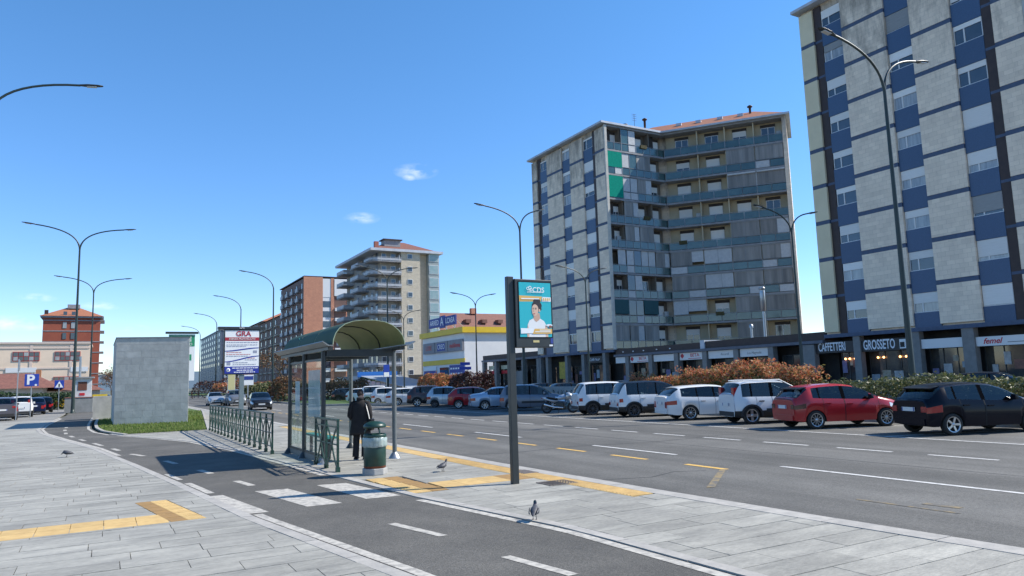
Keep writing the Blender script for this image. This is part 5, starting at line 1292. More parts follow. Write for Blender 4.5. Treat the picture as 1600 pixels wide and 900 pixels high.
# ---- lamps
def lamp(x, y, h, arms, label, z0=0.0, grp='street lamps along the avenue', tilt=1.0):
    t = thing('street_lamp', label, 'street lamp', (x, y, z0), 0, grp)
    s = h / 15.0
    MB().tube([(0, 0, 0), (0, 0, 1.2), (0, 0, h * .5), (0, 0, h * .945)], [.125 * s + .02, .12 * s + .02, .09 * s + .01, .062 * s + .01], 12).build('pole', pole_green, t)
    MB().lathe([(.26, 0), (.26, .03), (.16, .05), (.15, .3), (.13, .32)], 12).build('pole_base', pole_green, t)
    for sg, L, rise in arms:
        z0_ = h * .945 - .25; z3_ = h * .945 + 1.62 * s + rise * .45; P = []
        b0, b1, b2, b3 = (0, z0_), (0, z0_ + 1.25 * s), (L * .30, z3_ - .22 * s), (L - .75, z3_)
        for j in range(13):
            u = j / 12; c0, c1, c2, c3 = (1-u)**3, 3*u*(1-u)**2, 3*u*u*(1-u), u**3
            P.append((sg * (c0*b0[0] + c1*b1[0] + c2*b2[0] + c3*b3[0]), 0, c0*b0[1] + c1*b1[1] + c2*b2[1] + c3*b3[1]))
        am = MB(); am.tube(P, [.055 * s + .012] * 3 + [.045 * s + .01] * (len(P) - 3), 8); a = am.build('arm', pole_green, t)
        e = Vector(P[-1]); q = Vector(P[-2]); d = (e - q).normalized()
        hd = MB(); pr = [(-.12, .035, .04), (0, .075, .06), (.3, .16, .075), (.75, .15, .06), (.95, .10, .035), (1.0, .03, .012)]
        vs = []; fs = []; N = 10
        for u, w, th in pr:
            for i in range(N):
                ang = 2 * PI * i / N; c_ = e + d * u; vs.append((c_.x, w * math.cos(ang), c_.z + th * math.sin(ang) * (1.0 if math.sin(ang) > 0 else .55)))
        fs = [(j*N+i, j*N+(i+1) % N, (j+1)*N+(i+1) % N, (j+1)*N+i) for j in range(len(pr)-1) for i in range(N)] + [tuple(range(N)), tuple((len(pr)-1)*N + i for i in range(N))[::-1]]
        hd.raw(vs, fs, 0, True); ho = hd.build('lamp_head', dark_steel, t, fix=True)
        c_ = e + d * .5
        lens = MB(); lens.box(-.22, -.1, -.012, .22, .1, .012); lo_ = lens.build('lamp_lens', M('lamp lens', (.5,.5,.48), rough=.2), ho, (c_.x, 0, c_.z - .055)); lo_.rotation_euler = (0, -math.atan2(d.z, d.x) if sg > 0 else -math.atan2(d.z, d.x) , 0)
    return t
B2 = ((-1, 3.95, .55), (1, 3.4, .45))
lamp(30.0, 18.76, 15, B2, 'tall twin-armed street lamp in front of the coffee bar, largest in the photo', .0)
lamp(30.0, 51.6, 15, ((-1, 4.0, .4), (1, 2.3, .3)), 'twin-armed street lamp rising behind the advertising totem', .0)
lamp(30.1, 84.8, 15, ((-1, 3.9, .3), (1, 3.9, .5)), 'twin-armed street lamp in front of the beige block, nearest it of the taller pair', .0)
lamp(40.7, 33.0, 12, ((-1, 3.3, .3), (1, 2.6, .3)), 'twin-armed street lamp before the angled wing of balconies', -.1)
lamp(42.0, 59.4, 12, ((-1, 3.3, .3), (1, 2.6, .3)), 'twin-armed street lamp before the window front of the middle blue block', -.1)
lamp(41.0, 82.4, 12, ((-1, 3.3, .3), (1, 2.8, .3)), 'twin-armed street lamp in front of the white wall of the store', -.1)
lamp(39.6, 104.3, 12, ((-1, 3.3, .3), (1, 2.8, .3)), 'smaller twin-armed street lamp low against the beige block', -.1)
S1 = ((-1, 4.0, .75),)
lamp(18.4, 94.5, 15, S1, 'single-armed street lamp left of the brick block, tallest of the four in a row', .0)
lamp(18.7, 121.8, 15, S1, 'single-armed street lamp rising over the billboard', .0)
lamp(18.9, 152.2, 15, S1, 'single-armed street lamp just left of the billboard', .0)
lamp(19.3, 184.2, 15, S1, 'single-armed street lamp farthest of the row, beside the stone block', .0)
lamp(-2.34, 74.4, 15.45, ((-1, 4.2, .5), (1, 4.2, .5)), 'twin-armed street lamp standing by the stone cabinet', .0)
lamp(-1.6, 106.6, 15.3, ((-1, 4.2, .4), (1, 4.1, .4)), 'twin-armed street lamp behind the cabinet, lower of the left pair', .0)
lamp(-5.2, 40.3, 15.7, ((-1, 4.2, .8), (1, 4.4, .9)), 'nearest left street lamp with only its arm reaching into the photo', .0)

# ---- stone block monument
bk = thing('stone_block', 'large grey stone-clad block standing on the grass', 'stone block', (.5, 44.8, 0))
Bp = [(0, 0), (3.58, -.7), (3.8, 8), (-.06, 7.6)]
st_m = M('grey stone facing', (.46,.45,.415), (.35,.345,.32), scale=2.2, rough=.85, bump=.3, bscale=12, vary=.075)
HB = 4.68
ins = [(.06, .06), (3.51, -.62), (3.7, 7.9), (.02, 7.5)]
MB().prism(ins, -.1, HB - .02).build('core', joint, bk); MB().prism([(-.03, -.03), (3.61, -.74), (3.83, 8.03), (-.09, 7.63)], HB - .015, HB + .03).build('coping', M('stone coping', (.22,.225,.23), (.17,.175,.18), scale=2, rough=.8), bk)
rs = random.Random(12)
def clad(A, B, rows, name='stone'):
    A, B = Vector((*A, 0)), Vector((*B, 0)); d = (B - A); Lw = d.length; d.normalize(); nrm = Vector((d.y, -d.x, 0))
    hh = (HB - .02) / rows
    for r_ in range(rows):
        u = 0; first = rs.uniform(.3, .8)
        while u < Lw - .02:
            w = first if u == 0 else rs.uniform(.45, .95)
            if Lw - u - w < .25: w = Lw - u
            pr = rs.uniform(0, .002)
            c = A + d * (u + w / 2)
            mb = MB(); mb.box(-w/2 + .0025, -.07, .0025, w/2 - .0025, -.0, hh - .0025)
            o = mb.build(name, st_m, bk, (c.x - nrm.x * (.07 - .07 - pr), c.y + nrm.y * pr, r_ * hh)); 
            o.rotation_euler = (0, 0, math.atan2(d.y, d.x)); o.location = (c.x + nrm.x * (pr - .07), c.y + nrm.y * (pr - .07), r_ * hh)
            u += w
clad(Bp[0], Bp[1], 13); clad(Bp[3], Bp[0], 13)
# low stone plinths behind it
t = thing('low_stone_plinth', 'low grey stone plinth just behind the stone block', 'plinth', (-.35, 55, 0)); bx(-.25, 0, 0, .8, 1.6, 1.5).build('body', st_m, t)
# ---- cabinet on a stone base with a flue
kb = thing('utility_cabinet', 'white utility cabinet with a brown shutter on a grey stone base', 'utility cabinet', (-3.0, 75.3, 0))
bx(0, 0, 0, 2.15, 3.2, 1.3).build('stone_base', M('grey base stone', (.27,.275,.27), (.2,.205,.2), scale=1.5, rough=.85, bump=.3), kb)
bx(.5, .3, 1.301, 2.0, 2.4, 3.0).build('cabinet', M('cabinet white paint', (.62,.62,.62), (.52,.52,.52), scale=1.5, rough=.6), kb); bx(.35, .1, 3.001, 2.2, 2.6, 3.14).build('roof_slab', concrete_edge, kb)
bx(.95, .27, 1.95, 1.65, .302, 2.7).build('shutter', M('brown shutter', (.14,.05,.03), rough=.7), kb); bx(1.1, .27, 1.5, 1.5, .302, 1.72).build('red_plate', red_m, kb); bx(0.0, -.04, 1.303, 2.2, .25, 1.36).build('ledge', M('terracotta ledge', (.30,.12,.09), rough=.8), kb)
MB().tube([(1.05, 1.2, 3.14), (1.05, 1.2, 5.0)], .1, 10).build('flue', galv, kb)
# ---- signs
def sign_post(label, loc, h, plate):
    t = thing('road_sign', label, 'road sign', loc); MB().tube([(0, 0, 0), (0, 0, h)], .035, 8).build('post', galv, t)
    if plate:
        w, z0, z1 = plate; bevel(bx(-w/2, -.06, z0, w/2, -.035, z1).build('plate', M('sign blue', (.015,.05,.34), rough=.35), t), .01)
    return t
t = sign_post('blue parking sign with a white P beside the parked cars', (-4.75, 65.2, 0), 3.35, (.9, 2.35, 3.25)); text('lettering', 'P', 1.0, (-.08, -.065, 2.8), 'y', wht, t, bold=.03); bx(.2, -.07, 2.36, .34, -.061, 2.5).build('plate_mark', wht, t)
t = sign_post('blue pedestrian crossing sign beside the hedge', (-3.85, 84, 0), 3.0, (.8, 2.22, 3.0)); MB().extrude([(-.34, -.066, 2.3), (.34, -.066, 2.3), (0, -.066, 2.92)], (0, -.004, 0)).build('plate_triangle', wht, t); part_box('walking_figure', black_m, t, 0, -.073, 2.5, .12, .004, .3)
t = sign_post('plain thin sign post left of the parking sign, plate turned edge-on', (-5.2, 60.3, 0), 4.2, None); bx(-.02, -.35, 3.4, .02, .35, 4.1).build('plate', galv, t).location = (.05, 0, 0)
t = sign_post('small blue road sign on the far verge beside the bush', (38.2, 80, -.1), 4.3, None)
for z, w in ((3.9, 2.6), (3.35, 3.2)): part_box('plate', MATS['sign blue'], t, 0, -.06, z, w * .5, .05, .35)
t = sign_post('white and blue bus pole sign by the street lamp beyond the shelter', (27.5, 78, 0), 4.0, (.7, 2.4, 3.8)); part_box('plate_band', wht, t, 0, -.063, 2.7, .6, .006, .5)
# recycling bins behind the block
t = thing('recycling_bin', 'dark recycling container with a yellow lid beyond the stone block', 'recycling bin', (-.35, 86, 0)); bx(-.6, -.5, .15, .6, .5, 1.2).build('body', black_pl, t); bx(-.66, -.56, 1.201, .66, .56, 1.5).build('lid', st_yel, t)
for sx in (-.45, .45): MB().lathe([(0, -.05), (.1, -.05), (.1, .05), (0, .05)], 10, (sx, -.4, .1), axis='x').build('wheel', black_pl, t)
# low wall with scrawls
t = thing('low_wall', 'low grey concrete wall with black scrawls behind the motorcycle', 'wall', (28.0, 36.5, .03)); bx(-.15, 0, 0, .15, 9.5, 1.15).build('body', conc, t)
rg = random.Random(8); mb = MB()
for i in range(9):
    y = 3.5 + i * .55; P = [( -.156, y + rg.uniform(-.2, .2), .35 + rg.uniform(0, .6)) for _ in range(5)]
    for a, c in zip(P, P[1:]): mb.bar(a, c, .004, .06, upv=(0, 0, 1))
mb.build('scrawl', black_m, t)

# ---- pigeons
pig_b = M('pigeon dark feathers', (.035,.037,.045), (.07,.072,.085), scale=30, rough=.6); pig_n = M('pigeon neck sheen', (.02,.05,.045), (.05,.03,.06), scale=40, rough=.3)
def pigeon(x, y, rot, label, head_up=True, s=1.0):
    t = thing('pigeon', label, 'pigeon', (x, y, .004), rot, 'pigeons on the paving')
    mb = MB(); ring = [(-.20, .012, .006, .10), (-.15, .03, .014, .105), (-.09, .05, .04, .125), (-.02, .068, .062, .145), (.05, .068, .068, .155), (.10, .052, .06, .17), (.125, .038, .042, .20 if head_up else .165), (.135, .03, .032, .235 if head_up else .16), (.145, .03, .03, .265 if head_up else .14), (.165, .024, .024, .278 if head_up else .12), (.182, .008, .009, .275 if head_up else .105), (.20, .003, .004, .268 if head_up else .095)]
    N = 12; vs = []; 
    for x_, ry, rz, zc in ring:
        for i in range(N): a = 2 * PI * i / N; vs.append((x_ * s, ry * math.cos(a) * s, (zc + rz * math.sin(a)) * s))
    fs = [(j*N+i, j*N+(i+1) % N, (j+1)*N+(i+1) % N, (j+1)*N+i) for j in range(len(ring)-1) for i in range(N)] + [tuple(range(N))[::-1]]
    mb.raw(vs, fs, 0, True)
    mb.m = [1 if (i // N) in (6, 7) else 0 for i in range(len(fs))]
    for sg in (-1, 1): mb.tube([(.02 * s, sg * .025 * s, .1 * s), (.015 * s, sg * .027 * s, .05 * s), (.03 * s, sg * .028 * s, .004 * s)], .006 * s, 5); mb.bar((.0, sg * .028 * s, .005), (.055 * s, sg * .03 * s, .004), .012, .006)
    mb.m += [2] * (len(mb.f) - len(mb.m))
    mb.build('body', [pig_b, pig_n, M('pigeon legs', (.3,.08,.07), rough=.6)], t)
    for sg in (-1, 1):
        w = MB(); vs = []; rg_ = [(-.17, .004, .12), (-.08, .03, .145), (.0, .04, .155), (.07, .03, .16)]
        for x_, hz, zc in rg_: vs += [(x_ * s, sg * (.045 + .03 * (1 if x_ > -.1 else .2)) * s, (zc + hz) * s), (x_ * s, sg * (.05 + .032 * (1 if x_ > -.1 else .2)) * s, (zc - hz) * s)]
        w.raw(vs, [(0,1,3,2),(2,3,5,4),(4,5,7,6)], 0, True); wo = w.build('wing', M('pigeon wing', (.10,.105,.12), (.03,.03,.035), scale=18, rough=.6), t)
        wo.modifiers.new('thickness', 'SOLIDIFY').thickness = .006
pigeon(4.98, 8.42, R(52), 'dark pigeon on the edging stone nearest the camera', s=.78)
pigeon(6.1, 13.95, R(25), 'dark pigeon on the slabs between the bin and the totem post', s=.8)
pigeon(-.85, 24.65, R(175), 'pigeon pecking at the left edge of the cycle path', head_up=False, s=.85)

# ================================================================== PERSON
def skin_mesh(name, V, E, RR, mat, parent, sub=2, root=0):
    me = bpy.data.meshes.new(name); me.from_pydata(V, E, []); o = bpy.data.objects.new(name, me); COL.objects.link(o)
    o.modifiers.new('skin', 'SKIN'); 
    for i, r_ in enumerate(RR):
        sv = me.skin_vertices[0].data[i]; sv.radius = r_ if isinstance(r_, tuple) else (r_, r_); sv.use_root = (i == root)
    s_ = o.modifiers.new('sub', 'SUBSURF'); s_.levels = sub; s_.render_levels = sub
    dg = bpy.context.evaluated_depsgraph_get(); m2 = bpy.data.meshes.new_from_object(o.evaluated_get(dg)); bpy.data.objects.remove(o)
    for p in m2.polygons: p.use_smooth = True
    m2.materials.clear(); m2.materials.append(mat); m2.name = name
    return link(name, m2, parent)
pe = thing('person', 'person in a long black coat and black trousers waiting in the shelter, back turned', 'person', (5.48, 17.45, .003), R(-35))
skinm = M('skin', (.50,.27,.19), rough=.55); blk = M('black wool coat', (.011,.010,.0115), (.02,.017,.019), scale=9, rough=.9); trs = M('black trousers', (.009,.009,.011), rough=.9); hairm = M('dark hair', (.03,.018,.014), (.05,.03,.022), scale=25, rough=.6)
# local frame: facing +Y
V = [(0,0,.88),(0,-.01,1.05),(0,-.02,1.22),(0,-.01,1.36),(0,.015,1.44),(0,.04,1.53),(.005,.045,1.60),
     (.09,0,.84),(.10,.015,.47),(.105,-.02,.09),(.11,.09,.04),
     (-.09,0,.84),(-.10,-.01,.47),(-.11,-.045,.09),(-.125,.07,.04),
     (.17,-.01,1.34),(.225,-.03,1.07),(.14,.16,.98),(.08,.22,.99),
     (-.17,-.01,1.34),(-.225,-.03,1.07),(-.14,.16,.98),(-.08,.22,1.0)]
E_ = [(0,1),(1,2),(2,3),(3,4),(4,5),(5,6),(0,7),(7,8),(8,9),(9,10),(0,11),(11,12),(12,13),(13,14),(3,15),(15,16),(16,17),(17,18),(3,19),(19,20),(20,21),(21,22)]
RR = [(.13,.10),(.12,.09),(.14,.1),(.12,.085),.052,(.072,.088),(.066,.08),.08,.055,.04,.035,.08,.055,.04,.035,.055,.042,.032,.036,.055,.042,.032,.036]
base = len(V)
# five fingers on each hand, curled in front
for hi, sgn in ((18, 1), (22, -1)):
    hx, hy, hz = V[hi]
    for f_ in range(4):
        a = len(V); off = (f_ - 1.5) * .018
        V += [(hx - sgn * .02, hy + .035, hz + off), (hx - sgn * .045, hy + .05 - .004 * f_, hz + off), (hx - sgn * .062, hy + .035, hz + off)]
        E_ += [(hi, a), (a, a + 1), (a + 1, a + 2)]; RR += [.0095, .0085, .0075]
    a = len(V); V += [(hx + sgn * .005, hy + .01, hz + .045), (hx - sgn * .02, hy + .03, hz + .062)]; E_ += [(hi, a), (a, a + 1)]; RR += [.011, .009]
skin_mesh('body', V, E_, RR, skinm, pe, 2)
# face on the turned head
hd = Vector((.0, .045, 1.565)); 
fx = Vector((.45, .9, 0)).normalized(); fs_ = Vector((fx.y, -fx.x, 0))
def on_face(name, f_, s_, u_, r_, mat, seg=8):
    mb = MB(); c = hd + fx * f_ + fs_ * s_ + Vector((0, 0, u_)); mb.lathe([(0, -r_), (r_ * .8, -r_ * .6), (r_, 0), (r_ * .8, r_ * .6), (0, r_)], seg, tuple(c)); return mb.build(name, mat, pe)
on_face('nose', .092, 0, -.005, .014, skinm); 
for s_ in (-1, 1): on_face('eye', .078, s_ * .03, .022, .009, black_m); on_face('ear', -.005, s_ * .078, .0, .018, skinm)
on_face('mouth', .082, 0, -.05, .012, M('lips', (.4,.15,.12), rough=.5))
mb = MB(); N = 16; vs = []
for j in range(9):
    ph = PI * .5 - j / 8 * PI * .86
    for i in range(N):
        a = 2 * PI * i / N; front = max(0, math.cos(a)); rr_ = .086 * math.cos(ph) if j else .001
        zc = .03 + .098 * math.sin(ph); keep = 1.0
        if front > .25 and ph < .35: keep = .80
        q = hd + fx * (math.cos(a) * rr_ * 1.06 * keep - .012) + fs_ * (math.sin(a) * rr_ * .98 * (keep if front > .25 else 1)) + Vector((0, 0, zc)); vs.append(q)
mb.raw(vs, [(j*N+i, (j+1)*N+i, (j+1)*N+(i+1) % N, j*N+(i+1) % N) for j in range(8) for i in range(N)], 0, True); mb.build('hair', hairm, pe)
# trousers: own skinned sleeve over each leg
for side in (1, -1):
    i0 = 7 if side > 0 else 11
    P = [(0.03 * side, 0, .92), V[i0], (V[i0][0], V[i0][1] + .01, .66), V[i0 + 1], (V[i0+1][0] + .003 * side, V[i0+1][1] - .012, .28), (V[i0 + 2][0], V[i0 + 2][1] + .005, .075)]
    mb = MB(); mb.tube(P, [.11, .105, .088, .078, .075, .078], 14); mb.build('trouser_leg', trs, pe)
    fo = V[i0 + 3]
    s_ = MB(); vs = []; ring = [(-.10, .03, .035), (-.07, .042, .05), (0, .045, .055), (.08, .047, .04), (.14, .04, .028), (.165, .018, .018)]
    for yy, rx, rz in ring:
        for k in range(10): a = 2 * PI * k / 10; vs.append((V[i0+2][0] + rx * math.cos(a), V[i0+2][1] + .05 + yy, max(.004, .035 + rz * math.sin(a))))
    s_.raw(vs, [(j*10+k, j*10+(k+1) % 10, (j+1)*10+(k+1) % 10, (j+1)*10+k) for j in range(5) for k in range(10)] + [tuple(range(10))[::-1], tuple(50 + k for k in range(10))], 0, True); s_.build('shoe', black_pl, pe)
    so_ = MB(); so_.prism([(V[i0+2][0] + .05 * math.cos(2*PI*k/12), V[i0+2][1] + .08 + .14 * math.sin(2*PI*k/12)) for k in range(12)], 0, .022); so_.build('shoe_sole', M('pale shoe sole', (.5,.5,.5), rough=.7), pe)
# coat: lofted with folds, collar, vent
mb = MB(); N = 40; vs = []
prof = [(.60, .262, .165), (.68, .25, .16), (.80, .236, .152), (.95, .218, .14), (1.05, .205, .132), (1.15, .205, .132), (1.25, .212, .132), (1.32, .208, .122), (1.375, .175, .105), (1.41, .12, .085), (1.45, .075, .07), (1.475, .072, .07)]
for j, (z, rx, ry) in enumerate(prof):
    fold = max(0, (1.0 - z)) * .05
    for i in range(N):
        a = 2 * PI * i / N; w = 1 + fold * (math.sin(7 * a + .6) * .6 + math.sin(11 * a) * .4)
        vs.append((rx * w * math.cos(a), ry * w * math.sin(a) - .012 + (.02 if z > 1.38 else 0), z + (.012 * math.sin(3 * a) if j == 0 else 0)))
fs = [(j*N+i, j*N+(i+1) % N, (j+1)*N+(i+1) % N, (j+1)*N+i) for j in range(len(prof)-1) for i in range(N)]
mb.raw(vs, fs, 0, True); ct = mb.build('coat', blk, pe); sd_ = ct.modifiers.new('cloth', 'SOLIDIFY'); sd_.thickness = .012
for i0 in (15, 19):
    sx = 1 if i0 == 15 else -1
    mb = MB(); mb.tube([(sx * .12, -.01, 1.375), (sx * .185, -.015, 1.345), (sx * .225, -.03, 1.22), (sx * .25, -.04, 1.06), (sx * .225, .03, 1.0), (sx * .155, .145, .98)], [.06, .074, .072, .066, .062, .056], 14); mb.build('sleeve', blk, pe)
mb = MB(); mb.lathe([(.07, 1.43), (.085, 1.425), (.098, 1.47), (.088, 1.50), (.075, 1.47)], 20, (0, .012, 0)); mb.build('collar', blk, pe)
# shoulder bag with a pale strap
mb = MB(); P = [(.10, .10, 1.38), (.13, .03, 1.415), (.15, -.05, 1.39), (.20, -.125, 1.25), (.245, -.14, 1.1), (.262, -.10, .96)]
for a, c in zip(P, P[1:]): mb.bar(a, c, .03, .008, upv=(1, -.3, .2))
sb_ = thing('shoulder_bag', 'dark shoulder bag with a pale strap hanging at the hip of the person', 'bag', (5.48, 17.45, .003), R(-35))
mb.build('strap', M('pale strap', (.55,.53,.5), rough=.7), sb_)
bevel(bx(.23, -.17, .70, .33, .10, .98).build('bag_body', black_pl, sb_), .03, 3)
# ================================================================== VEHICLES
def paint(name, c, metal=0.0, rough=.28, flake=None, spec_=.4, coat_=.5): return M('paint ' + name, c, flake, scale=60, rough=rough, metal=metal, spec=spec_, coat=coat_)
p_white = paint('white', (.68,.68,.67)); p_black = paint('black blue', (.003,.004,.010), spec_=.12, coat_=.18); p_red = paint('red', (.36,.012,.016)); p_silver = paint('silver', (.46,.48,.50), .55, .32)
p_grey = paint('grey', (.14,.155,.19), .4, .32); p_bluesil = paint('blue silver', (.36,.43,.52), .45, .32); p_brown = paint('dark brown', (.035,.022,.024), .2); p_suv = paint('violet grey', (.12,.11,.125), .5, .32)
p_dblue = paint('dark blue', (.006,.012,.04), .0, spec_=.2, coat_=.3); p_yel = paint('yellow', (.62,.36,.015)); p_dgrey = paint('charcoal', (.014,.016,.02), .1, spec_=.2, coat_=.3)
tyre_m = M('tyre rubber', (.018,.018,.018), (.028,.027,.026), scale=30, rough=.85); rim_s = M('alloy rim', (.50,.51,.52), rough=.28, metal=.85); rim_d = M('dark alloy rim', (.09,.09,.095), rough=.35, metal=.6); rim_k = M('steel rim shadow', (.015,.015,.016), rough=.6)
tail_m = M('red tail lamp', (.33,.012,.014), rough=.12, coat=.8); head_m = M('head lamp glass', (.62,.65,.68), rough=.08, coat=.8); clad_m = M('black cladding', (.02,.02,.021), (.026,.026,.027), scale=20, rough=.65); chrome = M('chrome', (.7,.7,.7), rough=.12, metal=1.0)
plate_m = M('number plate', (.66,.66,.64), rough=.5); seam_m = M('panel gap', (.01,.01,.01), rough=.8)
# see-through tinted glass with reflections
car_glass = bpy.data.materials.new('car window glass'); car_glass.use_nodes = True
n, l = car_glass.node_tree.nodes, car_glass.node_tree.links
tb = n.new('ShaderNodeBsdfTransparent'); tb.inputs['Color'].default_value = (.30,.36,.38,1); gg = n.new('ShaderNodeBsdfGlossy'); gg.inputs['Roughness'].default_value = .02; fz = n.new('ShaderNodeFresnel'); fz.inputs['IOR'].default_value = 1.7
ms = n.new('ShaderNodeMixShader'); bf_ = n.new('ShaderNodeNewGeometry'); iv_ = n.new('ShaderNodeMath'); iv_.operation = 'SUBTRACT'; iv_.inputs[0].default_value = 1; l.new(bf_.outputs['Backfacing'], iv_.inputs[1]); fm_ = n.new('ShaderNodeMath'); fm_.operation = 'MULTIPLY'; l.new(iv_.outputs[0], fm_.inputs[0]); l.new(fz.outputs[0], fm_.inputs[1]); l.new(fm_.outputs[0], ms.inputs[0]); l.new(tb.outputs[0], ms.inputs[1]); l.new(gg.outputs[0], ms.inputs[2]); l.new(ms.outputs[0], n['Material Output'].inputs['Surface'])
pillar_m = M('pillar trim', (.007,.007,.008), rough=1.0, spec=0.0)
seat_m = M('car interior', (.03,.03,.032), rough=.8)
def pl(P, x):
    for (a, b), (c, d) in zip(P, P[1:]):
        if a <= x <= c: return b + (d - b) * ((x - a) / (c - a) if c > a else 0)
    return P[0][1] if x < P[0][0] else P[-1][1]
def smooth(P, x, w=.07): return (pl(P, x - w) + 2 * pl(P, x) + pl(P, x + w)) / 4
def wheel_meshes(r, w, style, rimm):
    kt = ('tyre', round(r, 3), w); kr = ('rim', round(r, 3), w, style, rimm.name)
    ri = r * .70
    if kt not in MCACHE: MCACHE[kt] = MB().lathe([(ri, -w/2 + .01), (ri + .02, -w/2), (r - .03, -w/2), (r - .006, -w/2 + .02), (r, -w/2 + .045), (r, w/2 - .045), (r - .006, w/2 - .02), (r - .03, w/2), (ri + .02, w/2), (ri, w/2 - .01)], 30, axis='y').mesh('tyre', tyre_m)
    if kr not in MCACHE:
        mb = MB(); mb.lathe([(ri + .002, -w/2 + .02), (ri - .02, -w/2 + .03), (ri - .025, -.0), (.0, .0)], 30, axis='y', mi=1)
        mb.lathe([(ri + .004, -w/2 + .004), (ri - .018, -w/2 + .006), (ri - .024, -w/2 + .03)], 30, axis='y'); mb.lathe([(0, -w/2 + .012), (.045, -w/2 + .014), (.055, -w/2 + .05)], 16, axis='y')
        ns = {5: 5, 10: 10, 4: 4, 7: 7}[style]
        for i in range(ns):
            a = 2 * PI * i / ns; c, s_ = math.cos(a), math.sin(a)
            ww = {5: .058, 10: .026, 4: .10, 7: .04}[style]
            mb.bar((c * .03, -w/2 + .03, s_ * .03), (c * (ri - .012), -w/2 + .022, s_ * (ri - .012)), ww, .03, upv=(0, 1, 0))
        MCACHE[kr] = mb.mesh('rim', [rimm, rim_k])
    return MCACHE[kt], MCACHE[kr]

def car(spec, label, loc, heading, group=None, cat='car', name='parked_car'):
    """heading = compass angle of the nose; origin between the wheels on the road"""
    S = spec; L, W, Hh = S['L'], S['W'], S['H']; top, belt = S['top'], S['belt']; xr, xf, r = S['xr'], S['xf'], S['r']
    t = thing(name, label, cat, loc, PI / 2 - heading, group)
    key = id(S)
    if key not in CARC:
        CARC[key] = build_car_meshes(S); KEEP.append(S)
    for nm, me in CARC[key]['flat']:
        o = link(nm, me, t)
    for nm, me, kids in CARC[key]['deep']:
        o = link(nm, me, t)
        for k2, m2 in kids: link(k2, m2, o)
    ty, ri = wheel_meshes(r, .20, S.get('rim', 5), S.get('rimm', rim_s))
    for x in (xr, xf):
        for sg in (-1, 1):
            o = link('wheel', ty, t, (x - S['xo'], sg * (W/2 - .115), r)); k = link('rim', ri, o)
            if sg > 0: k.rotation_euler = (0, 0, PI)
    return t
CARC = {}; KEEP = []
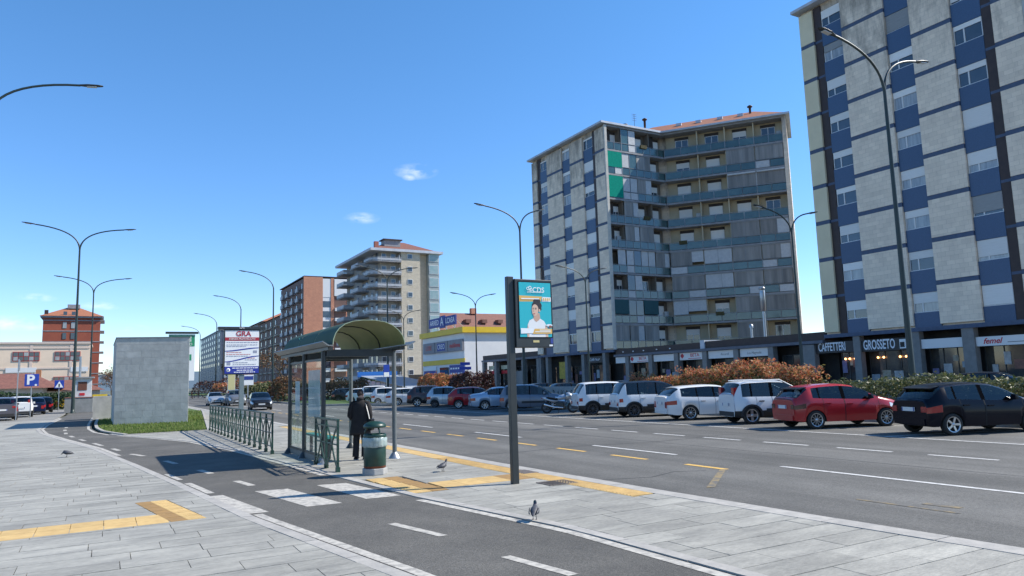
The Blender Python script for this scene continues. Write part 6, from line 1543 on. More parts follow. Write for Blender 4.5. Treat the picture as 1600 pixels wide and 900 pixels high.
def build_car_meshes(S):
    L, W, Hh = S['L'], S['W'], S['H']; top, belt = S['top'], S['belt']; xr, xf, r = S['xr'], S['xf'], S['r']
    body_m = S['paint']; zs0 = S.get('sill', .24); R_ = r + .055
    xs = set(round(i * L / 58, 4) for i in range(59))
    for ax in (xr, xf):
        for k in range(-8, 9): xs.add(round(ax + R_ * math.sin(k / 8 * PI / 2), 4))
    for k in S['marks']: xs.add(k)
    xs = sorted(x for x in xs if 0 <= x <= L); xs = [x for i, x in enumerate(xs) if i == 0 or x - xs[i-1] > .006]
    wide = lambda x: W/2 * (1 - .20 * max(0, 1 - x / .60) ** 2.2 - .28 * max(0, 1 - (L - x) / .9) ** 2.3)
    secs = []; glassy = []
    for x in xs:
        w = wide(x); zt = smooth(top, x); zb = min(smooth(belt, x), zt - .03); gh = zt - zb
        am = 0
        for ax in (xr, xf):
            d = abs(x - ax)
            if d < R_: am = max(am, r * .92 + math.sqrt(max(0, R_ * R_ - d * d)) * .96)
        zl = zs0 + .06 * max(0, 1 - x / .35) + .05 * max(0, 1 - (L - x) / .45); zs = max(zl, am); 
        zm = max(.50, zs + .02); tum = S.get('tum', .36)
        if gh > .10:
            yr = w - .05 - tum * (gh - .05)
            p = [(0, zl - .02), (w - .28, max(zl - .02, am - .02) if am else zl - .02), (w - .035, zs), (w, zm), (w - .004, max(zm + .01, zb - .14)), (w - .05, zb), (yr, zt - .055), (yr - .075, zt - .008), (yr * .45, zt + .018), (0, zt + .024)]
        else:
            p = [(0, zl - .02), (w - .28, max(zl - .02, am - .02) if am else zl - .02), (w - .035, zs), (w, zm), (w - .004, max(zm + .01, zb - .14)), (w - .045, max(zm + .015, zb - .02)), (w - .11, zt - .012), (w - .20, zt), (w * .42, zt + .016), (0, zt + .02)]
        secs.append(p); glassy.append(gh)
    NP = len(secs[0])
    def P(i, j, sg, off=0.0):
        y, z = secs[i][j]; return (xs[i] - S['xo'], sg * (y + off), z)
    body, glass_side, ws, rw, clad = MB(), {}, MB(), MB(), MB(); TL, HL = {-1: MB(), 1: MB()}, {-1: MB(), 1: MB()}
    pil = {}; grp = {'body': body, 'ws': ws, 'rw': rw, 'clad': clad}
    hl_x = S.get('hl', (L - .62, L - .05)); tlx = S.get('tl', (0, .30))
    for i in range(len(xs) - 1):
        xm = (xs[i] + xs[i+1]) / 2; gm = (glassy[i] + glassy[i+1]) / 2
        for j in range(NP - 1):
            tgt = 'body'
            if j == 5 and gm > .13:
                for wi, (a, b) in enumerate(S['win']):
                    if a <= xm <= b: tgt = ('win', wi)
                if tgt == 'body' and S['win'][0][0] < xm < S['win'][-1][1]: tgt = ('pil', sum(1 for a, b in S['win'] if xm > b))
            if j >= 6 and S['ws'][0] <= xm <= S['ws'][1] and gm > .05: tgt = 'ws'
            if j >= 6 and S['rw'][0] <= xm <= S['rw'][1]: tgt = 'rw'
            if S.get('clad') and j == 2: tgt = 'clad'
            if j <= 1: tgt = 'clad'
            for sg in (-1, 1):
                q = [P(i, j, sg), P(i+1, j, sg), P(i+1, j+1, sg), P(i, j+1, sg)]
                if sg > 0: q = q[::-1]
                if tgt == 'body' and S.get('roofm') and j >= 6 and gm > .25: body.face(q, 1, True)
                elif isinstance(tgt, tuple) and tgt[0] == 'pil': pil.setdefault((tgt[1], sg), MB()).face(q, 0, True)
                elif isinstance(tgt, tuple): glass_side.setdefault((tgt[1], sg), MB()).face(q, 0, True)
                else: grp[tgt].face(q, 0, True)
            # lamps sit just proud of the body
            if j == 3 and tlx[0] <= xm <= tlx[1]:
                for sg in (-1, 1):
                    z0f, z1f = S.get('tlz', (.35, 1.0))
                    a0, a1, b0, b1 = P(i, 3, sg, .006), P(i, 4, sg, .006), P(i+1, 3, sg, .006), P(i+1, 4, sg, .006)
                    mix = lambda p_, q_, f: tuple(p_[k] + (q_[k] - p_[k]) * f for k in range(3))
                    q = [mix(a0, a1, z0f), mix(b0, b1, z0f), mix(b0, b1, z1f), mix(a0, a1, z1f)]; TL[sg].face(q if sg < 0 else q[::-1], 0, True)
            if j == 4 and hl_x[0] <= xm <= hl_x[1] or (j == 3 and hl_x[0] + .12 <= xm <= hl_x[1]):
                for sg in (-1, 1):
                    a0, a1, b0, b1 = P(i, j, sg, .006), P(i, j+1, sg, .006), P(i+1, j, sg, .006), P(i+1, j+1, sg, .006)
                    if j == 3: a0 = tuple(a0[k] + (a1[k] - a0[k]) * .55 for k in range(3)); b0 = tuple(b0[k] + (b1[k] - b0[k]) * .55 for k in range(3))
                    q = [a0, b0, b1, a1]; HL[sg].face(q if sg < 0 else q[::-1], 0, True)
    # end caps
    for i, flip in ((0, False), (len(xs) - 1, True)):
        poly = [P(i, j, -1) for j in range(NP)] + [P(i, j, 1) for j in range(NP - 2, 0, -1)]
        c = (xs[i] - S['xo'], 0, .6)
        for a, b in zip(poly, poly[1:] + poly[:1]):
            q = [c, b, a] if not flip else [c, a, b]
            body.face(q, 0, False)
    flat = []; deep = []
    def mk(mb, nm, mats, weld=True):
        me = mb.mesh(nm, mats)
        if weld:
            bm = bmesh.new(); bm.from_mesh(me); bmesh.ops.remove_doubles(bm, verts=bm.verts, dist=2e-4); bm.to_mesh(me); bm.free()
        return me
    flat.append(('body', mk(body, 'body', [body_m, S.get('roofm') or body_m])))
    for mb in pil.values(): flat.append(('window_pillar', mk(mb, 'window_pillar', pillar_m)))
    if clad.f: flat.append(('sill_cladding', mk(clad, 'sill_cladding', S.get('cladm', clad_m))))
    flat.append(('windscreen', mk(ws, 'windscreen', car_glass))); flat.append(('rear_window', mk(rw, 'rear_window', car_glass)))
    for (wi, sg), mb in glass_side.items(): flat.append(('side_window', mk(mb, 'side_window', S.get('glass') or car_glass)))
    x0 = -S['xo']
    # interior bulk, seats seen through the glass
    it = MB(); zb = smooth(belt, L * .5)
    it.box(x0 + .5, -W/2 + .14, .4, x0 + L - 1.2, W/2 - .14, zb - .06)
    for sx in (S['marks'][0] + .1, S['marks'][0] - .85):
        for sy in (-.36, .36): it.box(x0 + sx, sy - .22, zb - .07, x0 + sx + .16, sy + .22, min(zb + .18, Hh - .35)); it.box(x0 + sx + .03, sy - .11, zb + .18, x0 + sx + .12, sy + .11, min(zb + .34, Hh - .2))
    flat.append(('interior', it.mesh('interior', seat_m)))
    for sg in (-1, 1):
        if TL[sg].f: flat.append(('tail_light', mk(TL[sg], 'tail_light', S.get('tlm', tail_m))))
        if HL[sg].f: flat.append(('headlight', mk(HL[sg], 'headlight', head_m)))
    # rear lamp wraps on the tail face, bumper, plate
    zt0 = secs[0][4][1]; w0 = secs[0][3][0]
    zz0, zz1 = S.get('rlz', (zt0 - .28, zt0 - .02))
    for sg in (-1, 1): flat.append(('rear_lamp', MB().box(x0 + S.get('rlx', (-.012, .03))[0], sg * (S.get('rly', w0) - .2), zz0, x0 + S.get('rlx', (-.012, .03))[1], sg * (S.get('rly', w0) - .004), zz1).mesh('rear_lamp', S.get('tlm', tail_m))))
    bp = MB(); bp.box(x0 - .03, -w0 + .08, .30, x0 + .04, w0 - .08, .47); flat.append(('rear_bumper', bp.mesh('rear_bumper', clad_m if S.get('clad') else body_m)))
    lp = MB(); lp.box(x0 - .036, -.26, S.get('pz', .68), x0 - .014, .26, S.get('pz', .68) + .115); m_ = lp.mesh('number_plate', plate_m)
    bl = MB(); 
    for sg in (-1, 1): bl.box(x0 - .038, sg * .215, S.get('pz', .68) + .004, x0 - .034, sg * .255, S.get('pz', .68) + .111)
    deep.append(('number_plate', m_, [('plate_band', bl.mesh('plate_band', blue_m))]))
    # front: grille, plate
    wf = secs[-1][3][0]; fg = MB(); fg.box(x0 + L - .04, -wf + .1, .30, x0 + L + .014, wf - .1, .44); fg.box(x0 + L - .04, -wf * .55, .50, x0 + L + .012, wf * .55, .62); flat.append(('grille', fg.mesh('grille', clad_m)))
    lp = MB(); lp.box(x0 + L + .012, -.26, .44, x0 + L + .03, .26, .55); flat.append(('number_plate', lp.mesh('number_plate', plate_m)))
    # doors: panel gaps and handles
    for sg in (-1, 1):
        for di, (xa, xb) in enumerate(S['doors']):
            g = MB()
            for xg in (xa, xb):
                i = min(range(len(xs)), key=lambda k: abs(xs[k] - xg))
                for j in range(2, 5):
                    a, c = P(i, j, sg, .003), P(i, j+1, sg, .003)
                    if c[2] - a[2] < .005: continue
                    q = [(a[0] - .006, a[1], a[2]), (a[0] + .006, a[1], a[2]), (c[0] + .006, c[1], c[2]), (c[0] - .006, c[1], c[2])]; g.face(q if sg < 0 else q[::-1])
            me = g.mesh('door_gap', seam_m)
            i = min(range(len(xs)), key=lambda k: abs(xs[k] - (xa + .16))); y, z = secs[i][4]
            hnd = MB(); hnd.box(x0 + xa + .07, sg * (y - .01), z - .035, x0 + xa + .27, sg * (y + .028), z - .003)
            deep.append(('door_gap', me, [('door_handle', hnd.mesh('door_handle', S.get('hm', body_m)))]))
        # mirror
        i = min(range(len(xs)), key=lambda k: abs(xs[k] - S['mir'])); y, z = secs[i][5]; mm = MB()
        mm.raw([(x0 + S['mir'] - .02, sg * y, z + .02), (x0 + S['mir'] + .08, sg * y, z + .02), (x0 + S['mir'] + .08, sg * y, z + .06), (x0 + S['mir'] - .02, sg * y, z + .06), (x0 + S['mir'] - .05, sg * (y + .20), z + .02), (x0 + S['mir'] + .06, sg * (y + .20), z + .04), (x0 + S['mir'] + .06, sg * (y + .19), z + .16), (x0 + S['mir'] - .05, sg * (y + .20), z + .17), (x0 + S['mir'] - .04, sg * (y + .04), z + .17), (x0 + S['mir'] + .07, sg * (y + .04), z + .15)],
               [(0,1,5,4),(1,2,9,6,5),(4,5,6,7),(7,6,9,8),(0,4,7,8,3),(3,8,9,2)] if sg > 0 else [(4,5,1,0),(5,6,9,2,1),(7,6,5,4),(8,9,6,7),(3,8,7,4,0),(2,9,8,3)])
        flat.append(('wing_mirror', mm.mesh('wing_mirror', S.get('mm', body_m))))
        if S.get('strip'):
            a, c, zz = S['strip']; sm = MB(); w_ = wide(1.6); sm.box(x0 + a, sg * (w_ - .01), zz, x0 + c, sg * (w_ + .018), zz + .13); flat.append(('door_strip', sm.mesh('door_strip', clad_m)))
        if S.get('rails'):
            sm = MB(); yy = secs[len(xs)//2][6][0] - .06; pts = [(x0 + x_, sg * yy, smooth(top, x_) + .045) for x_ in (S['win'][0][0] + .15, S['win'][0][0] + .5, 1.9, 2.6)]; sm.tube(pts, .02, 6); flat.append(('roof_rail', sm.mesh('roof_rail', S['rails'])))
        if S.get('arch'):
            sm = MB()
            for ax in (xr, xf):
                Pn = []
                for k in range(-10, 11):
                    an = k / 10 * PI * .5; Pn.append((x0 + ax + (R_ + .03) * math.sin(an), sg * (W/2 + .004), r * .92 + (R_ + .03) * math.cos(an) * .97))
                for a, c in zip(Pn, Pn[1:]): sm.bar(a, c, .045, .075, upv=(Vector(a) - Vector((x0 + ax, a[1], r))).normalized())
            flat.append(('wheel_arch_trim', sm.mesh('wheel_arch_trim', clad_m)))
    # rear wiper and spoiler
    if S.get('spoil'):
        xq = S['rw'][1]; sp = MB(); z = smooth(top, xq); yy = W/2 - .28; sp.raw([(x0 + xq - .22, -yy, z - .03), (x0 + xq - .22, yy, z - .03), (x0 + xq + .05, yy + .02, z + .03), (x0 + xq + .05, -yy - .02, z + .03), (x0 + xq - .21, -yy, z - .055), (x0 + xq - .21, yy, z - .055), (x0 + xq + .04, yy, z - .06), (x0 + xq + .04, -yy, z - .06)], [(0,3,2,1),(4,5,6,7),(0,1,5,4),(1,2,6,5),(2,3,7,6),(3,0,4,7)]); flat.append(('spoiler', sp.mesh('spoiler', S.get('spm', body_m))))
    return {'flat': flat, 'deep': deep}

def spec(kind, p, **kw):
    B = {
     'hatch': dict(L=4.05, W=1.76, H=1.46, xr=.70, xf=3.26, r=.31, top=[(0,.94),(.05,1.0),(.18,1.13),(.46,1.35),(.66,1.405),(1.1,1.44),(1.7,1.455),(2.1,1.42),(2.5,1.30),(3.08,1.01),(3.22,.975),(3.7,.88),(3.95,.76),(4.05,.6)], belt=[(0,.92),(.5,1.03),(1.1,.995),(2.0,.955),(3.1,.905),(3.2,.88),(4.05,.6)], win=[(.62,.84),(.90,1.70),(1.82,2.72)], ws=(2.2,3.05), rw=(.09,.5), doors=[(.98,1.74),(1.76,2.98)], mir=2.66, marks=[1.76,.5,.09,3.05,2.2]),
     'mpv': dict(L=4.2, W=1.78, H=1.66, xr=.72, xf=3.33, r=.33, top=[(0,1.02),(.05,1.08),(.16,1.34),(.34,1.6),(.6,1.64),(1.6,1.66),(2.2,1.63),(2.6,1.5),(3.2,1.12),(3.35,1.06),(3.85,.95),(4.1,.82),(4.2,.66)], belt=[(0,1.0),(.6,1.05),(1.6,1.04),(3.2,1.0),(3.3,.96),(4.2,.66)], win=[(.40,.92),(.99,1.80),(1.88,2.62),(2.68,3.0)], ws=(2.35,3.15), rw=(.05,.33), doors=[(1.02,1.84),(1.86,2.98)], mir=2.72, marks=[1.86,.33,.05,3.15,2.35], tum=.2, clad=True, arch=True, strip=(1.35,2.75,.46)),
     'estate': dict(L=4.56, W=1.82, H=1.45, xr=.98, xf=3.66, r=.32, top=[(0,.98),(.08,1.02),(.3,1.22),(.56,1.38),(1.0,1.42),(1.9,1.45),(2.4,1.42),(2.8,1.31),(3.45,.98),(3.6,.95),(4.2,.84),(4.46,.72),(4.56,.6)], belt=[(0,.95),(.5,1.0),(1.2,.97),(2.0,.94),(3.4,.90),(3.6,.87),(4.56,.6)], win=[(.62,1.30),(1.36,2.06),(2.16,3.08)], ws=(2.5,3.4), rw=(.1,.52), doors=[(1.38,2.08),(2.1,3.3)], mir=3.0, marks=[2.1,.52,.1,3.4,2.5], tl=(0,.36), tlz=(.5,1.0)),
     'cross': dict(L=3.70, W=1.68, H=1.60, xr=.62, xf=2.92, r=.33, top=[(0,1.06),(.04,1.12),(.14,1.38),(.28,1.55),(.5,1.58),(1.4,1.6),(1.95,1.58),(2.25,1.47),(2.75,1.12),(2.9,1.07),(3.4,.97),(3.62,.84),(3.7,.68)], belt=[(0,1.02),(.6,1.02),(1.6,1.0),(2.7,.98),(2.9,.96),(3.7,.68)], win=[(.30,.62),(.68,1.42),(1.5,2.45)], ws=(2.0,2.72), rw=(.04,.27), doors=[(.86,1.46),(1.48,2.6)], mir=2.3, marks=[1.46,.27,.04,2.72,2.0], tum=.17, clad=True, arch=True, tl=(-1,-.5), tlz=(.8,1.0), rlz=(1.0,1.37), rly=.64, rlx=(.02,.17), strip=(1.2,2.2,.44)),
     'sedan': dict(L=4.35, W=1.76, H=1.43, xr=.9, xf=3.5, r=.31, top=[(0,.92),(.1,1.0),(.75,1.06),(.95,1.12),(1.4,1.36),(1.7,1.42),(2.2,1.43),(2.5,1.38),(3.2,.99),(3.4,.95),(4.1,.84),(4.3,.7),(4.35,.6)], belt=[(0,.90),(.9,.98),(1.6,.94),(3.2,.90),(3.4,.87),(4.35,.6)], win=[(1.1,1.86),(1.96,2.86)], ws=(2.4,3.16), rw=(.97,1.4), doors=[(1.2,1.9),(1.92,3.1)], mir=2.76, marks=[1.92,.97,1.4,3.16,2.4]),
     'small': dict(L=3.62, W=1.66, H=1.50, xr=.58, xf=2.86, r=.28, top=[(0,.96),(.05,1.02),(.16,1.2),(.36,1.43),(.7,1.48),(1.4,1.5),(1.8,1.48),(2.1,1.38),(2.65,1.04),(2.8,1.0),(3.3,.90),(3.55,.76),(3.62,.62)], belt=[(0,.93),(.6,.97),(1.6,.95),(2.6,.92),(2.8,.9),(3.62,.62)], win=[(.5,1.16),(1.28,2.3)], ws=(1.9,2.62), rw=(.06,.35), doors=[(1.22,2.5)], mir=2.2, marks=[1.2,.35,.06,2.62,1.9], tum=.24),
     'suv': dict(L=4.35, W=1.84, H=1.60, xr=.75, xf=3.38, r=.345, top=[(0,1.04),(.06,1.1),(.26,1.32),(.55,1.52),(.9,1.57),(1.6,1.6),(2.2,1.57),(2.6,1.46),(3.2,1.1),(3.4,1.05),(3.95,.95),(4.25,.82),(4.35,.66)], belt=[(0,1.0),(.6,1.1),(1.6,1.04),(3.2,.99),(3.4,.96),(4.35,.66)], win=[(.66,.98),(1.06,1.86),(1.96,2.82)], ws=(2.35,3.18), rw=(.08,.5), doors=[(1.1,1.9),(1.92,3.06)], mir=2.74, marks=[1.9,.5,.08,3.18,2.35], tum=.26, clad=True, arch=True),
    }[kind]
    B = dict(B); B['paint'] = p; B.update(kw); B['xo'] = B['L'] / 2; return B
HEAD = R(110)
def park(S, wx, wy, label, head=HEAD, z=-.12, name='parked_car'):
    """place so that the rear wheel nearest the camera stands at wx, wy"""
    nx, ny = math.sin(head), math.cos(head); rx, ry = ny, -nx       # right-hand side of the car
    a, b = S['xr'] - S['xo'], S['W'] / 2 - .115
    return car(S, label, (wx - nx * a - rx * b, wy - ny * a - ry * b, z), head, 'cars parked nose-in along the avenue', name=name)
sp_blk = spec('hatch', p_black, rim=5, hm=p_black, spoil=True, tl=(.02,.40), tlz=(.45,1.0), rlz=(.66,.82)); park(sp_blk, 20.95, 12.1, 'black hatchback with silver five-spoke wheels, cut off at the edge of the photo')
sp_red = spec('hatch', p_red, rim=10, hm=p_red, L=4.05, tlm=M('smoked tail lamp', (.05,.008,.01), rough=.1, coat=.8), tl=(.0,.36), tlz=(.55,1.0), rlz=(.67,.82), spoil=True, spm=p_dgrey, mm=p_dgrey); park(sp_red, 20.6, 16.35, 'bright red hatchback with a dark tail lamp band between white crossover and black hatchback')
sp_pan = spec('cross', p_white, rim=4, rimm=rim_s, hm=clad_m, rails=p_white); park(sp_pan, 21.2, 19.65, 'small boxy white crossover with black cladding and tall tail lamps')
sp_est = spec('estate', p_white, rim=10, hm=chrome); park(sp_est, 21.5, 23.25, 'white estate car with a long side window line and multi-spoke wheels')
sp_m1 = spec('mpv', p_white, rim=10, rimm=rim_d, roofm=p_dgrey, tl=(.06,.22), tlz=(.55,1.0), rlz=(.55,.7), hm=p_white); park(sp_m1, 21.6, 27.1, 'tall white people carrier with a dark roof and black side strips')
sp_m2 = spec('mpv', p_white, rim=10, rimm=rim_d, tl=(.06,.22), tlz=(.55,1.0), rlz=(.55,.7), hm=p_white); park(sp_m2, 21.6, 30.4, 'tall white people carrier with a white roof beside the motorcycle')
sp_gm = spec('mpv', p_grey, L=4.0, H=1.56, clad=False, arch=False, rim=7, hm=p_grey); sp_gm['top'] = [(x * .953, z * .945) for x, z in sp_gm['top']]; sp_gm['belt'] = [(x * .953, z * .94) for x, z in sp_gm['belt']]; sp_gm['xf'] = 3.2; sp_gm['xo'] = 2.0
park(sp_gm, 21.6, 38.8, 'metallic grey compact people carrier left of the motorcycle', R(125))
sp_sd = spec('sedan', p_bluesil, rim=7); park(sp_sd, 21.6, 42.4, 'pale blue silver saloon partly hidden by the sign post')
sp_r2 = spec('hatch', p_red, rim=10); park(sp_r2, 21.5, 46.2, 'red hatchback between the silver small car and the blue silver saloon', R(112))
sp_sm = spec('small', p_silver, rim=7, rimm=rim_d); park(sp_sm, 21.5, 50.4, 'small silver three-door car between dark brown and red cars', R(118))
sp_br = spec('suv', p_brown, rim=5); park(sp_br, 21.5, 53.9, 'dark brown off-roader with silver wheels')
sp_w3 = spec('estate', p_white, rim=7); park(sp_w3, 21.5, 58.2, 'white estate car left of the dark brown off-roader')
sp_w4 = spec('small', p_white, rim=10); park(sp_w4, 21.5, 63.3, 'white small hatchback seen through the shelter posts, right of the person')
sp_w5 = spec('mpv', p_white, clad=False, arch=False, strip=None, rim=7); park(sp_w5, 21.6, 66.6, 'white van-like car directly behind the person')
sp_w6 = spec('hatch', p_white, rim=7, rimm=rim_d); park(sp_w6, 21.6, 71.5, 'white hatchback left of the person, seen inside the shelter', R(130))
sp_d7 = spec('hatch', p_dgrey, rim=7, rimm=rim_d); park(sp_d7, 21.8, 77.0, 'dark hatchback at the far end of the parked row', R(105))
# cars on the move, coming down the avenue
MV = 'cars driving towards the camera'
car(spec('sedan', p_silver, rim=7), 'silver saloon driving down the avenue, left of the billboard post', (10.7, 86, -.12), R(182), MV, name='moving_car')
car(spec('mpv', paint('pewter', (.20,.20,.20), .5, .35), clad=False, arch=False, strip=None, rim=7), 'pewter people carrier driving behind the billboard post', (12.2, 82, -.12), R(182), MV, name='moving_car')
car(spec('sedan', p_dgrey, rim=7), 'dark saloon driving down the avenue, nearest of the moving cars', (11.5, 64.3, -.12), R(186), MV, name='moving_car')
# cars by the shops
SG = 'cars parked by the shops'
car(sp_blk, 'dark car behind the grey wall, left one', (35.5, 57.0, -.115), R(100), SG); car(sp_d7, 'dark car behind the grey wall, right one', (35.6, 53.2, -.115), R(100), SG)
car(spec('sedan', p_silver, rim=7), 'silver car behind the wall and the white-roofed people carrier', (35.6, 47.6, -.115), R(75), SG)
car(spec('suv', p_black, rim=7), 'black car roof showing behind the hedge at the far right of the photo', (35.6, 18.2, -.115), R(160), SG)
car(sp_gm, 'grey car half hidden behind the left end of the red hedge', (35.6, 44.0, -.115), R(95), SG)
# left-hand row seen from behind
LG = 'cars parked on the left by the hedge'
car(spec('suv', p_suv, rim=7, rlz=(.86,1.0)), 'violet grey off-roader seen from behind at the left edge of the photo', (-6.35, 63.3, -.004), R(352), LG)
car(spec('cross', p_white, rim=7, rlz=(.95,1.35)), 'white tall hatchback behind the violet grey off-roader', (-5.75, 69.6, -.004), R(354), LG)
car(spec('hatch', p_dblue, rim=7), 'dark blue hatchback between the white and the black car on the left', (-5.35, 76.2, -.004), R(354), LG)
car(spec('hatch', p_black, rim=7), 'black hatchback at the end of the left row', (-5.15, 82.6, -.004), R(354), LG)
car(spec('small', p_yel, rim=7), 'small yellow car facing left beyond the parked row', (-5.4, 93.5, -.004), R(300), LG)
for i, (x, y, p) in enumerate(((-.8, 128, p_grey), (.2, 134, p_dblue), (-.4, 141, p_silver))):
    car(spec('hatch', p, rim=7), ['grey car far off in the gap left of the stone block', 'dark blue car far off in the gap left of the stone block', 'silver car farthest off in the gap left of the stone block'][i], (x, y, -.1), R(100), LG)
# ---- motorcycle
mc = thing('motorcycle', 'silver and black motorcycle parked between the grey and the white people carriers', 'motorcycle', (21.9, 33.9, -.12), PI / 2 - R(128))
def cyc_wheel(x):
    o = MB().lathe([(.22, -.06), (.29, -.065), (.31, -.03), (.31, .03), (.29, .065), (.22, .06)], 26, axis='y').build('wheel', tyre_m, mc, (x, 0, .31)); mb = MB(); mb.lathe([(.22, -.03), (.2, -.03), (.2, .03), (.22, .03)], 26, axis='y'); mb.lathe([(0, -.05), (.06, -.05), (.06, .05), (0, .05)], 12, axis='y')
    for k in range(5): a = 2 * PI * k / 5; mb.bar((.04 * math.cos(a), 0, .04 * math.sin(a)), (.21 * math.cos(a), 0, .21 * math.sin(a)), .03, .03, upv=(0, 1, 0))
    mb.build('rim', rim_d, o)
cyc_wheel(-.72); cyc_wheel(.72)
for sg in (-1, 1): MB().tube([(.72, sg * .09, .31), (.45, sg * .09, .95)], .025, 8).build('fork', galv, mc); MB().tube([(-.72, sg * .1, .31), (-.1, sg * .12, .42)], .03, 6).build('swing_arm', dark_steel, mc); MB().tube([(.45, sg * .1, .97), (.36, sg * .38, 1.05)], .016, 6).build('handlebar', dark_steel, mc)
MB().tube([(.2, -.17, .3), (-.3, -.19, .34), (-.85, -.2, .5)], [.04, .05, .06], 10).build('exhaust', chrome, mc)
mb = MB(); mb.box(-.22, -.16, .24, .26, .16, .60); bevel(mb.build('engine', dark_steel, mc), .05, 2)
def blob(name, secs_, mat):
    mb = MB(); N = 14; vs = []
    for x, zc, ry, rz in secs_:
        for i in range(N): a = 2 * PI * i / N; vs.append((x, ry * math.cos(a), zc + rz * math.sin(a)))
    mb.raw(vs, [(j*N+i, j*N+(i+1) % N, (j+1)*N+(i+1) % N, (j+1)*N+i) for j in range(len(secs_)-1) for i in range(N)] + [tuple(range(N))[::-1], tuple((len(secs_)-1)*N+i for i in range(N))], 0, True); return mb.build(name, mat, mc)
blob('tank', [(-.12, .80, .08, .07), (0, .84, .17, .13), (.22, .88, .18, .15), (.4, .86, .10, .11), (.46, .84, .03, .05)], p_bluesil); blob('seat', [(-.72, .87, .06, .03), (-.6, .84, .13, .06), (-.2, .77, .15, .06), (-.08, .78, .1, .05)], black_pl); blob('tail_fairing', [(-.98, .86, .03, .03), (-.8, .80, .1, .07), (-.4, .68, .13, .08), (-.1, .66, .1, .07)], p_silver); blob('front_fairing', [(.38, .90, .20, .22), (.55, .94, .19, .19), (.72, .90, .1, .1), (.78, .88, .03, .03)], p_silver)
blob('front_mudguard', [(.5, .56, .05, .02), (.6, .63, .07, .03), (.76, .65, .07, .03), (.92, .58, .05, .02)], p_bluesil)
MB().tube([(.0, .12, .3), (-.12, .26, .02)], .014, 6).build('side_stand', dark_steel, mc); bx(-.99, -.06, .78, -.96, .06, .86).build('tail_light', tail_m, mc)
for sg in (-1, 1): MB().lathe([(0, -.01), (.06, -.008), (.07, .008), (0, .01)], 10, (.36, sg * .42, 1.18), axis='x').build('mirror', dark_steel, mc)

# ================================================================== VEGETATION
def leaves(mb, n, centre_fn, size, rnd, flat=.5):
    for i in range(n):
        p, out_ = centre_fn()
        s = size * rnd.uniform(.6, 1.35); a = Vector((rnd.gauss(0, 1), rnd.gauss(0, 1), rnd.gauss(0, flat))).normalized(); nrm = (Vector((rnd.gauss(0, 1), rnd.gauss(0, 1), rnd.gauss(.4, 1))) + out_ * 1.2).normalized(); b = nrm.cross(a)
        if b.length < .1: continue
        b.normalize(); a = b.cross(nrm)
        c = Vector(p)
        mb.raw([c - a * s, c + b * s * .42, c + a * s, c - b * s * .42], [(0, 1, 2, 3)])
photinia_hot = leaf_mat('young photinia leaves', [(.46,.12,.055), (.55,.22,.10), (.36,.09,.05), (.55,.32,.16), (.22,.17,.05), (.14,.13,.04)], trans=.4)
photinia_grn = leaf_mat('older photinia leaves', [(.045,.065,.02), (.075,.095,.025), (.17,.11,.04), (.05,.065,.02), (.11,.12,.03)], trans=.2)
laurel = leaf_mat('laurel leaves', [(.045,.065,.018), (.085,.105,.03), (.17,.17,.07), (.05,.065,.02), (.24,.22,.12)], trans=.25)
dark_red = leaf_mat('dark red leaves', [(.035,.016,.015), (.06,.022,.02), (.09,.03,.022), (.03,.03,.015)], trans=.2)
brown_leaf = leaf_mat('dry brown leaves', [(.14,.07,.035), (.20,.09,.04), (.10,.06,.03), (.09,.08,.035)], trans=.25)
ever = leaf_mat('dark hedge leaves', [(.018,.04,.014), (.03,.06,.018), (.022,.045,.014)], trans=.15)
bark = M('bark', (.09,.065,.045), (.06,.045,.035), scale=8, rough=.9, bump=.5)
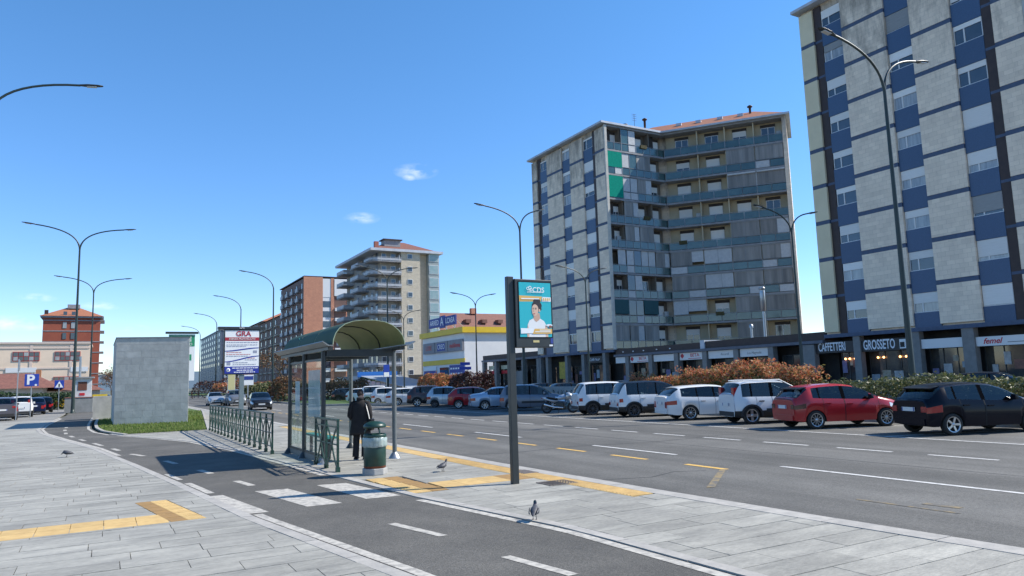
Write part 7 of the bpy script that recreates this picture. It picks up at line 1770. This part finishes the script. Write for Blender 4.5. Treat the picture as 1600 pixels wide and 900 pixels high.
def shrub(label, loc, lx, ly, h, mats, n, size, seed, cat='shrub', name='shrub', hot=.0, group=None, bumps=8, box=False, rot=0.0):
    """twiggy core, leaves spread through the volume; 'hot' = share of the height, from the top, that carries the first material"""
    rnd = random.Random(seed); t = thing(name, label, cat, loc, rot, group)
    lumps = [(rnd.uniform(-.5, .5), rnd.uniform(.8, 1.08), rnd.uniform(.06, .16)) for _ in range(bumps)]
    def hh(u):
        v = .82
        for c, a, w in lumps: v = max(v, .80 + (a - .8) * math.exp(-((u - c) / w) ** 2))
        return v * h
    A, B = MB(), MB()
    def pt():
        while True:
            u, v = rnd.uniform(-.5, .5), rnd.uniform(-.5, .5); top = hh(u)
            e = 1 if box else (1 - (2 * abs(u)) ** (8 if lx > ly * 2 else 2.4)) ** .5
            z = top * e * (1 - abs(rnd.gauss(0, .35))) if rnd.random() < .6 else top * e * rnd.random()
            if z < .05: continue
            r_ = 1.0 if box else math.sqrt(max(.05, 1 - (z / (top + .01)) ** 4 * .6))
            if not box and rnd.random() < .72: v = math.copysign(.5 * (1 - abs(rnd.gauss(0, .16))), v)
            zz = z + rnd.gauss(0, .06)
            return Vector((u * lx, v * ly * r_ * (e if not box else 1) , max(.03, zz))), Vector((u * .2, v * 2, .4)), zz / top
    for i in range(n):
        p, o, f = pt()
        tgt = A if f > 1 - hot + rnd.gauss(0, .13) else B
        leaves(tgt, 1, lambda: (p, o), size, rnd)
    # upright young shoots break the top line
    if hot:
        for i in range(int(n / 38)):
            u = rnd.uniform(-.48, .48); v = rnd.uniform(-.4, .4); z = hh(u) * (.9 if abs(u) < .45 else .7); k = rnd.randint(5, 9); ln = rnd.uniform(.12, .34)
            for q in range(k): leaves(A, 1, lambda: (Vector((u * lx + rnd.gauss(0, .05), v * ly + rnd.gauss(0, .05), z + ln * q / k)), Vector((0, 0, .6))), size * .85, rnd)
    if A.f: A.build('young_foliage' if hot and B.f else 'foliage', mats[0], t)
    if B.f: B.build('foliage', mats[-1], t)
    for i in range(7):
        tw = MB(); x, y = ((i + .5) / 7 - .5) * .9 * lx, rnd.uniform(-.2, .2) * ly; tw.tube([(x, y, 0), (x + rnd.uniform(-.2, .2), y + rnd.uniform(-.2, .2), h * .45), (x + rnd.uniform(-.3, .3), y + rnd.uniform(-.2, .2), h * .7)], [.03, .02, .008], 5)
        tw.build('stem', bark, t)
    return t
for i, (y, ly_, h, lab) in enumerate(((31.9, 4.6, 1.85, 'orange-red photinia bush at the left end of the row, lowest of the four'), (28.3, 3.6, 2.25, 'orange-red photinia bush below the white shop signs, second from the left'), (25.3, 3.4, 2.25, 'orange-red photinia bush with the tallest shoots, behind the white estate car'), (23.0, 3.0, 2.05, 'orange-red photinia bush at the right end, next to the green hedge'))):
    shrub(lab, (27.6, y, .05), ly_, 2.2, h, [photinia_hot, photinia_grn], 5600, .085, 20 + i, 'shrub', 'photinia_bush', .34, 'photinia bushes between avenue and shops', 7, rot=PI / 2)
shrub('low green leafy hedge behind the red and black cars', (27.4, 15.6, .05), 11.0, 1.8, 1.38, [laurel], 9000, .085, 31, 'hedge', 'hedge', 0, None, 12, True, rot=PI / 2)
shrub('orange-red bush below the yellow store, left of the dark bush', (29.0, 67.2, .05), 6.4, 2.6, 2.5, [photinia_hot, photinia_grn], 5000, .13, 41, 'shrub', 'photinia_bush', .55, 'photinia bushes between avenue and shops', 6, rot=PI / 2)
shrub('round dark red bush in front of the store corner', (29.0, 59.5, .05), 6.2, 3.4, 2.85, [dark_red], 6500, .13, 42, 'shrub', 'dark_bush', 0, None, 5, rot=PI / 2)
shrub('clipped dark hedge along the left car park', (-10.6, 92, 0), 15, 1.4, 2.15, [ever], 9000, .12, 43, 'hedge', 'hedge', 0, None, 8, True)
shrub('dark clipped shrub at the foot of the beige block', (51, 157, 0), 3.6, 3.4, 4.6, [ever], 2500, .25, 44, 'shrub', 'clipped_shrub', 0, None, 3)
for i, (x, y, l_, w_, h, mt_, lab) in enumerate(((18.6, 86, 5, 3, 3.3, [brown_leaf], 'brown bush right of the billboard post on the grass island'), (18.0, 100, 6, 3, 2.6, [laurel], 'green bush behind the billboard post on the grass island'), (18.4, 118, 9, 3, 3.0, [photinia_hot, dark_red], 'reddish bush behind the pewter car'), (18.4, 140, 10, 3, 3.6, [dark_red], 'dark bush left of the silver saloon, under the far lamps'), (24, 84, 7, 2.5, 2.4, [brown_leaf], 'low brown bush seen through the shelter'), (22, 104, 7, 3, 2.4, [laurel], 'low green bush between billboard and shelter'))):
    shrub(lab, (x, y, .03), l_, w_, h, mt_, 2600, .15, 50 + i, 'shrub', 'roadside_bush', .4 if len(mt_) > 1 else 0, 'bushes on the grass island', 4)
def bare_tree(label, loc, h, seed, spread=.5, foliage=None, nf=0, fs=.2, name='bare_tree', group=None):
    rnd = random.Random(seed); t = thing(name, label, 'tree', loc, 0, group); tr = MB(); tips = []
    tr.tube([(0, 0, 0), (.05, 0, h * .2), (0, .05, h * .38)], [h * .022, h * .017, h * .014], 9)
    def grow(p, d, ln, r_, dep):
        q = p + d * ln; m_ = p + d * ln * .5 + Vector((rnd.gauss(0, .05), rnd.gauss(0, .05), 0)) * ln
        tw.tube([p, m_, q], [r_, r_ * .8, r_ * .6], 5 if dep > 1 else 6, caps=False); tips.append(q)
        if dep >= 4: return
        for k in range(rnd.randint(2, 3) + (1 if dep == 0 else 0)):
            nd = (d + Vector((rnd.gauss(0, spread), rnd.gauss(0, spread), rnd.gauss(.12, .25)))).normalized(); grow(q, nd, ln * rnd.uniform(.6, .85), r_ * .62, dep + 1)
    tw = MB()
    for k in range(4): grow(Vector((0, 0, h * (.28 + .03 * k))), Vector((rnd.gauss(0, .5), rnd.gauss(0, .5), 1)).normalized(), h * .22, h * .009, 0)
    tr.build('trunk', bark, t); tw.build('branches', bark, t)
    if nf:
        mb = MB()
        for i in range(nf):
            c = rnd.choice(tips); leaves(mb, 1, lambda: (c + Vector((rnd.gauss(0, .3), rnd.gauss(0, .3), rnd.gauss(0, .3))) * h * .09, Vector((0, 0, .3))), fs, rnd)
        mb.build('crown', foliage, t)
    return t
bare_tree('bare brown tree in the gap left of the stone block', (.9, 120, 0), 4.6, 3, .6, brown_leaf, 500, .12)
bare_tree('bare brown tree rising behind the one beside the stone block', (2.2, 138, 0), 6.2, 13, .6, brown_leaf, 500, .14)
bare_tree('bare brownish tree right of the billboard in front of the brown block', (24.5, 118, 0), 8.0, 5, .5, brown_leaf, 500, .2)
bare_tree('thin bare tree beside the brown block, behind the brown bush', (22.5, 135, 0), 9.0, 6, .5, brown_leaf, 400, .2)
bare_tree('small dark evergreen under the billboard beside the lamps', (21.5, 150, 0), 7.0, 7, .4, ever, 1600, .3, 'evergreen_tree')
t = thing('hedge_fence', 'low white garden wall at the foot of the beige block', 'fence', (44, 128, 0)); bx(0, 0, 0, .2, 30, .8).build('base_wall', wht, t)
for k in range(16): bx(-.02, k * 2, .8, .06, k * 2 + .06, 1.5).build('fence_post', galv, t)
for z in (1.1, 1.45): bx(-.01, 0, z, .03, 30, z + .05).build('fence_rail', galv, t)
